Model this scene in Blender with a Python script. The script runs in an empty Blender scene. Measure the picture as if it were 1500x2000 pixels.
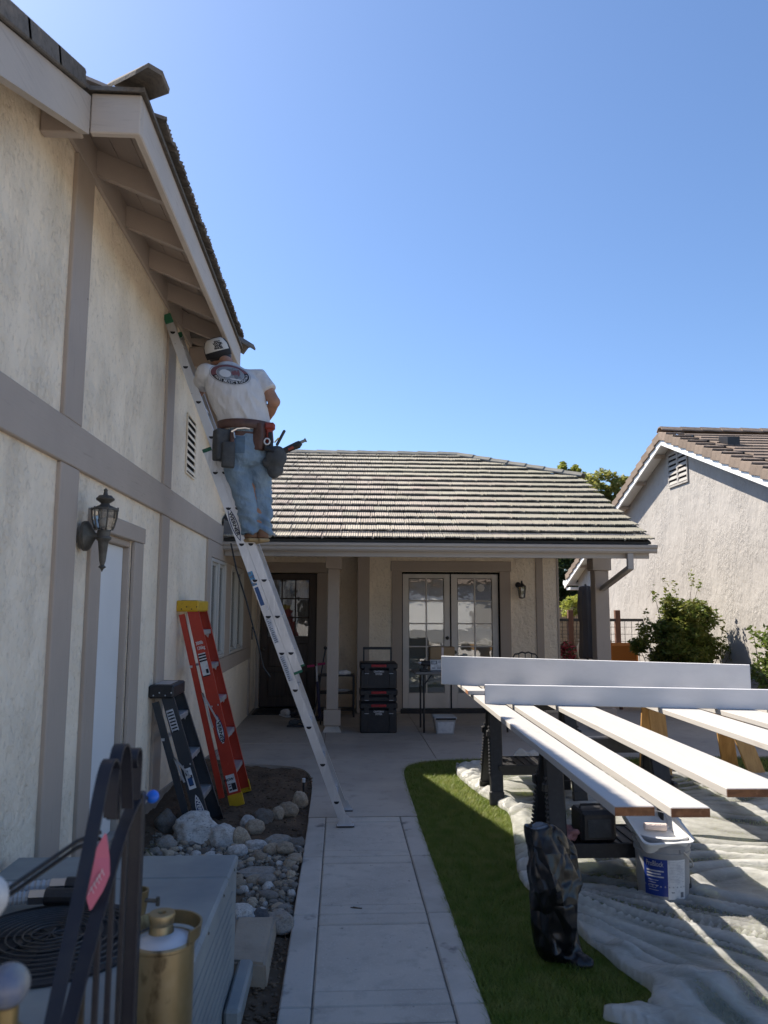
import bpy, bmesh, math, random
import numpy as np
from mathutils import Vector, Matrix, noise as mn
from mathutils.bvhtree import BVHTree

random.seed(7); np.random.seed(7)
SC = bpy.context.scene
COL = SC.collection
V = Vector

# ------------------------------------------------------------------ camera
cam_d = bpy.data.cameras.new('camera')
cam = bpy.data.objects.new('camera', cam_d)
COL.objects.link(cam)
R = ((0.99847062, -0.01025194, -0.05432597), (-0.0551823, -0.12499124, -0.99062208), (0.00336553, 0.9921049, -0.12536581))
cam.matrix_world = Matrix.Translation((0, 0, 1.70)) @ Matrix(R).to_4x4()
# rows of R are the world axes seen by the camera; here R maps camera vectors to the world
cam_d.sensor_fit = 'HORIZONTAL'; cam_d.sensor_width = 36.0
cam_d.lens = 1490.0 / 1500.0 * 36.0
cam_d.clip_start = 0.05; cam_d.clip_end = 500
cam_d.dof.use_dof = True; cam_d.dof.focus_distance = 7.0; cam_d.dof.aperture_fstop = 5.0
SC.camera = cam
SC.render.resolution_x = 768; SC.render.resolution_y = 1024

# ------------------------------------------------------------------ light
SUN = V((0.64, -0.50, -1.0))                    # direction in which the sunlight travels
EL = math.atan2(1.0, math.hypot(SUN.x, SUN.y))
world = bpy.data.worlds.new('World'); SC.world = world; world.use_nodes = True
wn = world.node_tree
sky = wn.nodes.new('ShaderNodeTexSky'); sky.sky_type = 'NISHITA'; sky.sun_disc = False
sky.sun_elevation = EL; sky.sun_rotation = math.atan2(-SUN.x, -SUN.y)
sky.altitude = 300; sky.air_density = 1.0; sky.dust_density = 1.0; sky.ozone_density = 7.0
wn.nodes['Background'].inputs[1].default_value = 0.100
wn.links.new(sky.outputs[0], wn.nodes['Background'].inputs[0])
sun_d = bpy.data.lights.new('sun', 'SUN'); sun_d.energy = 5.0; sun_d.angle = math.radians(0.53); sun_d.color = (1.0, 0.91, 0.78)
sun = bpy.data.objects.new('sun', sun_d); COL.objects.link(sun)
sun.rotation_euler = SUN.to_track_quat('-Z', 'Y').to_euler(); sun.location = (-6, 4, 12)
SC.view_settings.view_transform = 'Standard'; SC.view_settings.look = 'None'
SC.view_settings.exposure = 1.03; SC.view_settings.gamma = 1.0; SC.view_settings.use_curve_mapping = False
SC.render.engine = 'CYCLES'
SC.cycles.max_bounces = 8; SC.cycles.transparent_max_bounces = 16; SC.cycles.diffuse_bounces = 4
SC.cycles.use_denoising = True
SC.cycles.sample_clamp_indirect = 6.0

# ------------------------------------------------------------------ materials
def mat(name, c, rough=0.7, metal=0.0, var=(), bump=(), spec=0.5, rnd=0.0, coat=0.0, hue=None):
    """c base colour; var: list of (scale, colour, lo, hi, stretch, detail) blended in by noise; bump: list of (scale, strength, stretch, detail); rnd: per-object value jitter"""
    m = bpy.data.materials.new(name); m.use_nodes = True
    nt = m.node_tree; N = nt.nodes; L = nt.links
    b = N['Principled BSDF']
    b.inputs['Roughness'].default_value = rough; b.inputs['Metallic'].default_value = metal
    b.inputs['Specular IOR Level'].default_value = spec; b.inputs['Coat Weight'].default_value = coat
    b.inputs['Base Color'].default_value = (*c, 1)
    m.diffuse_color = (*c, 1)
    tc = None
    def coords(st):
        nonlocal tc
        if tc is None: tc = N.new('ShaderNodeTexCoord')
        if st in (None, 1): return tc.outputs['Object']
        mp = N.new('ShaderNodeMapping'); mp.inputs['Scale'].default_value = st
        L.new(tc.outputs['Object'], mp.inputs['Vector']); return mp.outputs[0]
    cur = None
    def as_col():
        nonlocal cur
        if cur is None:
            r = N.new('ShaderNodeRGB'); r.outputs[0].default_value = (*c, 1); cur = r.outputs[0]
        return cur
    for v in var:
        sc, c2, lo, hi = v[:4]; st = v[4] if len(v) > 4 else None; det = v[5] if len(v) > 5 else 4
        n = N.new('ShaderNodeTexNoise'); n.inputs['Scale'].default_value = sc; n.inputs['Detail'].default_value = det
        n.inputs['Roughness'].default_value = 0.6
        L.new(coords(st), n.inputs['Vector'])
        mr = N.new('ShaderNodeMapRange'); mr.inputs[1].default_value = lo; mr.inputs[2].default_value = hi
        L.new(n.outputs['Fac'], mr.inputs[0])
        mx = N.new('ShaderNodeMix'); mx.data_type = 'RGBA'
        L.new(mr.outputs[0], mx.inputs[0]); L.new(as_col(), mx.inputs[6]); mx.inputs[7].default_value = (*c2, 1)
        cur = mx.outputs[2]
    if hue is not None:                                 # a second tone picked per object
        oi = N.new('ShaderNodeObjectInfo'); mx = N.new('ShaderNodeMix'); mx.data_type = 'RGBA'
        L.new(oi.outputs['Random'], mx.inputs[0]); L.new(as_col(), mx.inputs[6]); mx.inputs[7].default_value = (*hue, 1)
        cur = mx.outputs[2]
    if rnd:
        oi = N.new('ShaderNodeObjectInfo'); w = N.new('ShaderNodeTexWhiteNoise'); w.noise_dimensions = '1D'
        L.new(oi.outputs['Random'], w.inputs['W'])
        mr = N.new('ShaderNodeMapRange'); mr.inputs[3].default_value = 1 - rnd; mr.inputs[4].default_value = 1 + rnd
        L.new(w.outputs['Value'], mr.inputs[0])
        hs = N.new('ShaderNodeHueSaturation'); L.new(mr.outputs[0], hs.inputs['Value']); L.new(as_col(), hs.inputs['Color'])
        cur = hs.outputs[0]
    if cur is not None: L.new(cur, b.inputs['Base Color'])
    prev = None
    for bp in bump:
        sc, stn = bp[:2]; st = bp[2] if len(bp) > 2 else None; det = bp[3] if len(bp) > 3 else 4
        n = N.new('ShaderNodeTexNoise'); n.inputs['Scale'].default_value = sc; n.inputs['Detail'].default_value = det
        L.new(coords(st), n.inputs['Vector'])
        bm = N.new('ShaderNodeBump'); bm.inputs['Strength'].default_value = min(1.0, stn); bm.inputs['Distance'].default_value = 0.01 * max(1.0, stn)
        L.new(n.outputs['Fac'], bm.inputs['Height'])
        if prev is not None: L.new(prev, bm.inputs['Normal'])
        prev = bm.outputs[0]
    if prev is not None: L.new(prev, b.inputs['Normal'])
    return m

def stucco(name, c, dark, scale, stretch, strength, lo=0.36, hi=0.30):
    """trowelled stucco: ridges and small pits, their shade painted darker with a little dirt"""
    m = mat(name, c, rough=0.92, spec=0.2, var=[(0.9, tuple(x * 0.90 for x in c), 0.42, 0.72, None, 5), (3.5, tuple(x * 1.05 for x in c), 0.5, 0.75, (1, 1, 0.4), 5)])
    nt = m.node_tree; N = nt.nodes; L = nt.links; b = N['Principled BSDF']
    tc = N.new('ShaderNodeTexCoord'); mp = N.new('ShaderNodeMapping'); mp.inputs['Scale'].default_value = stretch
    L.new(tc.outputs['Object'], mp.inputs['Vector'])
    n1 = N.new('ShaderNodeTexNoise'); n1.inputs['Scale'].default_value = scale; n1.inputs['Detail'].default_value = 7; n1.inputs['Roughness'].default_value = 0.62; n1.inputs['Distortion'].default_value = 0.6
    L.new(mp.outputs[0], n1.inputs['Vector'])
    n2 = N.new('ShaderNodeTexNoise'); n2.inputs['Scale'].default_value = scale * 0.4; n2.inputs['Detail'].default_value = 3
    L.new(mp.outputs[0], n2.inputs['Vector'])
    pit = N.new('ShaderNodeMapRange'); pit.inputs[1].default_value = hi; pit.inputs[2].default_value = lo; pit.inputs[3].default_value = 1; pit.inputs[4].default_value = 0
    L.new(n1.outputs['Fac'], pit.inputs[0])
    mx = N.new('ShaderNodeMix'); mx.data_type = 'RGBA'; L.new(pit.outputs[0], mx.inputs[0])
    src = b.inputs['Base Color'].links[0].from_socket
    L.new(src, mx.inputs[6]); mx.inputs[7].default_value = (*dark, 1); L.new(mx.outputs[2], b.inputs['Base Color'])
    n3 = N.new('ShaderNodeTexNoise'); n3.inputs['Scale'].default_value = scale * 0.11; n3.inputs['Detail'].default_value = 3; L.new(mp.outputs[0], n3.inputs['Vector'])
    pm = N.new('ShaderNodeMapRange'); pm.inputs[1].default_value = 0.38; pm.inputs[2].default_value = 0.62; pm.inputs[3].default_value = 0.25; pm.inputs[4].default_value = 1.25; L.new(n3.outputs['Fac'], pm.inputs[0])
    pq = N.new('ShaderNodeMath'); pq.operation = 'MULTIPLY'; L.new(pm.outputs[0], pq.inputs[0]); L.new(n1.outputs['Fac'], pq.inputs[1])
    ad = N.new('ShaderNodeMath'); ad.operation = 'MULTIPLY_ADD'; ad.inputs[1].default_value = 0.9
    L.new(n2.outputs['Fac'], ad.inputs[0]); L.new(pq.outputs[0], ad.inputs[2])
    # hairline cracks
    cv = N.new('ShaderNodeTexVoronoi'); cv.feature = 'DISTANCE_TO_EDGE'; cv.inputs['Scale'].default_value = 0.75
    dn = N.new('ShaderNodeTexNoise'); dn.inputs['Scale'].default_value = 5; dn.inputs['Detail'].default_value = 6; L.new(tc.outputs['Object'], dn.inputs['Vector'])
    dm = N.new('ShaderNodeMix'); dm.data_type = 'VECTOR'; dm.inputs[0].default_value = 0.22; L.new(tc.outputs['Object'], dm.inputs[4]); L.new(dn.outputs['Color'], dm.inputs[5]); L.new(dm.outputs[1], cv.inputs['Vector'])
    cr = N.new('ShaderNodeMapRange'); cr.inputs[1].default_value = 0.0025; cr.inputs[2].default_value = 0.006; cr.inputs[3].default_value = 1; cr.inputs[4].default_value = 0; L.new(cv.outputs['Distance'], cr.inputs[0])
    ck = N.new('ShaderNodeMapRange'); ck.inputs[1].default_value = 0.56; ck.inputs[2].default_value = 0.66; ck.inputs[4].default_value = 0.12; L.new(n3.outputs['Fac'], ck.inputs[0])
    cm_ = N.new('ShaderNodeMath'); cm_.operation = 'MULTIPLY'; L.new(cr.outputs[0], cm_.inputs[0]); L.new(ck.outputs[0], cm_.inputs[1])
    m2 = N.new('ShaderNodeMix'); m2.data_type = 'RGBA'; L.new(cm_.outputs[0], m2.inputs[0]); L.new(mx.outputs[2], m2.inputs[6]); m2.inputs[7].default_value = (*[x * 0.6 for x in dark], 1); L.new(m2.outputs[2], b.inputs['Base Color'])
    bm = N.new('ShaderNodeBump'); bm.inputs['Strength'].default_value = strength; bm.inputs['Distance'].default_value = 0.022
    L.new(ad.outputs[0], bm.inputs['Height']); L.new(bm.outputs[0], b.inputs['Normal'])
    return m

def wood_paint(name, c, dark, rough=0.65, along='z', amt=0.62):
    st = {'z': (14, 14, 0.9), 'y': (14, 0.9, 14), 'x': (0.9, 14, 14)}[along]
    return mat(name, c, rough=rough, spec=0.35, rnd=0.03, var=[(1.6, tuple(x * 0.9 for x in c), 0.4, 0.7), (5, dark, amt, 0.82, st, 6), (19, tuple(x * 0.5 for x in dark), 0.735, 0.76)], bump=[(6, 0.22, st, 6), (1.2, 0.15, None, 2)])

M = {}
M['stucco'] = stucco('cream stucco', (0.90, 0.765, 0.59), (0.74, 0.62, 0.475), 30, (1, 1, 0.8), 1.0, 0.44, 0.35)
M['stucco_far'] = stucco('grey white stucco', (0.385, 0.365, 0.345), (0.34, 0.305, 0.275), 20, (1, 1, 0.6), 1.0, 0.40, 0.33)
TR, TRD = (0.44, 0.36, 0.292), (0.26, 0.21, 0.17)
M['trim_z'] = wood_paint('grey brown trim paint upright', TR, TRD, along='z')
M['trim_y'] = wood_paint('grey brown trim paint along wall', TR, TRD, along='y')
M['trim_x'] = wood_paint('grey brown trim paint crosswise', TR, TRD, along='x')
FS, FSD = (0.52, 0.45, 0.385), (0.33, 0.275, 0.225)
M['fascia_y'] = wood_paint('weathered fascia paint', FS, FSD, along='y', amt=0.56)
M['fascia_x'] = wood_paint('weathered fascia paint crosswise', FS, FSD, along='x', amt=0.56)
M['soffit'] = wood_paint('soffit paint', (0.43, 0.355, 0.30), (0.29, 0.24, 0.20), along='y', amt=0.66)
M['gutter'] = mat('taupe gutter enamel', (0.36, 0.315, 0.27), rough=0.42, var=[(2.0, (0.32, 0.28, 0.245), 0.45, 0.7, (0.4, 3, 3))], bump=[(9, 0.05)])
M['white_trim'] = mat('white fascia paint', (0.80, 0.80, 0.79), rough=0.5, var=[(2.5, (0.72, 0.72, 0.71), 0.45, 0.75)], bump=[(20, 0.05)])
M['door_white'] = mat('white door paint', (0.78, 0.775, 0.755), rough=0.45, var=[(1.4, (0.72, 0.715, 0.70), 0.45, 0.75)], bump=[(30, 0.03)])
M['door_cream'] = mat('cream door paint', (0.70, 0.635, 0.56), rough=0.45, var=[(2, (0.55, 0.50, 0.44), 0.45, 0.75)])
M['tile'] = mat('concrete roof tile', (0.37, 0.34, 0.285), rough=0.95, spec=0.15, rnd=0.13, hue=(0.37, 0.315, 0.275), var=[(7, (0.33, 0.31, 0.25), 0.45, 0.72), (1.1, (0.38, 0.365, 0.29), 0.42, 0.68, None, 3), (60, (0.43, 0.40, 0.36), 0.55, 0.8)], bump=[(90, 0.25), (14, 0.25)])
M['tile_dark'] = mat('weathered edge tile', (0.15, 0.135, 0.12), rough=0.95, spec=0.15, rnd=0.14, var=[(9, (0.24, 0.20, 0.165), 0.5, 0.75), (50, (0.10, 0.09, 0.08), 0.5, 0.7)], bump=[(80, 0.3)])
M['tile_cap'] = mat('grey ridge cap tile', (0.24, 0.23, 0.205), rough=0.95, spec=0.15, rnd=0.15, var=[(12, (0.17, 0.165, 0.14), 0.45, 0.75)], bump=[(80, 0.3)])
M['tile_far'] = mat('brown flat tile', (0.225, 0.178, 0.145), rough=0.95, spec=0.15, rnd=0.16, var=[(10, (0.15, 0.12, 0.10), 0.45, 0.75), (70, (0.30, 0.25, 0.21), 0.55, 0.8)], bump=[(90, 0.3)])
M['felt'] = mat('roof underlay', (0.05, 0.047, 0.043), rough=0.95)
M['flash'] = mat('grey metal flashing', (0.16, 0.165, 0.175), rough=0.5, metal=0.6, var=[(6, (0.10, 0.10, 0.11), 0.4, 0.7)])
M['found'] = mat('foundation concrete', (0.33, 0.30, 0.265), rough=0.95, var=[(4, (0.22, 0.195, 0.165), 0.42, 0.7), (25, (0.40, 0.365, 0.33), 0.55, 0.8)], bump=[(40, 0.3), (6, 0.4)])
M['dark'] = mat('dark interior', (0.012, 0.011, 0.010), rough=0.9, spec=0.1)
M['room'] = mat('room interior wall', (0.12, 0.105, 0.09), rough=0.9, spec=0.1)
M['blind'] = mat('pale window blind', (0.62, 0.60, 0.57), rough=0.8, bump=[(60, 0.5, (0.05, 1, 1), 1)])
M['curtain'] = mat('grey curtain', (0.25, 0.24, 0.245), rough=0.9, bump=[(30, 1.0, (1, 1, 0.03), 1)])
M['vinyl'] = mat('off white window vinyl', (0.50, 0.465, 0.41), rough=0.45)
M['wood_dark'] = mat('dark stained wood', (0.055, 0.034, 0.022), rough=0.5, var=[(4, (0.03, 0.018, 0.012), 0.4, 0.7, (10, 10, 0.7), 6)], bump=[(6, 0.2, (12, 12, 0.7), 5)])
M['wood_post'] = mat('red brown fence timber', (0.16, 0.075, 0.045), rough=0.8, var=[(4, (0.09, 0.045, 0.03), 0.4, 0.7, (10, 10, 0.7), 6)])
M['bronze'] = mat('weathered bronze metal', (0.085, 0.078, 0.066), rough=0.55, metal=0.35, var=[(18, (0.14, 0.13, 0.11), 0.45, 0.75)], bump=[(60, 0.12)])
M['black_metal'] = mat('black painted metal', (0.018, 0.018, 0.02), rough=0.42, var=[(20, (0.04, 0.04, 0.045), 0.5, 0.8)], bump=[(50, 0.1)])
M['iron'] = mat('blue black wrought iron', (0.011, 0.012, 0.020), rough=0.45, var=[(12, (0.03, 0.029, 0.03), 0.5, 0.8)], bump=[(40, 0.12)])
M['black_plastic'] = mat('black plastic', (0.014, 0.014, 0.016), rough=0.5, var=[(30, (0.03, 0.03, 0.033), 0.5, 0.8)], bump=[(200, 0.05)])
M['dark_plastic'] = mat('charcoal plastic', (0.035, 0.036, 0.04), rough=0.55)
M['red_plastic'] = mat('red plastic', (0.35, 0.012, 0.018), rough=0.45)
M['alu'] = mat('brushed aluminium', (0.60, 0.61, 0.63), rough=0.42, metal=0.78, var=[(3, (0.47, 0.48, 0.50), 0.42, 0.7), (40, (0.68, 0.69, 0.70), 0.55, 0.75, (1, 1, 0.1)), (22, (0.33, 0.33, 0.33), 0.68, 0.76)], bump=[(60, 0.06, (1, 1, 0.1))])
M['red_fg'] = mat('red fibreglass', (0.46, 0.040, 0.018), rough=0.42, var=[(6, (0.37, 0.030, 0.015), 0.45, 0.75), (30, (0.52, 0.09, 0.06), 0.66, 0.8, (1, 1, 0.2))], bump=[(60, 0.06, (1, 1, 0.1))])
M['grey_fg'] = mat('charcoal fibreglass', (0.030, 0.034, 0.040), rough=0.45, var=[(6, (0.045, 0.049, 0.056), 0.45, 0.75), (25, (0.12, 0.12, 0.12), 0.68, 0.8, (1, 1, 0.2))], bump=[(60, 0.06, (1, 1, 0.1))])
M['yellow'] = mat('yellow ladder plastic', (0.60, 0.36, 0.012), rough=0.5, var=[(14, (0.42, 0.24, 0.012), 0.5, 0.75)], bump=[(40, 0.1)])
M['green_tape'] = mat('green plastic', (0.012, 0.12, 0.06), rough=0.5)
M['label_white'] = mat('white sticker', (0.66, 0.66, 0.66), rough=0.6, var=[(30, (0.5, 0.5, 0.52), 0.5, 0.7)])
M['label_grey'] = mat('worn grey sticker', (0.38, 0.39, 0.42), rough=0.6, var=[(50, (0.56, 0.57, 0.6), 0.45, 0.6)])
M['label_blue'] = mat('blue sticker', (0.02, 0.07, 0.19), rough=0.5)
M['label_cyan'] = mat('light blue sticker', (0.08, 0.26, 0.42), rough=0.5, var=[(40, (0.04, 0.12, 0.25), 0.5, 0.6)])
M['ink'] = mat('black print', (0.012, 0.012, 0.016), rough=0.7)
M['ink_grey'] = mat('grey print', (0.16, 0.165, 0.18), rough=0.7)
M['ink_navy'] = mat('navy print', (0.015, 0.03, 0.12), rough=0.6)
M['ink_maroon'] = mat('faded maroon print', (0.19, 0.075, 0.08), rough=0.8)
M['ink_white'] = mat('white print', (0.62, 0.62, 0.62), rough=0.7)
M['primer'] = mat('white primed board paint', (0.43, 0.41, 0.385), rough=0.6, rnd=0.03, var=[(3, (0.44, 0.42, 0.40), 0.42, 0.7, (4, 0.5, 4)), (14, (0.37, 0.33, 0.295), 0.60, 0.78, (4, 0.35, 4)), (30, (0.30, 0.24, 0.19), 0.72, 0.76, (2, 0.8, 2))], bump=[(12, 0.12, (6, 0.6, 6))])
M['primer_x'] = mat('grey white primed board paint', (0.66, 0.66, 0.665), rough=0.5, var=[(2, (0.60, 0.60, 0.605), 0.45, 0.75, (0.5, 4, 4)), (10, (0.5, 0.5, 0.5), 0.72, 0.8)], bump=[(12, 0.06, (0.6, 6, 6))])
M['end_grain'] = mat('raw redwood end grain', (0.27, 0.115, 0.045), rough=0.85, var=[(14, (0.15, 0.06, 0.025), 0.4, 0.7, (1, 1, 3)), (40, (0.36, 0.18, 0.08), 0.55, 0.75)], bump=[(50, 0.3)])
M['ply'] = mat('golden plywood', (0.50, 0.29, 0.10), rough=0.6, var=[(3, (0.36, 0.19, 0.06), 0.42, 0.7, (8, 8, 0.8), 6)])
M['concrete'] = mat('pavement concrete', (0.50, 0.447, 0.385), rough=0.92, spec=0.25, rnd=0.05, var=[(1.6, (0.40, 0.36, 0.315), 0.42, 0.7), (9, (0.35, 0.315, 0.275), 0.52, 0.8), (70, (0.55, 0.50, 0.45), 0.55, 0.8), (30, (0.19, 0.18, 0.17), 0.66, 0.74)], bump=[(140, 0.2), (22, 0.12)])
M['concrete_edge'] = mat('stained pavement border', (0.48, 0.435, 0.385), rough=0.92, spec=0.25, rnd=0.05, var=[(2.2, (0.38, 0.345, 0.30), 0.42, 0.66), (5, (0.18, 0.17, 0.16), 0.60, 0.72), (70, (0.37, 0.355, 0.34), 0.55, 0.8)], bump=[(140, 0.15)])
M['bounce_driveway'] = mat('pale driveway concrete', (0.55, 0.50, 0.44), rough=0.9, var=[(0.8, (0.40, 0.37, 0.33), 0.42, 0.7)])
M['joint'] = mat('dirty joint', (0.13, 0.118, 0.10), rough=0.95)
M['patio'] = mat('patio concrete', (0.43, 0.38, 0.325), rough=0.9, spec=0.25, rnd=0.04, var=[(0.8, (0.31, 0.28, 0.245), 0.42, 0.7), (6, (0.27, 0.245, 0.215), 0.56, 0.8), (60, (0.34, 0.32, 0.295), 0.55, 0.8)], bump=[(100, 0.12)])
M['dirt'] = mat('dry soil', (0.125, 0.088, 0.060), rough=0.97, spec=0.1, var=[(3, (0.075, 0.055, 0.040), 0.42, 0.66), (40, (0.19, 0.145, 0.105), 0.55, 0.75)], bump=[(60, 0.7), (14, 0.8)])
M['soil_lawn'] = mat('lawn thatch', (0.045, 0.048, 0.018), rough=0.97, spec=0.1, var=[(20, (0.075, 0.06, 0.03), 0.45, 0.7)], bump=[(60, 0.6)])
M['rock_tan'] = mat('tan river stone', (0.42, 0.345, 0.255), rough=0.92, rnd=0.25, var=[(2.5, (0.24, 0.18, 0.12), 0.5, 0.72),(9, (0.22, 0.18, 0.135), 0.45, 0.7), (40, (0.45, 0.40, 0.33), 0.55, 0.8)], bump=[(30, 0.35)])
M['rock_white'] = mat('white marbled stone', (0.60, 0.575, 0.54), rough=0.9, rnd=0.12, var=[(2.5, (0.36, 0.30, 0.235), 0.5, 0.75),(9, (0.16, 0.16, 0.165), 0.56, 0.66, (1, 1, 2), 7), (4, (0.36, 0.345, 0.325), 0.5, 0.7)], bump=[(22, 0.6)])
M['rock_grey'] = mat('grey river stone', (0.245, 0.222, 0.195), rough=0.92, rnd=0.35, var=[(2.5, (0.20, 0.155, 0.11), 0.48, 0.7),(9, (0.13, 0.122, 0.115), 0.45, 0.7), (40, (0.29, 0.28, 0.265), 0.55, 0.8)], bump=[(30, 0.35)])
M['rock_dark'] = mat('dark stone', (0.075, 0.075, 0.08), rough=0.88, var=[(9, (0.13, 0.13, 0.13), 0.5, 0.7)], bump=[(30, 0.5)])
M['paver'] = mat('tan concrete block', (0.34, 0.285, 0.22), rough=0.93, var=[(5, (0.27, 0.222, 0.17), 0.45, 0.7), (60, (0.17, 0.14, 0.11), 0.64, 0.74)], bump=[(60, 0.3)])
M['ac'] = mat('grey green appliance paint', (0.26, 0.275, 0.265), rough=0.5, var=[(2.5, (0.17, 0.19, 0.20), 0.42, 0.7), (30, (0.12, 0.125, 0.12), 0.68, 0.76)], bump=[(25, 0.04)])
M['conduit'] = mat('grey flexible conduit', (0.36, 0.36, 0.37), rough=0.55)
M['brass'] = mat('old brass', (0.33, 0.265, 0.155), rough=0.42, metal=0.8, var=[(4, (0.20, 0.145, 0.06), 0.42, 0.68), (18, (0.12, 0.09, 0.05), 0.58, 0.72, (1, 1, 0.5))], bump=[(12, 0.15)])
M['galv'] = mat('worn white enamel', (0.50, 0.51, 0.54), rough=0.4, metal=0.2, var=[(8, (0.26, 0.255, 0.25), 0.55, 0.66)])
M['stone_ball'] = mat('pale stone finial', (0.56, 0.55, 0.53), rough=0.6, var=[(14, (0.40, 0.40, 0.40), 0.5, 0.7)])
M['blue_ball'] = mat('blue plastic ball', (0.012, 0.13, 0.62), rough=0.4)
M['pink'] = mat('pink tag', (0.56, 0.13, 0.18), rough=0.6)
M['magenta'] = mat('magenta rubber grip', (0.42, 0.03, 0.11), rough=0.6)
M['purple'] = mat('dark purple paint', (0.02, 0.016, 0.06), rough=0.4)
M['cable'] = mat('black cable', (0.012, 0.012, 0.013), rough=0.5)
M['shirt'] = mat('white cotton', (0.60, 0.585, 0.575), rough=0.9, spec=0.15, var=[(5, (0.52, 0.505, 0.50), 0.45, 0.75)], bump=[(7, 3.0, (1.6, 1.6, 0.5), 2), (18, 1.2, (1, 1, 0.4), 2), (160, 0.1)])
M['denim'] = mat('washed blue denim', (0.185, 0.26, 0.335), rough=0.9, spec=0.15, var=[(4, (0.25, 0.33, 0.40), 0.42, 0.7), (5, (0.125, 0.185, 0.25), 0.52, 0.75, (1, 1, 0.5)), (30, (0.29, 0.37, 0.43), 0.6, 0.75, (1, 1, 0.25))], bump=[(9, 3.5, (1, 1, 0.9), 3), (24, 1.4, (1, 1, 0.8), 2), (300, 0.15)])
M['skin'] = mat('tanned skin', (0.37, 0.19, 0.115), rough=0.55, var=[(12, (0.31, 0.15, 0.09), 0.45, 0.7)])
M['hair'] = mat('dark hair', (0.02, 0.015, 0.012), rough=0.6)
M['leather'] = mat('brown leather', (0.105, 0.050, 0.036), rough=0.55, var=[(14, (0.06, 0.03, 0.022), 0.45, 0.7)], bump=[(40, 0.2)])
M['leather_grey'] = mat('grey tool pouch fabric', (0.055, 0.058, 0.06), rough=0.85, var=[(14, (0.085, 0.088, 0.088), 0.45, 0.7)], bump=[(60, 0.3)])
M['boot'] = mat('tan boot leather', (0.165, 0.082, 0.040), rough=0.7, bump=[(30, 0.2)])
M['sole'] = mat('tan rubber sole', (0.36, 0.25, 0.12), rough=0.8)
M['cap_white'] = mat('white cap mesh', (0.58, 0.55, 0.50), rough=0.9, bump=[(200, 0.2)])
M['cap_dark'] = mat('dark cap fabric', (0.022, 0.02, 0.02), rough=0.9)
M['steel'] = mat('steel', (0.55, 0.55, 0.56), rough=0.3, metal=0.95)
M['orange_red'] = mat('red tool plastic', (0.26, 0.035, 0.02), rough=0.5)
M['pail'] = mat('grey pail plastic', (0.30, 0.305, 0.315), rough=0.45, var=[(8, (0.26, 0.262, 0.27), 0.45, 0.7), (18, (0.62, 0.62, 0.62), 0.70, 0.74)])
M['tray'] = mat('white paint tray plastic', (0.72, 0.72, 0.71), rough=0.4, var=[(9, (0.62, 0.62, 0.62), 0.45, 0.7)])
M['roller'] = mat('paint roller nap', (0.66, 0.55, 0.50), rough=0.95, bump=[(120, 0.6)])
M['pail_label'] = mat('blue pail label', (0.010, 0.035, 0.22), rough=0.4)
M['bag'] = mat('black plastic film', (0.006, 0.006, 0.008), rough=0.30, spec=0.5, bump=[(9, 0.35, (1, 1, 0.6), 3)])
M['rag'] = mat('pink rag', (0.32, 0.16, 0.16), rough=0.95, bump=[(20, 0.8)])
M['card'] = mat('cardboard', (0.34, 0.225, 0.12), rough=0.9, var=[(3, (0.29, 0.19, 0.10), 0.45, 0.7)])
M['table_top'] = mat('grey table plastic', (0.20, 0.19, 0.175), rough=0.6)
M['bin'] = mat('clear bin plastic', (0.42, 0.41, 0.40), rough=0.35)
M['orange'] = mat('orange cushion fabric', (0.52, 0.17, 0.025), rough=0.85, bump=[(90, 0.2)])
M['umbrella'] = mat('charcoal umbrella fabric', (0.062, 0.060, 0.065), rough=0.9, bump=[(14, 0.6, (1, 1, 0.1), 2)])
M['block'] = mat('tan block wall', (0.36, 0.285, 0.20), rough=0.95, var=[(6, (0.28, 0.22, 0.155), 0.45, 0.7)], bump=[(40, 0.3)])
M['bark'] = mat('bark', (0.10, 0.072, 0.05), rough=0.95, bump=[(18, 0.8, (1, 1, 0.2))])
M['white_pot'] = mat('white glazed pot', (0.66, 0.64, 0.60), rough=0.35)
M['flower'] = mat('red flower petals', (0.30, 0.025, 0.045), rough=0.8)

def tone_by_place(m, c2, x0, x1, amt):
    """tiles towards one end of the roof blend into another tone"""
    nt = m.node_tree; N = nt.nodes; L = nt.links; b = N['Principled BSDF']; g_ = N.new('ShaderNodeNewGeometry'); sx = N.new('ShaderNodeSeparateXYZ'); L.new(g_.outputs['Position'], sx.inputs[0])
    mr = N.new('ShaderNodeMapRange'); mr.inputs[1].default_value = x0; mr.inputs[2].default_value = x1; mr.inputs[4].default_value = amt; L.new(sx.outputs[0], mr.inputs[0])
    mx = N.new('ShaderNodeMix'); mx.data_type = 'RGBA'; L.new(mr.outputs[0], mx.inputs[0]); L.new(b.inputs['Base Color'].links[0].from_socket, mx.inputs[6]); mx.inputs[7].default_value = (*c2, 1); L.new(mx.outputs[2], b.inputs['Base Color'])
tone_by_place(M['tile'], (0.185, 0.18, 0.145), 0.2, 3.4, 0.80)

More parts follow.
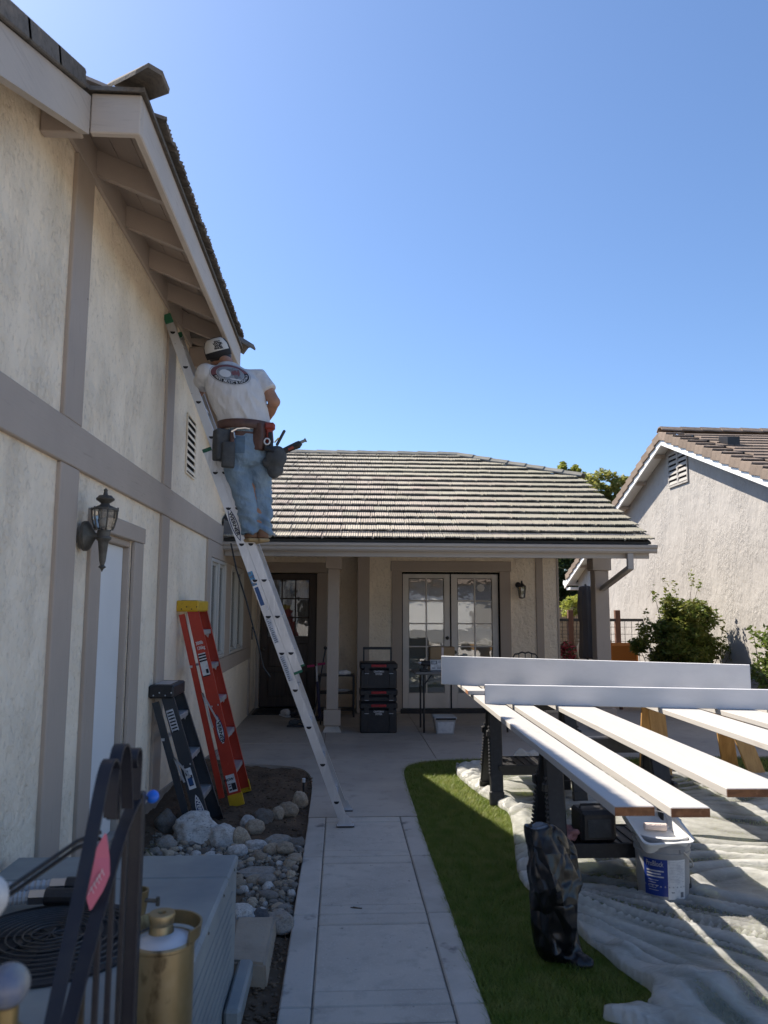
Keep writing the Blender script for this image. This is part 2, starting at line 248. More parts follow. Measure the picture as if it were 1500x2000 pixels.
def leaf_mat(name, c, c2, trans=0.35):
    m = bpy.data.materials.new(name); m.use_nodes = True; nt = m.node_tree; N = nt.nodes; L = nt.links
    b = N['Principled BSDF']; b.inputs['Roughness'].default_value = 0.5; b.inputs['Specular IOR Level'].default_value = 0.35
    tc = N.new('ShaderNodeTexCoord'); n = N.new('ShaderNodeTexNoise'); n.inputs['Scale'].default_value = 9; n.inputs['Detail'].default_value = 5
    L.new(tc.outputs['Object'], n.inputs['Vector'])
    mr = N.new('ShaderNodeMapRange'); mr.inputs[1].default_value = 0.35; mr.inputs[2].default_value = 0.65; L.new(n.outputs['Fac'], mr.inputs[0])
    mx = N.new('ShaderNodeMix'); mx.data_type = 'RGBA'; mx.inputs[6].default_value = (*c, 1); mx.inputs[7].default_value = (*c2, 1); L.new(mr.outputs[0], mx.inputs[0])
    L.new(mx.outputs[2], b.inputs['Base Color'])
    t = N.new('ShaderNodeBsdfTranslucent'); L.new(mx.outputs[2], t.inputs['Color'])
    ms = N.new('ShaderNodeMixShader'); ms.inputs[0].default_value = trans
    L.new(b.outputs[0], ms.inputs[1]); L.new(t.outputs[0], ms.inputs[2]); L.new(ms.outputs[0], N['Material Output'].inputs['Surface'])
    m.diffuse_color = (*c, 1)
    return m
M['leaf_bush'] = leaf_mat('nandina leaf', (0.10, 0.155, 0.03), (0.20, 0.195, 0.045), 0.5)
M['leaf_rose'] = leaf_mat('rose leaf', (0.085, 0.15, 0.03), (0.17, 0.19, 0.045), 0.5)
M['leaf_tree'] = leaf_mat('tree leaf', (0.26, 0.30, 0.075), (0.38, 0.34, 0.10), 0.55)
M['leaf_light'] = leaf_mat('light tree leaf', (0.28, 0.33, 0.06), (0.36, 0.36, 0.08), 0.55)
M['leaf_dark'] = leaf_mat('dark tree leaf', (0.028, 0.052, 0.018), (0.045, 0.07, 0.02))
M['grass'] = leaf_mat('lawn grass', (0.15, 0.215, 0.03), (0.25, 0.28, 0.07), 0.45)
M['strap'] = leaf_mat('strap leaf', (0.10, 0.115, 0.035), (0.16, 0.14, 0.06))

def glass_mat(name, tint, refl, rough=0.02, wavy=0.0):
    m = bpy.data.materials.new(name); m.use_nodes = True; nt = m.node_tree; N = nt.nodes; L = nt.links
    t = N.new('ShaderNodeBsdfTransparent'); t.inputs[0].default_value = (*tint, 1)
    g = N.new('ShaderNodeBsdfGlossy'); g.inputs['Roughness'].default_value = rough
    fr = N.new('ShaderNodeFresnel'); fr.inputs[0].default_value = 1.52
    mr = N.new('ShaderNodeMapRange'); mr.inputs[3].default_value = refl; mr.inputs[4].default_value = 1.0; L.new(fr.outputs[0], mr.inputs[0])
    if wavy:
        tc = N.new('ShaderNodeTexCoord'); n = N.new('ShaderNodeTexNoise'); n.inputs['Scale'].default_value = 5; L.new(tc.outputs['Object'], n.inputs['Vector'])
        b = N.new('ShaderNodeBump'); b.inputs['Strength'].default_value = wavy; b.inputs['Distance'].default_value = 0.004; L.new(n.outputs['Fac'], b.inputs['Height']); L.new(b.outputs[0], g.inputs['Normal'])
    ms = N.new('ShaderNodeMixShader'); L.new(mr.outputs[0], ms.inputs[0]); L.new(t.outputs[0], ms.inputs[1]); L.new(g.outputs[0], ms.inputs[2])
    L.new(ms.outputs[0], N['Material Output'].inputs['Surface'])
    return m
M['glass'] = glass_mat('window glass', (0.82, 0.84, 0.83), 0.16, wavy=0.35)
M['glass_lamp'] = glass_mat('smoky lantern glass', (0.72, 0.70, 0.66), 0.12)

def film_mat():
    """thin clear plastic sheeting: clear where flat, milky and glossy along its creases"""
    m = bpy.data.materials.new('clear plastic sheeting'); m.use_nodes = True; nt = m.node_tree; N = nt.nodes; L = nt.links
    b = N['Principled BSDF']; b.inputs['Base Color'].default_value = (0.70, 0.70, 0.68, 1); b.inputs['Roughness'].default_value = 0.24; b.inputs['Specular IOR Level'].default_value = 0.6
    tc = N.new('ShaderNodeTexCoord')
    def streak(scale, st, rot, det, dist=0.8):
        mp = N.new('ShaderNodeMapping'); mp.inputs['Scale'].default_value = st; mp.inputs['Rotation'].default_value = (0, 0, rot)
        n = N.new('ShaderNodeTexNoise'); n.inputs['Scale'].default_value = scale; n.inputs['Detail'].default_value = det; n.inputs['Distortion'].default_value = dist
        L.new(tc.outputs['Object'], mp.inputs[0]); L.new(mp.outputs[0], n.inputs['Vector']); return n.outputs['Fac']
    def op(kind, a, c):
        q = N.new('ShaderNodeMath'); q.operation = kind
        for i, x in enumerate((a, c)):
            if isinstance(x, (int, float)): q.inputs[i].default_value = x
            else: L.new(x, q.inputs[i])
        return q.outputs[0]
    n1 = streak(26, (0.5, 1.3, 1), 0.3, 4, 1.2); n3 = streak(2.6, (1, 1, 1), 0, 3)
    fo = N.new('ShaderNodeAttribute'); fo.attribute_name = 'fold'; fold = fo.outputs['Fac']
    vo = N.new('ShaderNodeTexVoronoi'); vo.feature = 'DISTANCE_TO_EDGE'; vo.inputs['Scale'].default_value = 11; L.new(tc.outputs['Object'], vo.inputs['Vector'])
    h = op('ADD', n1, op('MULTIPLY', vo.outputs['Distance'], 0.25))
    bp = N.new('ShaderNodeBump'); bp.inputs['Strength'].default_value = 0.8; bp.inputs['Distance'].default_value = 0.012; L.new(h, bp.inputs['Height'])
    L.new(bp.outputs[0], b.inputs['Normal'])
    tl = N.new('ShaderNodeBsdfTranslucent'); tl.inputs[0].default_value = (0.70, 0.70, 0.68, 1)
    m1 = N.new('ShaderNodeMixShader'); m1.inputs[0].default_value = 0.25; L.new(b.outputs[0], m1.inputs[1]); L.new(tl.outputs[0], m1.inputs[2])
    t = N.new('ShaderNodeBsdfTransparent'); t.inputs[0].default_value = (0.96, 0.96, 0.95, 1)
    r3 = N.new('ShaderNodeMapRange'); r3.inputs[1].default_value = 0.35; r3.inputs[2].default_value = 0.65; r3.inputs[3].default_value = -0.12; r3.inputs[4].default_value = 0.12; L.new(n3, r3.inputs[0])
    r2 = N.new('ShaderNodeMapRange'); r2.inputs[1].default_value = 0.0; r2.inputs[2].default_value = 0.12; r2.inputs[3].default_value = 0.05; r2.inputs[4].default_value = 0.0; L.new(vo.outputs['Distance'], r2.inputs[0])
    al = op('ADD', op('ADD', op('MULTIPLY', fold, 0.52), 0.18), op('ADD', r3.outputs[0], r2.outputs[0]))
    cl = N.new('ShaderNodeClamp'); L.new(al, cl.inputs[0]); cl.inputs[1].default_value = 0.15; cl.inputs[2].default_value = 0.95
    ms = N.new('ShaderNodeMixShader'); L.new(cl.outputs[0], ms.inputs[0]); L.new(t.outputs[0], ms.inputs[1]); L.new(m1.outputs[0], ms.inputs[2])
    L.new(ms.outputs[0], N['Material Output'].inputs['Surface'])
    return m
M['film'] = film_mat()
def crumple(m, scale, dist, detail=2.0):
    nt = m.node_tree; N = nt.nodes; L = nt.links; b = N['Principled BSDF']; tc = N.new('ShaderNodeTexCoord')
    v = N.new('ShaderNodeTexVoronoi'); v.feature = 'DISTANCE_TO_EDGE'; v.inputs['Scale'].default_value = scale; v.inputs['Detail'].default_value = detail
    n = N.new('ShaderNodeTexNoise'); n.inputs['Scale'].default_value = scale * 0.6; mx = N.new('ShaderNodeMix'); mx.data_type = 'VECTOR'; mx.inputs[0].default_value = 0.25
    L.new(tc.outputs['Object'], n.inputs['Vector']); L.new(tc.outputs['Object'], mx.inputs[4]); L.new(n.outputs['Color'], mx.inputs[5]); L.new(mx.outputs[1], v.inputs['Vector'])
    p = N.new('ShaderNodeBump'); p.inputs['Strength'].default_value = 1.0; p.inputs['Distance'].default_value = dist; L.new(v.outputs['Distance'], p.inputs['Height']); L.new(p.outputs[0], b.inputs['Normal'])
crumple(M['bag'], 6.5, 0.035, 0.0)

# ------------------------------------------------------------------ mesh helpers
class G:
    """collects shapes into one mesh"""
    def __init__(s): s.bm = bmesh.new()
    def _add(s, pts, faces):
        vs = [s.bm.verts.new(p) for p in pts]
        for f in faces:
            try: s.bm.faces.new([vs[i] for i in f])
            except ValueError: pass
        return vs
    def hexa(s, p):                                      # 8 corners: bottom ring 0-3, top ring 4-7
        s._add(p, [(3, 2, 1, 0), (4, 5, 6, 7), (0, 1, 5, 4), (1, 2, 6, 5), (2, 3, 7, 6), (3, 0, 4, 7)]); return s
    def box(s, x0, x1, y0, y1, z0, z1, bev=0.0, mx=None):
        if bev <= 0 and mx is None:
            return s.hexa([(x0, y0, z0), (x1, y0, z0), (x1, y1, z0), (x0, y1, z0), (x0, y0, z1), (x1, y0, z1), (x1, y1, z1), (x0, y1, z1)])
        t = bmesh.new()
        bmesh.ops.create_cube(t, size=1, matrix=Matrix.Translation(((x0 + x1) / 2, (y0 + y1) / 2, (z0 + z1) / 2)) @ Matrix.Diagonal((x1 - x0, y1 - y0, z1 - z0, 1)))
        if bev > 0: bmesh.ops.bevel(t, geom=t.edges[:], offset=bev, segments=1, affect='EDGES')
        if mx is not None: bmesh.ops.transform(t, matrix=mx, verts=t.verts)
        return s.merge(t)
    def merge(s, t):
        me = bpy.data.meshes.new('tmp'); t.to_mesh(me); t.free(); s.bm.from_mesh(me); bpy.data.meshes.remove(me); return s
    def beam(s, p, q, w, h, side=None, bev=0.0):         # box from p to q, w along side, h across both
        p, q = V(p), V(q); d = q - p; L = d.length; d.normalize()
        sd = V(side) if side is not None else (V((0, 0, 1)).cross(d) if abs(d.z) < 0.95 else V((1, 0, 0)))
        sd = (sd - d * sd.dot(d)).normalized(); up = d.cross(sd)
        mx = Matrix((sd, d, up)).transposed().to_4x4(); mx.translation = p
        return s.box(-w / 2, w / 2, 0, L, -h / 2, h / 2, bev, mx)
    def tube(s, pts, r, seg=8):
        pts = [V(p) for p in pts]; n = len(pts); rs = r if isinstance(r, (list, tuple)) else [r] * n
        rings = []; up = None
        for i, p in enumerate(pts):
            d = (pts[min(i + 1, n - 1)] - pts[max(i - 1, 0)]).normalized()
            if up is None: up = d.orthogonal().normalized()
            up = (up - d * up.dot(d)).normalized(); sd = d.cross(up)
            rings.append([p + (up * math.cos(2 * math.pi * k / seg) + sd * math.sin(2 * math.pi * k / seg)) * rs[i] for k in range(seg)])
        return s.loft(rings)
    def loft(s, rings, caps=True, closed=True):
        R_ = [[s.bm.verts.new(p) for p in r] for r in rings]; n = len(rings[0])
        for a, b in zip(R_, R_[1:]):
            for k in range(n if closed else n - 1):
                try: s.bm.faces.new((a[k], a[(k + 1) % n], b[(k + 1) % n], b[k]))
                except ValueError: pass
        if caps and closed:
            for r, rev in ((R_[0], True), (R_[-1], False)):
                try: s.bm.faces.new(list(reversed(r)) if rev else r)
                except ValueError: pass
        return s
    def lathe(s, prof, c=(0, 0, 0), seg=16, mx=None):    # prof: (radius, z)
        rings = []
        for r, z in prof:
            ring = [V((max(r, 1e-4) * math.cos(2 * math.pi * k / seg), max(r, 1e-4) * math.sin(2 * math.pi * k / seg), z)) for k in range(seg)]
            rings.append([(mx @ p if mx is not None else p) + V(c) for p in ring])
        return s.loft(rings)
    def prism(s, poly, axis, a, b):                      # 2D polygon pushed along an axis; the two other axes in xyz order
        def P(u, v, w): return {'x': (w, u, v), 'y': (u, w, v), 'z': (u, v, w)}[axis]
        n = len(poly)
        s._add([P(u, v, a) for u, v in poly] + [P(u, v, b) for u, v in poly],
               [tuple(range(n)), tuple(range(2 * n - 1, n - 1, -1))] + [(i, n + i, n + (i + 1) % n, (i + 1) % n) for i in range(n)]); return s
    def sphere(s, c, r, sx=1, sy=1, sz=1, u=14, v=10):
        t = bmesh.new(); bmesh.ops.create_uvsphere(t, u_segments=u, v_segments=v, radius=r, matrix=Matrix.Translation(c) @ Matrix.Diagonal((sx, sy, sz, 1))); return s.merge(t)
    def done(s, name, m, parent=None, smooth=False, kind=None, auto=None):
        bmesh.ops.recalc_face_normals(s.bm, faces=s.bm.faces)
        me = bpy.data.meshes.new(name); s.bm.to_mesh(me); s.bm.free()
        return link(name, me, m, parent, smooth, kind, auto)

def link(name, me, m, parent=None, smooth=False, kind=None, auto=None):
    if m is not None and not me.materials: me.materials.append(M[m] if isinstance(m, str) else m)
    if smooth: me.polygons.foreach_set('use_smooth', [True] * len(me.polygons))
    if auto:
        me.polygons.foreach_set('use_smooth', [True] * len(me.polygons))
        me.set_sharp_from_angle(angle=math.radians(auto))
    o = bpy.data.objects.new(name, me); COL.objects.link(o)
    if parent is not None: put_under(o, parent)
    if kind: o['kind'] = kind
    return o

def put_under(o, p):
    o.parent = p; o.matrix_parent_inverse = world_of(p).inverted()
def world_of(o):
    m = o.matrix_basis.copy()
    if o.parent is not None: m = world_of(o.parent) @ o.matrix_parent_inverse @ m
    return m

def tag(o, label, cat, group=None):
    o['label'] = label; o['category'] = cat
    if group: o['group'] = group
    return o
def thing(name, label, cat, loc=(0, 0, 0), group=None):
    o = bpy.data.objects.new(name, None); COL.objects.link(o); o.location = loc; o.empty_display_size = 0.1
    return tag(o, label, cat, group)

def copy_of(o, mx, parent):                              # mesh-sharing copy of a part, placed by mx (world)
    c = o.copy(); COL.objects.link(c); c.parent = None; c.matrix_parent_inverse = Matrix(); c.matrix_basis = mx
    if parent is not None: put_under(c, parent)
    return c
def place(name, me, m, mx, parent=None):
    if m is not None and not me.materials: me.materials.append(M[m])
    o = bpy.data.objects.new(name, me); COL.objects.link(o); o.matrix_basis = mx
    if parent is not None: put_under(o, parent)
    return o

def text_mesh(s, size, depth=0.0, align='CENTER', bold=0.0, spacing=1.0):
    cu = bpy.data.curves.new('lettering', 'FONT'); cu.body = s; cu.size = size; cu.extrude = depth; cu.align_x = align; cu.align_y = 'CENTER'
    cu.offset = bold; cu.space_character = spacing; cu.resolution_u = 2
    o = bpy.data.objects.new('lettering', cu); COL.objects.link(o)
    dg = bpy.context.evaluated_depsgraph_get(); dg.update()
    me = bpy.data.meshes.new_from_object(o.evaluated_get(dg))
    bpy.data.objects.remove(o); bpy.data.curves.remove(cu)
    me.materials.clear()
    return me
def frame(origin, xdir, ydir):                           # matrix whose local x/y lie along the given directions
    x = V(xdir).normalized(); y = V(ydir); y = (y - x * y.dot(x)).normalized(); z = x.cross(y)
    mx = Matrix((x, y, z)).transposed().to_4x4(); mx.translation = V(origin); return mx
def lettering(s, size, origin, xdir, ydir, m, parent, name='lettering', bold=0.0, spacing=1.0, squeeze=1.0, depth=0.0008):
    me = text_mesh(s, size, depth, bold=bold, spacing=spacing)
    mx = frame(origin, xdir, ydir)
    me.transform(mx @ Matrix.Diagonal((squeeze, 1, 1, 1)))
    return link(name, me, m, parent)

def eval_mesh(o):
    dg = bpy.context.evaluated_depsgraph_get(); dg.update()
    return bpy.data.meshes.new_from_object(o.evaluated_get(dg))
def fused(name, g, m, parent, voxel, smooth_it=4, wrinkle=None, up_name=None):
    """fuse the collected closed shapes into one continuous skin"""
    bmesh.ops.recalc_face_normals(g.bm, faces=g.bm.faces)
    me = bpy.data.meshes.new(name); g.bm.to_mesh(me); g.bm.free()
    o = bpy.data.objects.new(name, me); COL.objects.link(o)
    md = o.modifiers.new('r', 'REMESH'); md.mode = 'VOXEL'; md.voxel_size = voxel
    if smooth_it:
        sm = o.modifiers.new('s', 'SMOOTH'); sm.iterations = smooth_it; sm.factor = 0.5
    me2 = eval_mesh(o); bpy.data.objects.remove(o); bpy.data.meshes.remove(me)
    me2.name = name
    if wrinkle:
        n = len(me2.vertices); co = np.empty(n * 3); me2.vertices.foreach_get('co', co); co = co.reshape(-1, 3)
        no = np.array([v.normal[:] for v in me2.vertices])
        d = np.array([wrinkle(V(p)) for p in co])
        me2.vertices.foreach_set('co', (co + no * d[:, None]).ravel()); me2.update()
    me2.materials.clear()
    return link(name, me2, m, parent, smooth=True)
def arrays_mesh(name, co, faces_flat, per):
    me = bpy.data.meshes.new(name); nv = len(co); nf = len(faces_flat) // per
    me.vertices.add(nv); me.vertices.foreach_set('co', np.asarray(co, dtype=np.float32).ravel())
    me.loops.add(nf * per); me.loops.foreach_set('vertex_index', np.asarray(faces_flat, dtype=np.int32))
    me.polygons.add(nf); me.polygons.foreach_set('loop_start', np.arange(0, nf * per, per, dtype=np.int32))
    me.update(calc_edges=True); me.validate(); return me
def nz(x, y, z=0.0, s=1.0): return mn.noise(V((x * s, y * s, z * s)))

# ------------------------------------------------------------------ ground, path, patio, lawn
g = G(); g.box(-60, 80, -40, 120, -0.5, -0.09); g.done('ground', 'dirt', kind='structure')

def smooth_poly(pts, n=6):                               # Catmull-Rom through an open list of points
    out = []
    P = [V((*p, 0)) for p in pts]
    for i in range(len(P) - 1):
        p0, p1, p2, p3 = P[max(i - 1, 0)], P[i], P[i + 1], P[min(i + 2, len(P) - 1)]
        for k in range(n):
            t = k / n
            q = 0.5 * ((2 * p1) + (p2 - p0) * t + (2 * p0 - 5 * p1 + 4 * p2 - p3) * t * t + (3 * p1 - p0 - 3 * p2 + p3) * t ** 3)
            out.append((q.x, q.y))
    out.append(pts[-1]); return out

path = G(); path.box(-0.25, 0.64, -1.0, 6.54, -0.12, -0.012); path = path.done('walkway', 'joint', kind='structure')
gap = 0.0035
for y0, y1 in ((0.53, 1.53), (1.53, 2.53), (2.53, 3.53), (3.53, 4.53), (4.53, 5.53), (5.53, 6.53)):
    for nm, x0, x1, a, b, mt in (('border_strip', -0.254, -0.110, y0, y1, 'concrete_edge'), ('border_strip', 0.498, 0.643, y0, y1, 'concrete_edge'),
                             ('cross_strip', -0.110, 0.498, y0, y0 + 0.135, 'concrete'), ('cross_strip', -0.110, 0.498, y1 - 0.135, y1, 'concrete'),
                             ('paving_panel', -0.110, 0.498, y0 + 0.135, y1 - 0.135, 'concrete')):
        gg = G(); gg.box(x0 + gap, x1 - gap, a + gap, b - gap, -0.10, 0.0 if nm != 'paving_panel' else -0.004, 0.007); gg.done(nm, mt, path)
gg = G(); gg.box(-0.254 + gap, 0.643 - gap, -1.0, 0.53 - gap, -0.10, 0.0, 0.006); gg.done('paving_panel', 'concrete', path)

bed_edge = smooth_poly([(-0.254, 6.545), (-0.258, 7.3), (-0.275, 7.85), (-0.33, 8.25), (-0.46, 8.52), (-0.75, 8.67), (-1.10, 8.71), (-1.50, 8.73)])
lawn_edge = smooth_poly([(2.6, 8.95), (1.9, 8.93), (1.3, 8.88), (0.97, 8.80), (0.78, 8.64), (0.69, 8.40), (0.658, 8.0), (0.647, 7.3), (0.643, 6.545)])
patio = G(); patio.box(-1.5, 9.5, 8.9, 14.5, -0.14, -0.012); patio = patio.done('patio', 'joint', kind='structure')
poly = bed_edge + [(-1.50, 8.957), (2.6, 8.957)] + lawn_edge[1:]
gg = G(); gg.prism(poly, 'z', -0.10, 0.0); gg.done('paving_panel', 'patio', patio)
xs = [-1.50, -0.2, 1.1, 2.6, 4.1, 5.6, 7.1]; ys = [8.965, 10.0, 11.35, 12.75, 14.3]
for i in range(len(xs) - 1):
    for j in range(len(ys) - 1):
        gg = G(); gg.box(xs[i] + 0.003, xs[i + 1] - 0.003, ys[j] + 0.003, ys[j + 1] - 0.003, -0.10, 0.0, 0.005); gg.done('paving_panel', 'patio', patio)

# planting bed: uneven soil between the wall and the path
def soil_z(x, y):
    return -0.012 + 0.035 * nz(x, y, 1, 1.7) + 0.018 * nz(x, y, 2, 6) + 0.010 * nz(x, y, 3, 17) + 0.09 * max(0, min(1, (-1.05 - x) / 0.45)) * max(0, min(1, (y - 5.2) / 0.8))
nx, ny = 70, 150
co = []; fc = []
for j in range(ny + 1):
    for i in range(nx + 1):
        x = -1.56 + 1.33 * i / nx; y = 1.6 + 7.15 * j / ny
        z = soil_z(x, y)
        e = min(1, max(0, (-0.26 - x) / 0.12)); z = z * e - 0.045 * (1 - e)
        co.append((x, y, z))
for j in range(ny):
    for i in range(nx):
        a = j * (nx + 1) + i; fc += [a, a + 1, a + nx + 2, a + nx + 1]
bed = link('planting_bed', arrays_mesh('planting_bed', co, fc, 4), 'dirt', smooth=True, kind='structure')

lp = [(0.643, 1.2)] + [(0.643, 6.545)] + list(reversed(lawn_edge))[1:] + [(4.1, 8.957), (6.40, 8.957), (6.40, 1.2)]
gg = G(); gg.prism(lp, 'z', -0.2, -0.022); gg.done('lawn', 'soil_lawn', kind='structure')

# ------------------------------------------------------------------ the house: wall with timber trim
house = thing('stucco_house', 'cream stucco house with grey brown timber trim, tiled roof and covered porch', 'house', (-1.48, 6, 0))
XW = -1.48
def wtop(y):
    if y < 3.5: return 4.33 - 0.41 * (3.5 - y)
    if y > 7.2: return 4.33 - 0.41 * (y - 7.2)
    return 4.36
def wbot(y):
    if y < 6.51: return 0.205
    return max(0.0, 0.205 - (y - 6.51) * 0.064)
wall = G()
def wseg(y0, y1, b=None, t=None, n=1):
    for k in range(n):
        a0 = y0 + (y1 - y0) * k / n; a1 = y0 + (y1 - y0) * (k + 1) / n
        b0, b1 = (b, b) if b is not None else (wbot(a0), wbot(a1)); t0, t1 = (t, t) if t is not None else (wtop(a0), wtop(a1))
        wall.prism([(a0, b0), (a1, b1), (a1, t1), (a0, t0)], 'x', XW - 0.2, XW)
wseg(0.2, 3.5); wseg(3.5, 4.72); wseg(4.72, 5.462, b=2.165); wseg(5.462, 6.51); wseg(6.51, 7.2)
wseg(7.2, 8.62); wseg(8.62, 9.72, b=2.26); wseg(8.62, 9.72, t=1.10); wseg(9.72, 10.2); wseg(10.2, 11.5, b=2.26, t=2.62); wseg(10.2, 11.5, t=1.10); wseg(11.5, 13.4, t=2.62)
wall.done('wall', 'stucco', house)
fd = G(); fd.prism([(0.2, -0.3), (9.6, -0.3), (9.6, wbot(9.6) + 0.005), (6.51, 0.21), (0.2, 0.21)], 'x', XW - 0.19, XW - 0.025); fd.done('foundation', 'found', house)
ws = G(); ws.prism([(0.2, 0.198), (6.51, 0.198), (9.4, wbot(9.4) - 0.007), (9.4, wbot(9.4) + 0.008), (6.51, 0.213), (0.2, 0.213)], 'x', XW - 0.1, XW + 0.008); ws.done('weep_screed', 'found', house)

def trim(x0, x1, y0, y1, z0, z1, m, nm='trim_board'):
    gg = G(); gg.box(x0, x1, y0, y1, z0, z1, 0.005); return gg.done(nm, m, house)
T0, T1 = XW - 0.01, XW + 0.024
trim(T0, T1 + 0.004, 0.3, 9.585, 2.455, 2.695, 'trim_y', 'band_board')
for y0, y1 in ((3.975, 4.255), (6.235, 6.505)):
    trim(T0, T1, y0, y1, 2.6975, 4.17, 'trim_z', 'post_board')
    trim(T0, T1, y0, y1, wbot(y1) + 0.016, 2.4525, 'trim_z', 'post_board')
# side door with casing
trim(T0, T1, 4.515, 4.72, 0.22, 2.162, 'trim_z', 'door_casing'); trim(T0, T1, 5.462, 5.695, 0.22, 2.162, 'trim_z', 'door_casing')
trim(T0, T1 + 0.003, 4.50, 5.72, 2.1645, 2.278, 'trim_y', 'door_casing')
trim(XW - 0.15, XW - 0.012, 5.442, 5.46, 0.1, 2.12, 'trim_z', 'door_jamb'); trim(XW - 0.15, XW - 0.012, 4.722, 4.742, 0.1, 2.12, 'trim_z', 'door_jamb')
trim(XW - 0.15, XW - 0.012, 4.722, 5.46, 2.122, 2.162, 'trim_y', 'door_jamb')
gg = G(); gg.box(XW - 0.095, XW - 0.055, 4.745, 5.437, 0.10, 2.118, 0.003); gg.done('side_door', 'door_white', house)

# gable vent
gv = G(); gv.box(XW - 0.02, XW + 0.003, 7.14, 7.56, 2.965, 3.525); gv = gv.done('gable_vent', 'dark', house)
for a, b, c, d in ((7.135, 7.565, 2.955, 2.972), (7.135, 7.565, 3.518, 3.535), (7.135, 7.150, 2.972, 3.518), (7.55, 7.565, 2.972, 3.518)):
    gg = G(); gg.box(XW + 0.001, XW + 0.016, a, b, c, d, 0.002); gg.done('vent_frame', 'stucco', gv)
for k in range(8):
    z = 2.985 + k * 0.067
    gg = G(); gg.hexa([(XW + 0.004, 7.15, z + 0.022), (XW + 0.016, 7.15, z), (XW + 0.016, 7.55, z), (XW + 0.004, 7.55, z + 0.022), (XW + 0.004, 7.15, z + 0.042), (XW + 0.016, 7.15, z + 0.018), (XW + 0.016, 7.55, z + 0.018), (XW + 0.004, 7.55, z + 0.042)])
    gg.done('slat', 'stucco', gv)

# windows under the porch
trim(T0, T1, 8.40, 8.62, 0.94, 2.4525, 'trim_z', 'window_casing'); trim(T0, T1, 8.622, 12.45, 2.27, 2.4525, 'trim_y', 'window_casing'); trim(T0, T1, 8.622, 12.45, 0.90, 1.088, 'trim_y', 'window_casing')
trim(T0, T1, 9.735, 10.19, 1.09, 2.268, 'trim_z', 'window_casing'); trim(T0, T1, 11.51, 12.45, 1.09, 2.268, 'trim_z', 'window_casing')
trim(T0, T1, 9.60, 13.38, 2.4555, 2.61, 'trim_y', 'window_casing')
trim(T0, T1, 12.453, 12.60, 0.02, 2.4525, 'trim_z', 'post_board')
def slider(y0, y1, curtain_side):
    w = G()
    for a, b, c, d in ((y0, y1, 1.10, 1.14), (y0, y1, 2.22, 2.26), (y0, y0 + 0.045, 1.14, 2.22), (y1 - 0.045, y1, 1.14, 2.22), ((y0 + y1) / 2 - 0.03, (y0 + y1) / 2 + 0.03, 1.14, 2.22)):
        w.box(XW - 0.05, XW + 0.03, a, b, c, d, 0.004)
    w = w.done('window', 'vinyl', house)
    ym = (y0 + y1) / 2
    for a, b in ((y0 + 0.045, ym - 0.03), (ym + 0.03, y1 - 0.045)):
        s = G()
        for p, q, r_, t in ((a, b, 1.14, 1.175), (a, b, 2.185, 2.22), (a, a + 0.035, 1.175, 2.185), (b - 0.035, b, 1.175, 2.185)): s.box(XW - 0.035, XW + 0.005, p, q, r_, t, 0.003)
        s.done('sash', 'vinyl', w)
        s = G(); s.box(XW - 0.02, XW - 0.016, a + 0.035, b - 0.035, 1.175, 2.185); s.done('pane', 'glass', w)
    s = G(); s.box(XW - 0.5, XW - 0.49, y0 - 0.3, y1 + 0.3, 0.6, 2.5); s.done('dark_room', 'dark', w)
    a, b = (y0 + 0.02, ym - 0.02) if curtain_side == 0 else (ym, y1)
    s = G(); n = 22
    s.loft([[(XW - 0.10 + 0.012 * math.sin(k * 1.9), a + (b - a) * k / n, z) for k in range(n + 1)] for z in (1.12, 2.24)], caps=False, closed=False); s.done('curtain', 'curtain', w)
slider(8.62, 9.72, 0); slider(10.2, 11.5, 0)

# ------------------------------------------------------------------ clipped gable: eave, rafters, rakes
XE, ZF = -1.0, 3.985
trimh = lambda *a: None
gg = G(); gg.box(XE - 0.04, XE, 3.54, 7.16, ZF, ZF + 0.20, 0.006); gg.done('fascia_board', 'fascia_y', house)
for y0, y1 in ((3.50, 3.54), (7.16, 7.20)):
    gg = G(); gg.box(-1.24, XE, y0, y1, ZF - 0.008, ZF + 0.20, 0.006); gg.done('fascia_board', 'fascia_x', house)
gg = G(); gg.box(XW + 0.002, -1.285, 3.505, 3.56, ZF - 0.008, ZF + 0.20, 0.006); gg.done('lookout_block', 'soffit', house)
gg = G(); gg.box(XW + 0.002, -1.285, 7.14, 7.195, ZF - 0.008, ZF + 0.20, 0.006); gg.done('lookout_block', 'soffit', house)
SL = 0.41
def hz(x): return ZF + 0.186 - SL * (x - XE)             # underside of the hip deck
for y in (3.62, 4.27, 4.88, 5.49, 6.10, 6.71, 7.10):
    gg = G(); a, b = XW + 0.027, XE - 0.042
    gg.hexa([(a, y - 0.023, hz(a) - 0.15), (b, y - 0.023, hz(b) - 0.15), (b, y + 0.023, hz(b) - 0.15), (a, y + 0.023, hz(a) - 0.15), (a, y - 0.023, hz(a) - 0.002), (b, y - 0.023, hz(b) - 0.002), (b, y + 0.023, hz(b) - 0.002), (a, y + 0.023, hz(a) - 0.002)])
    gg.done('rafter_tail', 'soffit', house)
for x0, x1 in ((-1.478, -1.33), (-1.326, -1.18), (-1.176, -1.002)):
    gg = G(); gg.hexa([(x0, 3.545, hz(x0)), (x1, 3.545, hz(x1)), (x1, 7.155, hz(x1)), (x0, 7.155, hz(x0)), (x0, 3.545, hz(x0) + 0.018), (x1, 3.545, hz(x1) + 0.018), (x1, 7.155, hz(x1) + 0.018), (x0, 7.155, hz(x0) + 0.018)])
    gg.done('soffit_board', 'soffit', house)
gg = G(); gg.box(XW + 0.002, XW + 0.026, 3.56, 7.14, 4.172, 4.40, 0.003); gg.done('frieze_board', 'soffit', house)
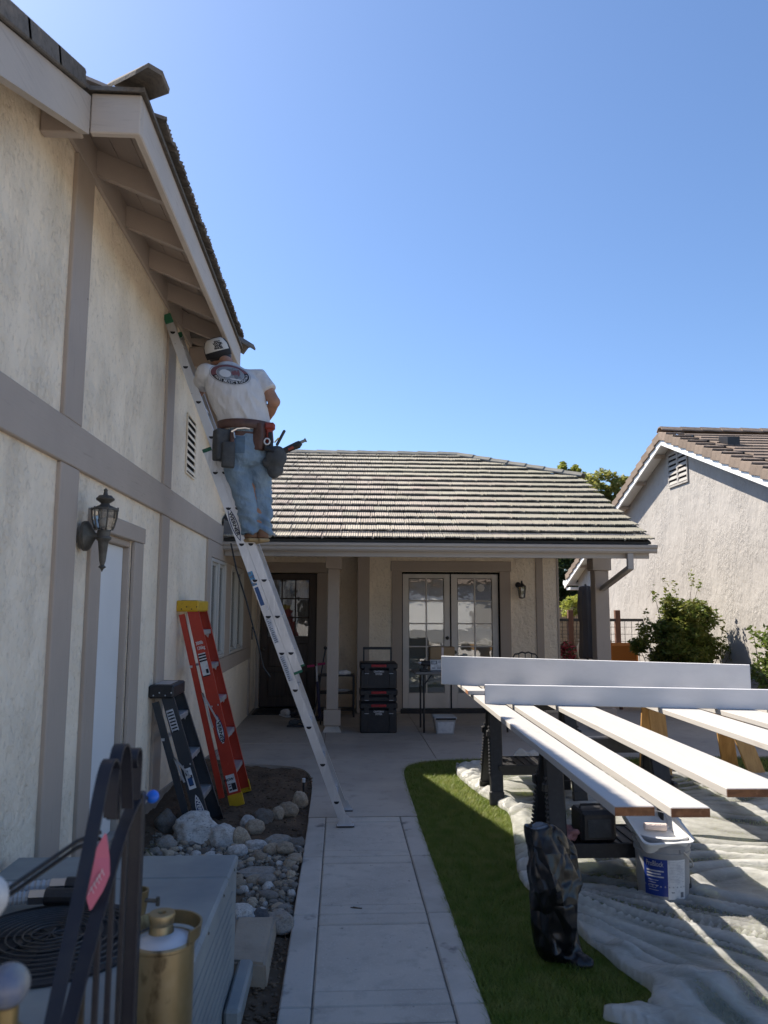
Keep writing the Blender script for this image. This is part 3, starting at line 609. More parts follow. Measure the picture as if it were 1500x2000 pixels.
def rake(y0, z0, y1, z1):
    gg = G(); gg.hexa([(-1.285, y0, z0), (-1.24, y0, z0), (-1.24, y1, z1), (-1.285, y1, z1), (-1.285, y0, z0 + 0.20), (-1.24, y0, z0 + 0.20), (-1.24, y1, z1 + 0.20), (-1.285, y1, z1 + 0.20)])
    gg.done('rake_board', 'fascia_y', house)
    gg = G(); gg.hexa([(XW, y0, z0 + 0.16), (-1.287, y0, z0 + 0.16), (-1.287, y1, z1 + 0.16), (XW, y1, z1 + 0.16), (XW, y0, z0 + 0.18), (-1.287, y0, z0 + 0.18), (-1.287, y1, z1 + 0.18), (XW, y1, z1 + 0.18)])
    gg.done('soffit_board', 'soffit', house)
rake(0.4, 3.965 - SL * 3.1, 3.498, 3.965); rake(7.202, 3.965, 10.3, 3.965 - SL * 3.1)

ZD = ZF + 0.206                                          # top of the boards, where the roof deck starts
roofL = G(); yr = 5.35; zr = ZD + SL * 1.85; xr = XE - (zr - ZD) / SL
th = 0.022
def slab(pts):
    n = len(pts); roofL._add([(x, y, z) for x, y, z in pts] + [(x, y, z + th) for x, y, z in pts], [tuple(range(n - 1, -1, -1)), tuple(range(n, 2 * n))] + [(i, (i + 1) % n, n + (i + 1) % n, n + i) for i in range(n)])
slab([(-9, 0.4, ZD - SL * 3.1), (-1.238, 0.4, ZD - SL * 3.1), (-1.238, 3.47, ZD - SL * 0.03), (XE + 0.02, 3.47, ZD - SL * 0.03), (xr, yr, zr), (-9, yr, zr)])
slab([(-9, yr, zr), (xr, yr, zr), (XE + 0.02, 7.23, ZD - SL * 0.03), (-1.238, 7.23, ZD - SL * 0.03), (-1.238, 10.42, ZD - SL * 3.22), (-9, 10.42, ZD - SL * 3.22)])
slab([(XE + 0.02, 3.47, ZD - SL * 0.02), (XE + 0.02, 7.23, ZD - SL * 0.02), (xr, yr, zr)])
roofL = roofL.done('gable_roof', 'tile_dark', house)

def shake_mesh(w, L, t, ribs, seed):
    """ribbed concrete shake: butt edge ragged, top running down to the deck"""
    rr = random.Random(seed); n = ribs * 2 + 1; pts = []
    jag = [rr.uniform(-0.010, 0.010) for _ in range(n)]
    lo = t - 0.016
    for i in range(n): pts.append((w * i / (n - 1), jag[i], lo + (0.009 if i % 2 else 0.0) - (0.006 if i in (0, n - 1) else 0)))
    for i in range(n): pts.append((w * i / (n - 1), jag[i] + 0.002, t + (0.008 if i % 2 else 0.0) - (0.004 if i in (0, n - 1) else 0)))
    for i in range(n): pts.append((w * i / (n - 1), L, 0.012 + (0.006 if i % 2 else 0.0)))
    f = []
    for r in range(2):
        for i in range(n - 1): f.append((r * n + i, r * n + i + 1, (r + 1) * n + i + 1, (r + 1) * n + i))
    m_ = len(pts)                                       # underside, so that the tile has a body over its hollow
    for i in (0, n - 1): pts.append((w * i / (n - 1), L, 0.0))
    f.append((0, n, 2 * n, m_)); f.append((n - 1, m_ + 1, 3 * n - 1, 2 * n - 1)); f.append(tuple(range(n - 1, -1, -1)) + (m_, m_ + 1))
    me = bpy.data.meshes.new('roof_tile'); me.from_pydata(pts, [], f); me.update(); return me
def cap_mesh(L, w, h, t=0.022):
    me = bpy.data.meshes.new('ridge_cap'); pts = []
    for x, k, up in ((0, 1.0, 0.014), (L, 0.9, 0.0)):
        prof = [(-w * k, -h), (-w * 0.42 * k, 0.0), (w * 0.42 * k, 0.0), (w * k, -h)]
        pts += [(x, y, z + t + up) for y, z in prof] + [(x, y, z + up) for y, z in prof]
    f = []
    for i in range(3): f += [(i, i + 1, 8 + i + 1, 8 + i), (4 + i + 1, 4 + i, 12 + i, 12 + i + 1), (i + 1, i, 4 + i, 4 + i + 1), (8 + i, 8 + i + 1, 12 + i + 1, 12 + i)]
    f += [(0, 8, 12, 4), (3, 7, 15, 11)]
    me.from_pydata(pts, [], f); me.update(); return me
tiles30 = []
for k in range(3):
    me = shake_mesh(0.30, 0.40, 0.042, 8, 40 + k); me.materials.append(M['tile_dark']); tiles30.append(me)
# eave course and a second one above it, seen from below along the gable
ca = math.cos(math.atan(SL)); sa = math.sin(math.atan(SL))
def slope_mx(px, py, pz, up):                            # local y runs up the slope
    up = V(up).normalized(); xd = V((-up.y, up.x, 0)).normalized() * -1
    xd = up.cross(V((0, 0, 1))).normalized()
    return frame((px, py, pz), xd, up)
for row in range(1):
    for k in range(1, 12):
        y = 3.44 + k * 0.294 + random.uniform(-0.004, 0.004)
        if row and (k == 0 or k == 12): continue
        s = row * 0.29 - 0.045
        place('roof_tile', tiles30[k % 3], None, slope_mx(XE - s * ca, y, ZD + th + s * sa + 0.002, (-ca, 0, sa)), roofL)
for sgn, ys_ in ((1, [3.36 - 0.30 * k for k in range(9)]), (-1, [7.28 + 0.30 * k for k in range(10)])):
    for k, y in enumerate(ys_):                          # rake tiles with a turned-down edge
        dy = 0.34
        y0 = y - dy if sgn > 0 else y + dy
        z0 = ZD + th - SL * (3.47 - y0 if sgn > 0 else y0 - 7.23)
        gg = G(); d = V((0, ca * sgn, sa))
        a = V((-1.205, y0, z0 + 0.028))
        gg.beam(a - V((0.10, 0, 0.012)), a - V((0.10, 0, 0.012)) + d * 0.36, 0.18, 0.022, side=(1, 0, 0), bev=0.006)
        gg.beam(a + V((-0.022, 0, -0.04)), a + V((-0.022, 0, -0.04)) + d * 0.36, 0.026, 0.085, side=(1, 0, 0), bev=0.006)
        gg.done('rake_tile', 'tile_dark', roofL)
capm = cap_mesh(0.36, 0.09, 0.06); capm.materials.append(M['tile_dark'])
for y0, yd in ((3.47, 1), (7.23, -1)):                   # caps climbing the hips from the eave corners
    a = V((XE + 0.02, y0, ZD + th)); b = V((xr, yr, zr + th)); d = (b - a).normalized()
    for k in range(4):
        place('hip_cap', capm, None, frame(a + d * (0.36 * k - 0.09) + V((0, 0, 0.038 if k == 0 else -0.03)), d, V((0, 0, 1)).cross(d)), roofL)

# ------------------------------------------------------------------ porch side of the house
PS = 0.455; PY0, PZ0 = 9.42, 2.545; pc = math.cos(math.atan(PS)); ps = math.sin(math.atan(PS))
YB, YD = 12.75, 13.40
w2 = G()
w2.box(0.46, 1.0, YB, YB + 0.18, 0.0, 2.62); w2.box(1.0, 2.65, YB, YB + 0.18, 2.31, 2.62); w2.box(2.65, 3.63, YB, YB + 0.18, 0.0, 2.62)
w2.box(0.27, 0.45, YB + 0.012, YD, 0.0, 2.62); w2.box(-1.6, -1.40, YD, YD + 0.18, 0.0, 2.62); w2.box(-0.42, 0.45, YD, YD + 0.18, 0, 2.62); w2.box(-1.40, -0.42, YD, YD + 0.18, 2.31, 2.62)
w2.box(3.45, 3.63, YB + 0.18, 17.5, 0.0, 2.62)
w2.done('wall', 'stucco', house)
def tb(x0, x1, z0, z1, y=YB, m='trim_z', nm='trim_board', d=0.024): gg = G(); gg.box(x0, x1, y - d, y + 0.006, z0, z1, 0.004); return gg.done(nm, m, house)
tb(0.262, 0.462, 0.0, 2.6); tb(3.262, 3.386, 0.0, 2.6); tb(3.618, 3.655, 0.0, 2.6, d=0.012)
tb(0.835, 1.003, 0.02, 2.318, nm='door_casing'); tb(2.648, 2.83, 0.02, 2.318, nm='door_casing'); tb(0.815, 2.85, 2.32, 2.49, m='trim_x', nm='door_casing')
tb(-1.46, -1.40, 0.0, 2.31, y=YD, nm='door_casing'); tb(-0.43, -0.25, 0.0, 2.308, y=YD, nm='door_casing'); tb(-1.46, -0.22, 2.31, 2.49, y=YD, m='trim_x', nm='door_casing')
# plain rooms behind the glass, dark backing added to block sky leaks
gg = G(); gg.box(-1.6, 0.3, 13.62, 13.64, -0.1, 2.7); gg.box(-1.6, -1.58, 13.4, 13.62, -0.1, 2.7); gg.box(0.28, 0.3, 13.59, 13.62, -0.1, 2.7); gg.box(-1.6, 0.3, 13.585, 13.62, 2.63, 2.66); gg.box(0.8, 0.82, 12.94, 13.95, -0.1, 2.7); gg.box(2.84, 2.86, 12.94, 13.95, -0.1, 2.7); gg.box(0.8, 2.86, 12.94, 13.95, 2.63, 2.66); gg.done('room_backing', 'dark', house)
gg = G(); gg.box(0.9, 2.8, YB + 1.2, YB + 1.22, 0, 2.6); gg.done('room_backing', 'room', house)
# French doors
def pane_door(x0, x1, ztop, zbot, cols, rows, gx0, gx1, gz0, gz1, y, m, name, backing):
    d = G(); t = 0.045
    d.box(x0, gx0, y, y + t, zbot, ztop, 0.003); d.box(gx1, x1, y, y + t, zbot, ztop, 0.003)
    d.box(gx0, gx1, y, y + t, gz1, ztop, 0.003); d.box(gx0, gx1, y, y + t, zbot, gz0, 0.003)
    d = d.done(name, m, house)
    cw = (gx1 - gx0) / cols; rh = (gz1 - gz0) / rows; b = 0.012
    for i in range(1, cols):
        gg = G(); gg.box(gx0 + i * cw - b, gx0 + i * cw + b, y - 0.001, y + 0.03, gz0, gz1, 0.004); gg.done('muntin', m, d)
    for j in range(1, rows):
        gg = G(); gg.box(gx0, gx1, y + 0.001, y + 0.032, gz0 + j * rh - b, gz0 + j * rh + b, 0.004); gg.done('muntin', m, d)
    for i in range(cols):
        for j in range(rows):
            gg = G(); gg.box(gx0 + i * cw + b, gx0 + (i + 1) * cw - b, y + 0.016, y + 0.02, gz0 + j * rh + b, gz0 + (j + 1) * rh - b); gg.done('pane', 'glass', d)
    backing(d, gx0, gx1, gz0, gz1, rh, y)
    return d
def knob(d, x, z, y, m='bronze', r=0.028):
    gg = G(); gg.lathe([(0.03, 0), (0.03, 0.006), (0.012, 0.012), (0.012, 0.035), (r, 0.045), (r, 0.06), (r * 0.6, 0.07), (0, 0.072)], (x, y, z), 12, Matrix.Rotation(math.pi / 2, 4, 'X')); gg.done('knob', m, d, smooth=True)
def blinds(d, x0, x1, z0, z1, rh, y):
    gg = G(); gg.box(x0, x1, y + 0.07, y + 0.075, z0, z1 - rh * 1.02); gg.done('blind', 'blind', d)
for x0, x1, a, b, kx in ((1.018, 1.812, 1.118, 1.712, 1.765), (1.832, 2.628, 1.935, 2.525, 1.885)):
    d = pane_door(x0, x1, 2.275, 0.075, 2, 5, a, b, 0.32, 2.205, YB + 0.03, 'door_cream', 'french_door', blinds)
    knob(d, kx, 0.985, YB + 0.03)
    if kx < 1.8: knob(d, kx, 1.215, YB + 0.03, r=0.02)
    gg = G(); gg.prism([(x0 + 0.10, 0.115), (x1 - 0.10, 0.115), (x1 - 0.10, 0.275), (x0 + 0.10, 0.275)], 'y', YB + 0.022, YB + 0.031); gg.done('kick_panel', 'door_cream', d)
fr = G(); fr.box(1.002, 1.017, YB - 0.006, YB + 0.09, 0.03, 2.308); fr.box(2.629, 2.649, YB - 0.006, YB + 0.09, 0.03, 2.308); fr.box(1.017, 2.629, YB - 0.006, YB + 0.09, 2.277, 2.308); fr.box(1.813, 1.831, YB + 0.02, YB + 0.09, 0.075, 2.277)
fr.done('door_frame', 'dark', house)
gg = G(); gg.box(0.98, 2.67, YB - 0.05, YB + 0.1, 0.0, 0.073, 0.004); gg.done('threshold', 'black_metal', house)
# round paper ornament hung in the upper right pane
gg = G(); gg.lathe([(0.0, 0.0), (0.063, 0.0), (0.068, 0.008), (0.0, 0.014)], (2.335, YB + 0.045, 2.045), 8, Matrix.Rotation(math.pi / 2, 4, 'X')); gg.done('window_ornament', 'blind', house)
# front door, half hidden in the alcove
def fd_back(d, x0, x1, z0, z1, rh, y):
    gg = G(); n = 40; gg.loft([[(x0 + (x1 - x0) * k / n, y + 0.06 + 0.008 * math.sin(k * 1.4), z) for k in range(n + 1)] for z in (z0, z1)], caps=False, closed=False); gg.done('curtain', 'curtain', d)
d = pane_door(-1.395, -0.44, 2.29, 0.03, 3, 3, -1.27, -0.565, 1.21, 2.19, YD + 0.02, 'wood_dark', 'front_door', fd_back)
knob(d, -1.33, 1.0, YD + 0.02)
for z0, z1 in ((0.2, 0.62), (0.70, 1.10)):
    for x0, x1 in ((-1.25, -0.94), (-0.89, -0.58)):
        gg = G(); gg.box(x0, x1, YD + 0.010, YD + 0.024, z0, z1, 0.012); gg.done('door_panel', 'wood_dark', d)
# porch posts
def porch_post(x, w, y):
    p = G(); p.box(x - w / 2, x + w / 2, y, y + w, 0.305, 2.256, 0.006); p = p.done('porch_post', 'trim_z', house)
    gg = G(); gg.box(x - w / 2 - 0.034, x + w / 2 + 0.034, y - 0.034, y + w + 0.034, 2.257, 2.437, 0.006); gg.done('post_cap', 'trim_x', p)
    gg = G(); gg.box(x - w / 2 - 0.036, x + w / 2 + 0.036, y - 0.036, y + w + 0.036, 0.09, 0.304, 0.006); gg.done('post_base', 'trim_x', p)
    a, b = w / 2 + 0.005, w / 2 + 0.045
    gg = G(); gg.hexa([(x - b, y - 0.04, 0.0), (x + b, y - 0.04, 0.0), (x + b, y + w + 0.04, 0.0), (x - b, y + w + 0.04, 0.0), (x - a, y, 0.088), (x + a, y, 0.088), (x + a, y + w, 0.088), (x - a, y + w, 0.088)]); gg.done('footing', 'concrete', p)
porch_post(-0.115, 0.165, 10.88); porch_post(3.755, 0.205, 10.88)
gg = G(); gg.box(XW + 0.03, 3.93, 10.86, 11.06, 2.439, 2.62, 0.006); gg.done('porch_beam', 'trim_x', house)
gg = G(); gg.box(XW + 0.03, 3.93, 9.53, 12.72, 2.625, 2.65); gg.done('porch_ceiling', 'soffit', house)
gg = G(); gg.box(XW + 0.03, 0.26, 12.72, 13.4, 2.622, 2.648); gg.done('porch_ceiling', 'soffit', house)
gg = G(); gg.box(XW + 0.03, 3.90, 9.495, 9.528, 2.338, 2.56, 0.004); gg.done('fascia_board', 'gutter', house)
prof = [(9.492, 2.405), (9.415, 2.402), (9.395, 2.425), (9.395, 2.452), (9.375, 2.470), (9.372, 2.500), (9.380, 2.505), (9.386, 2.500), (9.388, 2.474), (9.404, 2.455), (9.404, 2.430), (9.42, 2.41), (9.492, 2.413)]
gt = G(); gt.prism(prof, 'x', XW + 0.012, 3.965); gt = gt.done('gutter', 'gutter', house)
for x in (XW + 0.014, 3.962):
    gg = G(); gg.prism([(9.492, 2.403), (9.415, 2.400), (9.393, 2.425), (9.393, 2.452), (9.372, 2.470), (9.370, 2.503), (9.492, 2.503)], 'x', x - 0.002, x + 0.004); gg.done('gutter_end', 'gutter', gt)
dsp = G(); dsp.beam((3.63, 9.445, 2.40), (3.63, 9.445, 2.20), 0.075, 0.055, side=(1, 0, 0), bev=0.004); dsp.beam((3.63, 9.425, 2.225), (3.76, 10.90, 1.985), 0.075, 0.06, side=(1, 0, 0), bev=0.004); dsp.done('downspout', 'gutter', house)

# porch roof
rf = G(); ye, zr2 = 13.6, PZ0 + PS * (13.6 - PY0)
def xmax(y): return 3.93 if y < 12.29 else 3.93 - (y - 12.29) * 1.83 / 1.31
def pz(y): return PZ0 + PS * (y - PY0)
dk = [(-1.47, PY0), (3.90, PY0), (3.90, 12.29), (2.10, ye), (-3.4, ye), (-3.4, 10.45), (-1.47, 10.45)]
n = len(dk)
rf._add([(x, y, pz(y) - 0.03) for x, y in dk] + [(x, y, pz(y)) for x, y in dk], [tuple(range(n - 1, -1, -1)), tuple(range(n, 2 * n))] + [(i, (i + 1) % n, n + (i + 1) % n, n + i) for i in range(n)])
bk = [(3.90, 12.29), (3.90, 14.9), (2.10, ye)]
rf._add([(3.90, 12.29, pz(12.29)), (3.90, 14.9, pz(12.29)), (2.10, ye, zr2)], [(0, 1, 2)])
rf._add([(2.10, ye, zr2), (3.90, 14.9, pz(12.29)), (3.90, 17.8, PZ0), (-3.4, 17.8, PZ0), (-3.4, ye, zr2)], [(0, 1, 2, 3, 4)])
rf._add([(3.62, 9.6, 2.56), (3.62, 12.29, pz(12.29) - 0.04), (3.62, 14.9, pz(12.29) - 0.04), (3.62, 17.6, 2.56)], [(0, 1, 2, 3)])
rf = rf.done('porch_roof', 'felt', house)
e = 0.277; seg = [0.192, 0.204, 0.236]
meshes = {}
for i, w in enumerate(seg):
    for k in range(3):
        me = shake_mesh(w - 0.003, 0.37, 0.058 + 0.004 * (k % 2), (6, 7, 8)[i], i * 10 + k)
        if i == 2:                                       # the wide one carries a groove that splits off a narrow strip
            for v in me.vertices:
                if 0.168 < v.co.x < 0.186 and v.co.z > 0.02: v.co.z -= 0.02
        me.materials.append(M['tile']); meshes[(i, k)] = me
allt = []
for r_ in range(17):
    s = r_ * e - 0.045; y = PY0 + s * pc; z = PZ0 + s * ps + 0.001
    x = (-1.455 if y < 10.4 else -2.4) - random.uniform(0, 0.1) if y >= 10.4 else -1.455
    i = (r_ * 2) % 3; x += 0 if y >= 10.4 else 0.0
    xm = xmax(y + 0.2)
    off = [0, 0.33, 0.12, 0.47, 0.22][r_ % 5]
    x -= off if y >= 10.4 else 0
    while x < xm - 0.04:
        w = seg[i % 3]
        if x + w > xm + 0.06: break
        allt.append((x, y, z, i % 3, random.randrange(3))); x += w; i += 1
    if xm - x > 0.05: allt.append((xm - seg[0] + 0.003, y, z + 0.002, 0, 1))
rest = G()
vis = [t for t in allt if t[0] > -1.5]; hid = [t for t in allt if t[0] <= -1.5]
for q, (x, y, z, i, k) in enumerate(vis + hid):
    tw = random.uniform(-0.012, 0.012)
    mx = frame((x, y, z), (1, tw * 0.2, 0), (0, pc, ps + random.uniform(-0.004, 0.006)))
    if q < 285: place('roof_tile', meshes[(i, k)], None, mx, rf)
    else:
        t = bmesh.new(); t.from_mesh(meshes[(i, k)]); bmesh.ops.transform(t, matrix=mx, verts=t.verts); rest.merge(t)
o = rest.done('upper_tiles', 'tile', rf); o['kind'] = 'stuff'
rc = cap_mesh(0.40, 0.115, 0.055); rc.materials.append(M['tile_cap'])
x = -2.3
while x < 2.05:
    place('ridge_cap', rc, None, frame((x, ye, zr2 + 0.055), (1, 0, 0.0), (0, 1, 0)), rf); x += 0.365
a = V((3.98, 12.26, pz(12.29) + 0.05)); b = V((2.08, ye, zr2 + 0.055)); dv = (b - a).normalized(); Ld = (b - a).length
k = 0
while k * 0.34 < Ld - 0.1:
    place('hip_cap', rc, None, frame(a + dv * 0.34 * k, dv, V((0, 0, 1)).cross(dv)), rf); k += 1
gg = G(); gg._add([(-1.455, 9.40, pz(9.40) + 0.012), (-1.12, 9.40, pz(9.40) + 0.055), (-1.40, 9.98, pz(9.98) + 0.06), (-1.455, 9.98, pz(9.98) + 0.2), (-1.455, 9.40, pz(9.4) + 0.25)], [(0, 1, 2, 3, 4), (1, 2, 3), (4, 3, 2, 1)]); gg.done('valley_flashing', 'flash', rf)

# ------------------------------------------------------------------ neighbouring house
nb = thing('neighbour_house', 'pale grey stucco house with white gable trim and brown flat tiles', 'house', (6.45, 13, 0))
NX, AY, NS = 6.45, 14.24, 0.388
def nf(y): return 4.87 - NS * abs(y - AY)               # lower edge of the gable boards
gg = G(); gg.prism([(3.0, -0.1), (20.6, -0.1), (20.6, nf(20.6) + 0.10), (AY, nf(AY) + 0.10), (3.0, nf(3.0) + 0.10)], 'x', NX, NX + 0.25); gg.done('wall', 'stucco_far', nb)
for y0, y1 in ((4.0, AY), (AY, 20.95)):
    gg = G(); gg.hexa([(6.165, y0, nf(y0)), (6.20, y0, nf(y0)), (6.20, y1, nf(y1)), (6.165, y1, nf(y1)), (6.165, y0, nf(y0) + 0.155), (6.20, y0, nf(y0) + 0.155), (6.20, y1, nf(y1) + 0.155), (6.165, y1, nf(y1) + 0.155)]); gg.done('rake_board', 'white_trim', nb)
    gg = G(); gg.hexa([(6.202, y0, nf(y0) + 0.10), (6.448, y0, nf(y0) + 0.10), (6.448, y1, nf(y1) + 0.10), (6.202, y1, nf(y1) + 0.10), (6.202, y0, nf(y0) + 0.12), (6.448, y0, nf(y0) + 0.12), (6.448, y1, nf(y1) + 0.12), (6.202, y1, nf(y1) + 0.12)]); gg.done('soffit_board', 'white_trim', nb)
for k in range(-6, 7):
    y = AY + k * 1.0 + 0.5
    if y < 4.5 or y > 20.6: continue
    gg = G(); gg.box(6.203, 6.447, y - 0.045, y + 0.045, nf(y) + 0.035, nf(y) + 0.098); gg.done('lookout_block', 'soffit', nb)
# eave end with boxed soffit and gutter at the far corner
gg = G(); gg.box(6.21, 6.60, 20.55, 20.93, 2.22, 2.29, 0.004); gg.done('soffit_board', 'white_trim', nb)
gg = G(); gg.tube([(6.16, 20.98, 2.42), (14, 20.98, 2.42)], 0.07, 10); gg.done('gutter', 'white_trim', nb)
# roof slabs and tiles
rn = G()
for sg in (-1, 1):
    ye_ = 4.0 if sg < 0 else 21.0
    rn.hexa([(6.17, AY, nf(AY) + 0.16), (16, AY, nf(AY) + 0.16), (16, ye_, nf(ye_) + 0.16), (6.17, ye_, nf(ye_) + 0.16), (6.17, AY, nf(AY) + 0.19), (16, AY, nf(AY) + 0.19), (16, ye_, nf(ye_) + 0.19), (6.17, ye_, nf(ye_) + 0.19)])
rn = rn.done('roof', 'felt', nb)
nc = math.cos(math.atan(NS)); ns_ = math.sin(math.atan(NS))
rk = G()                                                 # one rake tile: flat top with a turned-down face, local y up the slope
rk.box(-0.03, 0.33, 0, 0.37, 0.002, 0.030, 0.006); rk.box(-0.032, 0.0, 0, 0.37, -0.125, 0.032, 0.006)
t = bpy.data.meshes.new('rake_tile'); rk.bm.to_mesh(t); rk.bm.free(); t.materials.append(M['tile_far'])
rk2 = G(); rk2.box(-0.33, 0.03, 0, 0.37, 0.002, 0.030, 0.006); rk2.box(0.0, 0.032, 0, 0.37, -0.125, 0.032, 0.006)
t2 = bpy.data.meshes.new('rake_tile'); rk2.bm.to_mesh(t2); rk2.bm.free(); t2.materials.append(M['tile_far'])
for sg in (-1, 1):
    up = V((0, -sg * nc, ns_))
    for k in range(20 if sg < 0 else 22):
        s = 0.36 + k * 0.315
        y = AY + sg * s * nc; z = nf(y) + 0.235
        tilt = V((0, -sg * nc, ns_ - 0.125)).normalized()
        xd = V((1, 0, 0))
        mx = Matrix((xd, tilt, xd.cross(tilt))).transposed().to_4x4() if sg < 0 else Matrix((-xd, tilt, (-xd).cross(tilt))).transposed().to_4x4()
        mx.translation = V((6.165, y, z + 0.035))
        place('rake_tile', t if sg < 0 else t2, None, mx, rn)
ft = G(); ft.box(0, 0.325, 0, 0.37, 0.002, 0.030, 0.005); tf = bpy.data.meshes.new('roof_tile'); ft.bm.to_mesh(tf); ft.bm.free(); tf.materials.append(M['tile_far'])
cnt = 0
for k in range(15):
    s = 0.36 + k * 0.315; y = AY - s * nc; z = nf(y) + 0.215
    tilt = V((0, nc, ns_ - 0.085)).normalized()
    for j in range(18):
        x = 6.51 + j * 0.33 + (0.16 if k % 2 else 0)
        place('roof_tile', tf, None, frame((x, y, z + 0.03), (1, 0, 0), tilt), rn)
rcn = cap_mesh(0.45, 0.13, 0.07); rcn.materials.append(M['tile_far'])
for k in range(16): place('ridge_cap', rcn, None, frame((6.15 + k * 0.40, AY, nf(AY) + 0.325), (1, 0, 0), (0, 1, 0)), rn)
gg = G(); gg.prism([(12.75, 4.46), (13.05, 4.58), (13.05, 4.78), (12.74, 4.71)], 'x', 6.72, 6.94); gg.done('roof_vent', 'black_metal', rn)
# louvred vent in the gable, two bays
nv = G()
for a, b in ((13.745, 14.105), (14.165, 14.525)): nv.box(NX - 0.004, NX + 0.02, a, b, 4.10, 4.70)
nv = nv.done('gable_vent', 'dark', nb)
for a, b, c, d in ((13.71, 14.56, 4.065, 4.10), (13.71, 14.56, 4.70, 4.735), (13.71, 13.745, 4.10, 4.70), (14.105, 14.165, 4.10, 4.70), (14.525, 14.56, 4.10, 4.70)):
    gg = G(); gg.box(NX - 0.03, NX - 0.005, a, b, c, d, 0.003); gg.done('vent_frame', 'stucco_far', nv)
for a, b in ((13.745, 14.105), (14.165, 14.525)):
    for k in range(6):
        z = 4.11 + k * 0.099
        gg = G(); gg.hexa([(NX - 0.006, a, z + 0.06), (NX - 0.03, a, z), (NX - 0.03, b, z), (NX - 0.006, b, z + 0.06), (NX - 0.006, a, z + 0.07), (NX - 0.03, a, z + 0.014), (NX - 0.03, b, z + 0.014), (NX - 0.006, b, z + 0.07)]); gg.done('slat', 'stucco_far', nv)

# ------------------------------------------------------------------ plants, trees, far fence
def leaves(name, centres, radii, counts, size, m, parent, seed, flat=0.0, droop=0.0):
    """many small pointed leaves spread through uneven clumps"""
    rs = np.random.RandomState(seed); P = []
    for c, r_, n in zip(centres, radii, counts):
        u = rs.normal(size=(n, 3)); u /= np.linalg.norm(u, axis=1)[:, None]
        rad = rs.uniform(0.25, 1.0, n) ** 0.5
        rad *= 1 + 0.25 * np.sin(u[:, 0] * 5 + seed) * np.cos(u[:, 2] * 6)
        P.append(np.array(c) + u * rad[:, None] * np.array(r_))
    P = np.concatenate(P); n = len(P)
    a = rs.normal(size=(n, 3)); a[:, 2] *= 0.55; a[:, 2] -= droop; a /= np.linalg.norm(a, axis=1)[:, None]
    b = rs.normal(size=(n, 3)); b -= a * (a * b).sum(1)[:, None]; b /= np.linalg.norm(b, axis=1)[:, None]
    L = size * rs.uniform(0.6, 1.3, n)[:, None]; W = L * 0.42
    co = np.stack([P - a * L / 2, P + b * W / 2, P + a * L / 2, P - b * W / 2], 1).reshape(-1, 3)
    return link(name, arrays_mesh(name, co, np.arange(4 * n), 4), m, parent)
def stems(name, base, tips, r0, m, parent, bend=0.15, seed=0):
    rr = random.Random(seed); gg = G()
    for tip in tips:
        b = V(base) + V((rr.uniform(-0.08, 0.08), rr.uniform(-0.08, 0.08), 0)); t_ = V(tip); mid = (b + t_) / 2 + V((rr.uniform(-bend, bend), rr.uniform(-bend, bend), rr.uniform(0, bend)))
        gg.tube([b, (b + mid) / 2, mid, (mid + t_) / 2, t_], [r0, r0 * 0.85, r0 * 0.7, r0 * 0.5, r0 * 0.2], 5)
    return gg.done(name, m, parent)
def clumps(c, R_, n, seed, r_lo, r_hi, squash=0.85):
    rs = np.random.RandomState(seed); out = []; rad = []
    for k in range(n):
        u = rs.normal(size=3); u /= np.linalg.norm(u); q = rs.uniform(0.35, 0.95)
        out.append(np.array(c) + u * np.array(R_) * q); r_ = rs.uniform(r_lo, r_hi); rad.append((r_, r_, r_ * squash))
    return out, rad

def bush(c, R_, nclump, nleaf, size, m, label, seed, name='garden_bush', spikes=()):
    t_ = thing(name, label, 'bush', (c[0], c[1], 0))
    cs, rr = clumps(c, R_, nclump, seed, min(R_) * 0.28, min(R_) * 0.50)
    cs += [np.array(s) for s in spikes]; rr += [(0.05, 0.05, 0.16)] * len(spikes)
    tips = [tuple(x) for x in cs]
    stems('stem', (c[0], c[1], 0.0), tips, 0.012, 'bark', t_, seed=seed)
    leaves('foliage', cs, rr, [nleaf // nclump] * nclump + [22] * len(spikes), size, m, t_, seed, droop=0.1)
    return t_
bush((5.62, 12.6, 1.02), (0.70, 0.55, 0.92), 64, 42000, 0.075, 'leaf_bush', 'dense green bush by the grey stucco wall, left of the rose', 3,
     spikes=[(5.55, 12.5, 2.05), (5.85, 12.5, 2.2), (6.0, 12.6, 2.1), (5.2, 12.5, 1.95), (5.0, 12.4, 1.6), (6.35, 12.5, 1.35), (6.45, 12.5, 1.0), (4.92, 12.4, 1.25), (5.35, 12.4, 2.08), (6.3, 12.4, 1.15)])
t_ = bush((5.88, 10.0, 0.85), (0.40, 0.62, 0.75), 26, 6500, 0.085, 'leaf_rose', 'open leggy rose bush at the right edge by the wall', 9, name='rose_bush',
     spikes=[(5.45, 9.9, 1.0), (5.40, 9.85, 1.38), (5.45, 9.8, 0.75), (5.75, 9.9, 1.7), (5.6, 9.8, 1.2)])

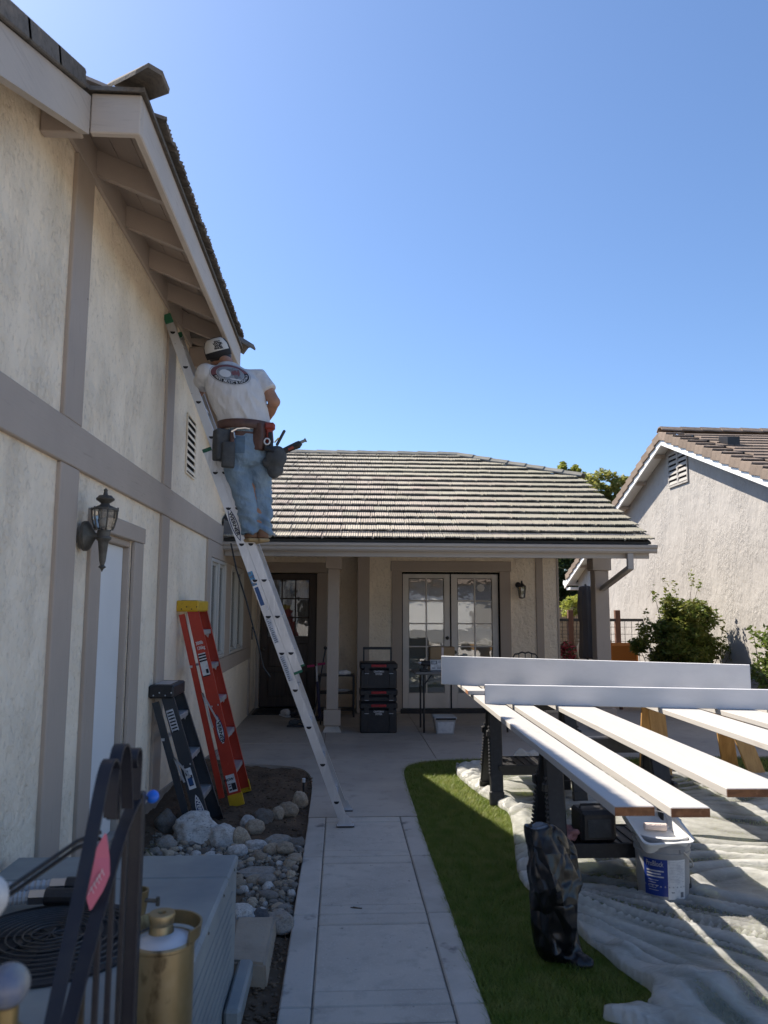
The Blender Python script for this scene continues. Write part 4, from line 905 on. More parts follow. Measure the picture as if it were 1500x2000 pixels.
def tree(name, label, x, y, h, crowns, m, seed, leaf=0.16, n=14000):
    t_ = thing(name, label, 'tree', (x, y, 0), 'trees behind the house')
    gg = G(); gg.tube([(x, y, 0), (x + 0.05, y, h * 0.3), (x - 0.05, y, h * 0.55)], [0.16, 0.13, 0.08], 8)
    for (cx, cy, cz), R_ in crowns: gg.tube([(x, y, h * 0.4), ((x + cx) / 2 + 0.1, (y + cy) / 2, (h * 0.4 + cz) / 2), (cx, cy, cz)], [0.08, 0.06, 0.02], 6)
    gg.done('trunk', 'bark', t_)
    cs = []; rr = []
    for i, (c, R_) in enumerate(crowns):
        a, b = clumps(c, R_, 16, seed + i, min(R_) * 0.28, min(R_) * 0.5); cs += a; rr += b
    leaves('crown', cs, rr, [n // len(cs)] * len(cs), leaf, m, t_, seed)
    return t_
tree('leafy_tree', 'rounded olive green tree between the two roofs', 10.9, 31, 7.4, [((10.6, 31, 6.75), (0.75, 0.8, 0.75)), ((11.35, 31, 6.6), (0.6, 0.8, 0.75)), ((10.25, 31, 6.0), (0.9, 0.9, 0.9)), ((11.3, 31, 5.5), (0.9, 0.9, 1.0)), ((10.7, 31, 4.8), (1.2, 1.0, 1.0))], 'leaf_tree', 21, n=11000, leaf=0.19)
tree('slender_tree', 'slender yellow green tree just above the hip roof end', 9.2, 30, 7.2, [((8.98, 30, 7.0), (0.28, 0.3, 0.6)), ((9.52, 30, 7.0), (0.26, 0.3, 0.58)), ((9.2, 30, 6.0), (0.6, 0.6, 0.8))], 'leaf_light', 33, n=6500, leaf=0.16)
tree('dark_tree', 'dark dense tree seen under the porch eave', 7.4, 26, 4.2, [((7.0, 26, 3.2), (1.0, 0.8, 1.0)), ((7.9, 26, 2.6), (1.0, 0.8, 1.0)), ((6.9, 26, 2.2), (0.9, 0.8, 0.8)), ((8.1, 26, 3.6), (0.9, 0.8, 0.8))], 'leaf_dark', 45, n=14000)
bush((5.95, 19.4, 1.75), (0.42, 0.35, 0.35), 12, 1400, 0.09, 'leaf_light', 'light green shrub rising over the tan block fence', 51)

fence = thing('block_fence', 'tan block fence across the back yard', 'fence', (6, 20, 0))
for r_ in range(9):
    for k in range(16):
        x = 3.6 + k * 0.41 + (0.2 if r_ % 2 else 0); z = r_ * 0.19
        gg = G(); gg.box(x, x + 0.40, 20.2, 20.4, z, z + 0.182, 0.006); gg.done('block', 'block', fence)
    gg = G(); gg.box(3.6, 10.4, 20.22, 20.38, r_ * 0.19 + 0.001, r_ * 0.19 + 0.189); gg.done('mortar', 'joint', fence)
tr = thing('wire_trellis', 'black wire trellis panel on brown timber posts', 'trellis', (5.0, 16.2, 0))
for x in (4.88, 5.9):
    gg = G(); gg.box(x - 0.055, x + 0.055, 16.15, 16.25, 0, 1.68, 0.006); gg.done('post', 'wood_post', tr)
gg = G(); gg.box(4.2, 6.6, 16.16, 16.20, 1.44, 1.50, 0.004); gg.done('rail', 'black_metal', tr)
for k in range(16):
    gg = G(); gg.tube([(4.25 + k * 0.15, 16.18, 0.1), (4.25 + k * 0.15, 16.18, 1.45)], 0.006, 4); gg.done('wire', 'black_metal', tr)
for k in range(9):
    gg = G(); gg.tube([(4.2, 16.185, 0.12 + k * 0.15), (6.6, 16.185, 0.12 + k * 0.15)], 0.006, 4); gg.done('wire', 'black_metal', tr)
t_ = thing('flowering_shrub', 'dark red flowering shrub beside the timber trellis post', 'shrub', (4.55, 15.6, 0))
stems('stem', (4.55, 15.6, 0), [(4.5, 15.6, 0.9), (4.6, 15.6, 1.1), (4.45, 15.6, 0.7)], 0.012, 'bark', t_)
cs, rr = clumps((4.57, 15.6, 0.75), (0.16, 0.16, 0.5), 12, 71, 0.10, 0.16)
leaves('flowers', cs, rr, [60] * 12, 0.07, 'flower', t_, 72); leaves('foliage', cs, rr, [40] * 12, 0.07, 'leaf_dark', t_, 73)

um = thing('patio_umbrella', 'closed charcoal patio umbrella standing beside the right porch post', 'umbrella', (4.52, 14.0, 0))
gg = G(); gg.tube([(4.52, 14.0, 0.05), (4.52, 14.0, 2.16)], 0.022, 8); gg.done('pole', 'black_metal', um)
gg = G(); rings = []
for z, r_ in ((2.13, 0.05), (2.11, 0.10), (2.0, 0.125), (1.7, 0.145), (1.5, 0.13), (1.45, 0.11), (1.2, 0.12), (0.85, 0.14), (0.80, 0.12)):
    rings.append([(4.52 + (r_ * (1 + 0.22 * math.cos(k * math.pi / 2 * 1.0 + k))) * math.cos(2 * math.pi * k / 24), 14.0 + r_ * (1 + 0.22 * math.cos(k * 2.2)) * math.sin(2 * math.pi * k / 24), z) for k in range(24)])
gg.loft(rings); gg.done('canopy', 'umbrella', um, smooth=True)
gg = G(); gg.lathe([(0.0, 0.0), (0.24, 0.0), (0.24, 0.04), (0.05, 0.08), (0.04, 0.2), (0, 0.2)], (4.52, 14.0, 0), 16); gg.done('base', 'black_metal', um)

ch = thing('patio_armchair', 'orange cushioned patio armchair left of the green bush', 'armchair', (5.1, 13.5, 0))
gg = G(); gg.box(4.80, 5.34, 13.62, 13.74, 0.42, 1.10, 0.05); gg.done('backrest', 'orange', ch)
gg = G(); gg.box(4.82, 5.32, 13.10, 13.62, 0.34, 0.50, 0.04); gg.done('seat', 'orange', ch)
gg = G()
for x in (4.77, 5.33): gg.box(x, x + 0.05, 13.1, 13.7, 0.62, 0.67, 0.01); gg.box(x, x + 0.05, 13.1, 13.15, 0.0, 0.62); gg.box(x, x + 0.05, 13.65, 13.7, 0.0, 0.62)
gg.done('frame', 'wood_post', ch)
for nm, lb, cat, x, y, prof, m in (('glazed_pot', 'round white glazed pot beside the timber trellis post', 'pot', 4.78, 14.9, [(0.0, 0), (0.10, 0), (0.16, 0.15), (0.17, 0.32), (0.12, 0.42), (0.14, 0.46), (0.11, 0.46), (0.0, 0.40)], 'white_pot'),):
    p = thing(nm, lb, cat, (x, y, 0.65)); st = G(); st.lathe(prof, (x, y, 0.65), 18); st.done('pot', m, p, smooth=True)
pst = thing('garden_table', 'low white garden table behind the umbrella', 'table', (4.95, 14.9, 0))
gg = G(); gg.box(4.55, 5.35, 14.6, 15.2, 0.60, 0.645, 0.008); gg.done('table_top', 'white_pot', pst)
for x in (4.60, 5.26):
    for y in (14.66, 15.10): gg = G(); gg.box(x, x + 0.05, y, y + 0.05, 0, 0.60); gg.done('leg', 'white_pot', pst)
bx = G(); bx.box(4.98, 5.25, 14.75, 15.0, 0.647, 1.10, 0.01); tag(bx.done('storage_box', 'card'), 'tan cardboard box on the white garden table', 'box')

# ------------------------------------------------------------------ added unseen behind the camera for bounce light: driveway, street front (also for door reflections)
gg = G(); gg.box(0.66, 6.4, -13.0, 1.19, -0.2, -0.004); gg.box(-3.4, 0.655, -13.0, -1.01, -0.2, -0.004); gg.done('bounce_driveway', 'bounce_driveway', kind='structure')
oh = thing('added_street_house', 'beige stucco house behind the camera, seen only mirrored in the door glass', 'house', (1.5, -14, 0))
gg = G(); gg.box(-9, 12, -20, -14, 0, 3.2); gg.done('wall', 'stucco_far', oh)
gg = G(); gg.prism([(-20.6, 3.1), (-13.4, 3.1), (-17, 4.9)], 'x', -9.5, 12.5); gg.done('roof', 'tile_far', oh)
gg = G(); gg.box(2.0, 6.8, -14.0, -13.97, 0.05, 2.4, 0.005); gg.done('garage_door', 'door_white', oh)
for x in (-7, -3.2): gg = G(); gg.box(x, x + 1.8, -14.0, -13.97, 0.9, 2.2, 0.005); gg.done('window', 'dark', oh)

# ------------------------------------------------------------------ wall lanterns
ln = thing('wall_lantern', 'large bronze coach lantern with torch tail beside the white side door', 'wall lamp', (-1.455, 4.40, 2.1))
gg = G(); gg.lathe([(0.0, 0), (0.085, 0), (0.085, 0.022), (0.075, 0.03), (0.04, 0.05), (0.018, 0.065), (0.014, 0.11)], (-1.455, 4.37, 2.10), 12, Matrix.Rotation(math.pi / 2, 4, 'Y')); gg.done('back_plate', 'bronze', ln, auto=40)
LX, LY = -1.345, 4.37
gg = G(); gg.lathe([(0.0, 1.895), (0.004, 1.905), (0.010, 1.916), (0.022, 1.925), (0.011, 1.936), (0.018, 1.96), (0.027, 2.055), (0.030, 2.07), (0.044, 2.085), (0.043, 2.092), (0.034, 2.098), (0.036, 2.13), (0.033, 2.132)], (LX, LY, 0), 16); gg.done('tail', 'bronze', ln, auto=40)
gg = G(); gg.lathe([(0.045, 2.135), (0.054, 2.15), (0.067, 2.20), (0.072, 2.245)], (LX, LY, 0), 6); gg.done('glass_shade', 'glass_lamp', ln)
gg = G(); gg.lathe([(0.078, 2.246), (0.078, 2.254), (0.03, 2.275), (0.022, 2.285), (0.050, 2.305), (0.052, 2.312), (0.034, 2.330), (0.014, 2.334), (0.010, 2.352), (0.012, 2.362), (0.004, 2.372), (0, 2.373)], (LX, LY, 0), 12); gg.done('canopy', 'bronze', ln, auto=40)
for k in range(6):
    a = k * math.pi / 3; gg = G(); gg.tube([(LX + r_ * math.cos(a), LY + r_ * math.sin(a), z) for r_, z in ((0.047, 2.132), (0.056, 2.15), (0.069, 2.20), (0.074, 2.262))], 0.0045, 5); gg.done('rib', 'bronze', ln)
gg = G(); gg.sphere((LX, LY, 2.175), 0.024, sz=1.25); gg.done('bulb', 'label_white', ln, smooth=True)
l2 = thing('wall_lantern', 'small black lantern on the stucco right of the French doors', 'wall lamp', (3.02, 12.74, 2.0))
gg = G(); gg.lathe([(0, 0), (0.05, 0), (0.045, 0.02), (0.015, 0.03), (0.012, 0.09)], (2.96, 12.74, 2.10), 10, Matrix.Rotation(math.pi / 2, 4, 'X')); gg.done('back_plate', 'black_metal', l2, auto=40)
gg = G(); gg.lathe([(0.0, 2.17), (0.012, 2.16), (0.02, 2.12), (0.075, 2.075), (0.075, 2.065), (0.0, 2.065)], (3.0, 12.64, 0), 8); gg.done('canopy', 'black_metal', l2)
gg = G(); gg.lathe([(0.045, 1.89), (0.068, 2.06)], (3.0, 12.64, 0), 6); gg.done('glass_shade', 'glass_lamp', l2)
gg = G()
for k in range(6):
    a = k * math.pi / 3; gg.tube([(3.0 + 0.047 * math.cos(a), 12.64 + 0.047 * math.sin(a), 1.885), (3.0 + 0.07 * math.cos(a), 12.64 + 0.07 * math.sin(a), 2.063)], 0.005, 4)
gg.lathe([(0, 1.865), (0.05, 1.88), (0.05, 1.89), (0, 1.89)], (3.0, 12.64, 0), 6); gg.done('cage', 'black_metal', l2)

# ------------------------------------------------------------------ ladders
def logo(origin, xdir, ydir, L, W, parent, rim='ink', fill='label_white', ink='ink', txt='WERNER', tsz=0.66, squeeze=1.30):
    """lens-shaped plate with lettering along it"""
    mx = frame(origin, xdir, ydir); n = 18
    def lens(l, w):
        return [(-l + 2 * l * k / n, w * math.sin(math.pi * k / n) ** 0.8) for k in range(n + 1)] + [(l - 2 * l * k / n, -w * math.sin(math.pi * k / n) ** 0.8) for k in range(1, n)]
    for i, (l, w, m) in enumerate(((L / 2, W / 2, rim), (L / 2 - 0.016, W / 2 - 0.007, fill))):
        gg = G(); gg.prism(lens(l, w), 'z', 0.0004 * (i + 1), 0.0004 * (i + 1) + 0.0004); bmesh.ops.transform(gg.bm, matrix=mx, verts=gg.bm.verts); gg.done('logo_plate', m, parent)
    zz = mx.to_3x3() @ V((0, 0, 1))
    lettering(txt, W * tsz, V(origin) + zz * 0.0022, xdir, ydir, ink, parent, bold=0.0012, squeeze=squeeze)

el = thing('extension_ladder', 'tall aluminium extension ladder leaning from the path to the eave', 'ladder', (0.065, 6.3, 0))
U = V((-0.3612, -0.0329, 0.9319)).normalized(); Wd = V((0, 1, 0)); Wd = (Wd - U * Wd.dot(U)).normalized(); Nn = -(U.cross(Wd))
EM = Matrix((Nn, Wd, U)).transposed().to_4x4(); EM.translation = V((0.0476, 6.262, 0.0))
def ew(n, w, u): return EM @ V((n, w, u))
def rail(n0, depth, w0, side, s0, s1, name, m='alu'):
    """channel: web on the outside, two lips turned inward"""
    gg = G(); t = 0.004; lip = 0.028 * side
    a, b = sorted((w0, w0 + t * side)); gg.box(n0 - depth / 2, n0 + depth / 2, a, b, s0, s1, mx=EM)
    for q in (-1, 1):
        e0 = n0 + q * depth / 2; c, d = sorted((e0, e0 - q * t)); a2, b2 = sorted((w0 + t * side, w0 + lip)); gg.box(c, d, a2, b2, s0, s1, mx=EM)
    return gg.done(name, m, el)
LW = 0.47
FO = 0.069
rb = [rail(0, 0.067, 0.0, 1, 0.06, 3.19, 'base_rail'), rail(0, 0.067, LW, -1, 0.06, 3.19, 'base_rail')]
rf_ = [rail(FO, 0.068, 0.004, 1, 1.26, 4.32, 'fly_rail'), rail(FO, 0.068, LW - 0.004, -1, 1.26, 4.32, 'fly_rail')]
def dshape(cx, cs, r, n=10): return [(cx + r * math.cos(a), cs - r * math.sin(a)) for a in [math.pi * k / n for k in range(n + 1)]]
def rung(n0, s):
    up = V((0, 0, 1)); ang = math.atan2((Nn.dot(up)), U.dot(up))
    def sec(r): return [V((n0, 0, s)) + V((math.cos(-ang) * x - math.sin(-ang) * z, 0, math.sin(-ang) * x + math.cos(-ang) * z)) * 1.0 for x, z in dshape(0, 0.007, r)]
    gg = G(); gg.loft([[EM @ (p + V((0, w, 0))) for p in sec(0.016)] for w in (-0.003, LW + 0.003)]); rg = gg.done('rung', 'alu', el)
    gg = G(); gg.loft([[EM @ (p + V((0, w, 0))) for p in sec(0.028)] for w in (-0.0022, 0.001)]); gg.done('rung_collar', 'alu', rg)
    gg = G(); gg.loft([[EM @ (p + V((0, w, 0))) for p in sec(0.021)] for w in (-0.0045, -0.0028)]); gg.done('rung_hollow_shade', 'ink', rg)  # black plate painted as the shade inside the hollow rung
for k in range(10): rung(0.0, 0.198 + 0.3102 * k)
for k in range(4, 14): rung(FO, 0.198 + 0.3102 * k - 0.024)
for w in (0.0, LW):
    gg = G(); gg.box(-0.030, 0.036, w - 0.008, w + 0.008, 4.29, 4.37, 0.004, mx=EM @ Matrix.Translation((FO, 0, 0))); gg.done('end_cap', 'green_tape', el)
    gg = G(); gg.box(-0.037, 0.037, w - 0.007, w + 0.007, 3.175, 3.205, 0.003, mx=EM); gg.done('end_cap', 'green_tape', el)
    gg = G(); gg.box(FO - 0.035, FO + 0.036, w - 0.006, w + 0.006, 1.242, 1.262, 0.003, mx=EM); gg.done('end_cap', 'green_tape', el)
    b0 = ew(0, w, 0.0)                                   # swivel shoe
    gg = G(); sgn = -1 if w == 0 else 1
    gg.prism([(b0.x - 0.062, 0.012), (b0.x + 0.062, 0.012), (b0.x + 0.03, 0.075), (b0.x - 0.012, 0.105), (b0.x - 0.04, 0.085)], 'y', b0.y + sgn * 0.008, b0.y + sgn * 0.012); gg.box(b0.x - 0.068, b0.x + 0.068, b0.y - 0.03, b0.y + 0.03, 0.010, 0.014)
    sh = gg.done('shoe', 'alu', el)
    gg = G(); gg.box(b0.x - 0.070, b0.x + 0.070, b0.y - 0.032, b0.y + 0.032, 0.0005, 0.0098, 0.002); gg.done('shoe_pad', 'dark_plastic', sh)
    for q in ((1.60, 'hook'),):
        gg = G(); gg.box(-0.02, 0.06, w - 0.012 + (0.02 if w == 0 else -0.02), w + 0.0 + (0.02 if w == 0 else -0.02), 1.42, 1.56, 0.006, mx=EM); gg.done('rung_lock', 'alu', el)
WF = lambda n, s: ew(n, -0.0006, s)
logo(ew(0, -0.0008, 2.545), -U, Nn, 0.30, 0.058, el, rim='ink_navy', fill='label_white')
def sticker(n0, n1, s0, s1, m, lines=0):
    gg = G(); gg.box(n0, n1, -0.0014, -0.0006, s0, s1, mx=EM); st = gg.done('sticker', m, el)
    if lines:
        gg = G()
        for k in range(lines): s = s0 + (s1 - s0) * (k + 0.3) / lines; gg.box(n0 + 0.004, n1 - 0.003 - random.uniform(0, (n1 - n0) * 0.4), -0.0021, -0.0015, s, s + (s1 - s0) / lines * 0.45, mx=EM)
        gg.done('fine_print', 'ink_grey', st)
sticker(-0.034, 0.006, 2.02, 2.14, 'label_cyan', 4); sticker(-0.026, 0.006, 1.85, 2.005, 'label_blue', 0); sticker(0.008, 0.026, 1.80, 1.83, 'label_grey')
sticker(-0.026, 0.010, 1.53, 1.755, 'label_grey', 14); sticker(-0.026, 0.010, 1.21, 1.42, 'label_grey', 13)
gg = G(); gg.tube([(-0.955, 6.60, 2.25), (-0.90, 6.60, 2.02), (-0.815, 6.60, 1.77), (-0.70, 6.60, 1.38), (-0.655, 6.62, 1.20), (-0.60, 6.65, 1.12)], 0.0075, 6); tag(gg.done('hanging_rope', 'cable'), 'black rope hanging slack behind the extension ladder', 'rope')

def step_ladder(name, label, xf, xt, y0, W, zt, nst, fib, capm, footm, depth=0.105, flare=0.035):
    t_ = thing(name, label, 'step ladder', (xf, y0, 0))
    u = V((xt - xf, 0, zt)).normalized(); L = math.hypot(xt - xf, zt); n = V((u.z, 0, -u.x)); w = V((0, 1, 0))
    mx = Matrix((n, w, u)).transposed().to_4x4(); mx.translation = V((xf, y0, 0))
    def side(sgn, yb, yt):
        # front rail: wide channel, web outward
        d0, d1 = depth, depth * 0.86; t = 0.006; lip = 0.032
        g1 = G()
        def hx(n0a, n1a, n0b, n1b, o0, o1, s0, s1):
            p = []
            for s, (na, nb_), yy in ((s0, (n0a, n1a), yb + (yt - yb) * s0 / L), (s1, (n0b, n1b), yb + (yt - yb) * s1 / L)):
                p += [(na, yy + o0, s), (nb_, yy + o0, s), (nb_, yy + o1, s), (na, yy + o1, s)]
            g1.hexa([mx @ V(q) for q in p])
        hx(-d0, 0, -d1, 0, 0, t * sgn, 0.035, L)
        hx(-0.005, 0, -0.005, 0, t * sgn, lip * sgn, 0.035, L); hx(-d0, -d0 + 0.005, -d1, -d1 + 0.005, t * sgn, lip * sgn, 0.035, L)
        f = g1.done('front_rail', fib, t_)
        g1 = G(); s1 = 0.105
        hx(-d0 - 0.004, 0.005, -d0 - 0.004, 0.005, -0.004 * sgn, 0.002 * sgn, 0.0, s1); hx(0.001, 0.006, 0.001, 0.006, 0.002 * sgn, (lip + 0.004) * sgn, 0.0, s1); hx(-d0 - 0.004, 0.004, -d0 - 0.004, 0.004, 0.0, (lip + 0.004) * sgn, 0.0, 0.012)
        g1.done('foot', footm, f)
        g1 = G(); e0, e1 = depth + 0.032, depth * 0.86 + 0.030; rw = 0.050
        hx(-e0 - rw, -e0, -e1 - rw, -e1, 0.004 * sgn, 0.009 * sgn, 0.10, L - 0.02); hx(-e0 - 0.004, -e0, -e1 - 0.004, -e1, 0.009 * sgn, 0.030 * sgn, 0.10, L - 0.02)
        g1.done('rear_rail', fib, t_)
        g1 = G()
        for k in range(2):
            for q in (0.02, 0.075):
                c = mx @ V((-q, yb + (yt - yb) * 0.5 - 0.001 * sgn, L * 0.5 + 0.004 * k)); g1.lathe([(0, 0), (0.006, 0.0), (0.004, 0.003), (0, 0.003)], c, 8, Matrix.Rotation(sgn * math.pi / 2, 4, 'X'))
        g1.done('rivets', 'alu', f)
        return f
    f0 = side(1, 0.0, flare); side(-1, W, W - flare)
    for k in range(nst):
        s = 0.30 + k * 0.315
        yy0 = flare * s / L + 0.007; yy1 = W - flare * s / L - 0.007; c = mx @ V((-0.05, 0, s)); z = c.z
        gg = G(); gg.box(c.x - 0.055, c.x + 0.045, y0 + yy0, y0 + yy1, z - 0.005, z + 0.004, 0.002); gg.box(c.x + 0.041, c.x + 0.045, y0 + yy0, y0 + yy1, z - 0.035, z - 0.005)
        sp = gg.done('step', 'alu', t_)
        for yy, sg in ((y0 + yy1 - 0.004, -1), (y0 + yy0, 1)):
            gg = G(); gg.prism([(c.x - 0.05, z - 0.006), (c.x + 0.04, z - 0.006), (c.x + 0.02, z - 0.075)], 'y', yy, yy + 0.004); gg.done('step_brace', 'alu', sp)
    gg = G()
    for s in (0.45, L * 0.72):                           # cross bars of the rear frame
        a = mx @ V((-depth - 0.06, 0.02, s)); b = mx @ V((-depth - 0.06, W - 0.02, s)); gg.beam(a, b, 0.025, 0.02)
    gg.done('rear_bar', 'alu', t_)
    top = mx @ V((0, 0, L))
    gg = G(); gg.box(top.x - depth - 0.075, top.x + 0.012, y0 + flare - 0.022, y0 + W - flare + 0.022, top.z - 0.035, top.z + 0.065, 0.012); cp = gg.done('top_cap', capm, t_)
    gg = G(); gg.box(top.x - depth - 0.045, top.x - 0.03, y0 + flare + 0.06, y0 + W - flare - 0.06, top.z + 0.064, top.z + 0.068, 0.001)
    for k in range(4): gg.sphere((top.x - 0.14 + 0.045 * k, y0 + flare - 0.022, top.z - 0.012 + 0.02 * (k % 2)), 0.006, u=8, v=6)
    gg.done('cap_rivets', 'alu' if capm != 'yellow' else 'ink', cp)
    gg = G()                                             # spreader brace folded between the rails
    a = mx @ V((-depth - 0.01, -0.006, L * 0.58)); b = mx @ V((-depth + 0.01, -0.006, L * 0.40)); c = mx @ V((-depth * 0.4, -0.006, L * 0.42))
    gg.beam(a, b, 0.006, 0.014); gg.beam(a, c, 0.006, 0.014); gg.done('spreader', 'alu', t_)
    return t_, mx, L, u, n
rl, mx, L, u, n = step_ladder('red_step_ladder', 'red fibreglass step ladder with yellow top and feet leaning folded on the wall', -0.835, -1.295, 6.98, 0.53, 1.70, 5, 'red_fg', 'yellow', 'yellow', depth=0.115)
def on(mx, n_, s, fl=0.035, L=1.7, o=-0.001): return mx @ V((n_, fl * s / L + o, s))
logo(on(mx, -0.052, 0.66, L=L), -u, n, 0.30, 0.062, rl, rim='ink_navy')
def stick(parent, mx, L, n0, n1, s0, s1, m, bars=(), o=-0.0012):
    gg = G(); yy = 0.035 * (s0 + s1) / 2 / L
    gg.box(n0, n1, yy + o - 0.0012, yy + o, s0, s1, mx=mx); st = gg.done('sticker', m, parent)
    if bars:
        gg = G()
        for a, b, c, d in bars: gg.box(n0 + (n1 - n0) * a, n0 + (n1 - n0) * b, yy + o - 0.0022, yy + o - 0.0014, s0 + (s1 - s0) * c, s0 + (s1 - s0) * d, mx=mx)
        gg.done('fine_print', 'ink', st)
stick(rl, mx, L, -0.09, -0.025, 1.15, 1.36, 'label_white', [(0.0, 1, 0.88, 0.95), (0, 1, 0.76, 0.83), (0, 1, 0.64, 0.71), (0.55, 0.9, 0.12, 0.3), (0, 1, 0.0, 0.05)])
lettering('300lb', 0.042, on(mx, -0.056, 1.452, L=L, o=-0.002), n, u, 'ink_white', rl, bold=0.001, squeeze=0.7); lettering('136kg', 0.042, on(mx, -0.052, 1.407, L=L, o=-0.002), n, u, 'ink_white', rl, bold=0.001, squeeze=0.7)
stick(rl, mx, L, -0.098, -0.022, 0.125, 0.275, 'label_white', [(0.45, 0.95, 0.1, 0.5), (0.1, 0.4, 0.1, 0.2), (0.1, 0.4, 0.3, 0.36), (0.1, 0.4, 0.45, 0.5)])
lettering('NOW', 0.032, on(mx, -0.075, 0.235, L=L, o=-0.005), n, u, 'ink', rl, bold=0.001)
sl, mx, L, u, n = step_ladder('small_step_ladder', 'small charcoal step ladder with worn stickers leaning among the rocks', -0.945, -1.30, 6.08, 0.47, 1.04, 3, 'grey_fg', 'black_plastic', 'black_plastic', depth=0.105)
logo(on(mx, -0.045, 0.20, L=L), -u, n, 0.25, 0.056, sl, rim='label_white', fill='ink_navy', ink='ink_white')
stick(sl, mx, L, -0.083, -0.028, 0.80, 0.99, 'label_grey', [(0.1, 0.9, 0.08 + 0.13 * k, 0.14 + 0.13 * k) for k in range(7)])
stick(sl, mx, L, -0.080, -0.025, 0.36, 0.53, 'label_white', [(0.1, 0.5, 0.7, 0.9), (0.5, 0.9, 0.5, 0.66), (0.2, 0.8, 0.2, 0.42)])
stick(sl, mx, L, -0.07, -0.035, 0.40, 0.455, 'label_blue', o=-0.0032)

# ------------------------------------------------------------------ boards on trestles
def board(label, p0, p1, w, z0, z1, name='primed_board'):
    """flat board whose left edge runs p0 -> p1 (p0 = near end)"""
    a = V((*p0, 0)); b = V((*p1, 0)); d = (b - a).normalized(); r_ = V((d.y, -d.x, 0))
    mx = Matrix((r_, d, V((0, 0, 1)))).transposed().to_4x4(); mx.translation = a
    gg = G(); gg.box(0, w, 0, (b - a).length, z0, z1, 0.003, mx); o = gg.done(name, 'primer', None); tag(o, label, 'board', 'primed boards laid flat to dry')
    gg = G(); gg.box(0.0015, w - 0.0015, -0.0016, 0.0002, z0 + 0.0015, z1 - 0.004, 0, mx); gg.done('cut_end', 'end_grain', o)
    return o
Z0, Z1 = 0.879, 0.918
board('flat primed board mostly in blue shade, nearest the lawn', (1.098, 3.12), (1.245, 8.25), 0.163, Z0, Z1)
board('sunlit narrow primed board ending over the paint pail', (1.316, 3.09), (1.475, 8.25), 0.158, Z0, Z1)
board('broad sunlit primed board reaching out at the right edge of the picture', (1.703, 3.40), (1.80, 8.3), 0.285, Z0, Z1)
board('broad primed board resting over the near wooden trestle legs', (2.475, 3.5), (2.61, 8.3), 0.285, Z0, Z1)
board('second primed board on the wooden trestle, between two others', (2.93, 3.6), (3.02, 8.35), 0.285, Z0, Z1)
board('outermost primed board on the wooden trestle', (3.30, 3.6), (3.42, 8.35), 0.285, Z0, Z1)
cb = G(); mxc = frame((1.165, 7.075, 0), (1, -0.03, 0), (0.03, 1, 0)); cb.box(0, 1.3, 0, 0.19, Z1 + 0.001, Z1 + 0.038, 0.003, mxc); cb = cb.done('primed_board', 'primer'); tag(cb, 'short primed board lying crosswise with its left end sticking out', 'board')
gg = G(); gg.box(-0.0016, 0.0002, 0.002, 0.188, Z1 + 0.003, Z1 + 0.034, 0, mxc); gg.done('cut_end', 'end_grain', cb)
def standing(label, p0, p1, t, h, z):
    a = V((*p0, 0)); b = V((*p1, 0)); d = (b - a).normalized(); mx = frame(a, d, (-d.y, d.x, 0))
    gg = G(); gg.box(0, (b - a).length, 0, t, z, z + h, 0.003, mx); o = gg.done('primed_board', 'primer_x'); tag(o, label, 'board')
    gg = G(); gg.box(-0.0012, 0.0002, 0.002, t - 0.002, z + 0.003, z + h - 0.003, 0, mx); gg.done('cut_end', 'end_grain', o); return o
standing('wide grey white board standing on edge, the higher one behind', (1.045, 8.06), (3.665, 6.775), 0.038, 0.290, Z1 + 0.0005)
standing('narrower grey white board standing on edge in front, running out of the picture', (1.192, 6.40), (3.95, 5.835), 0.038, 0.157, Z1 + 0.0005)

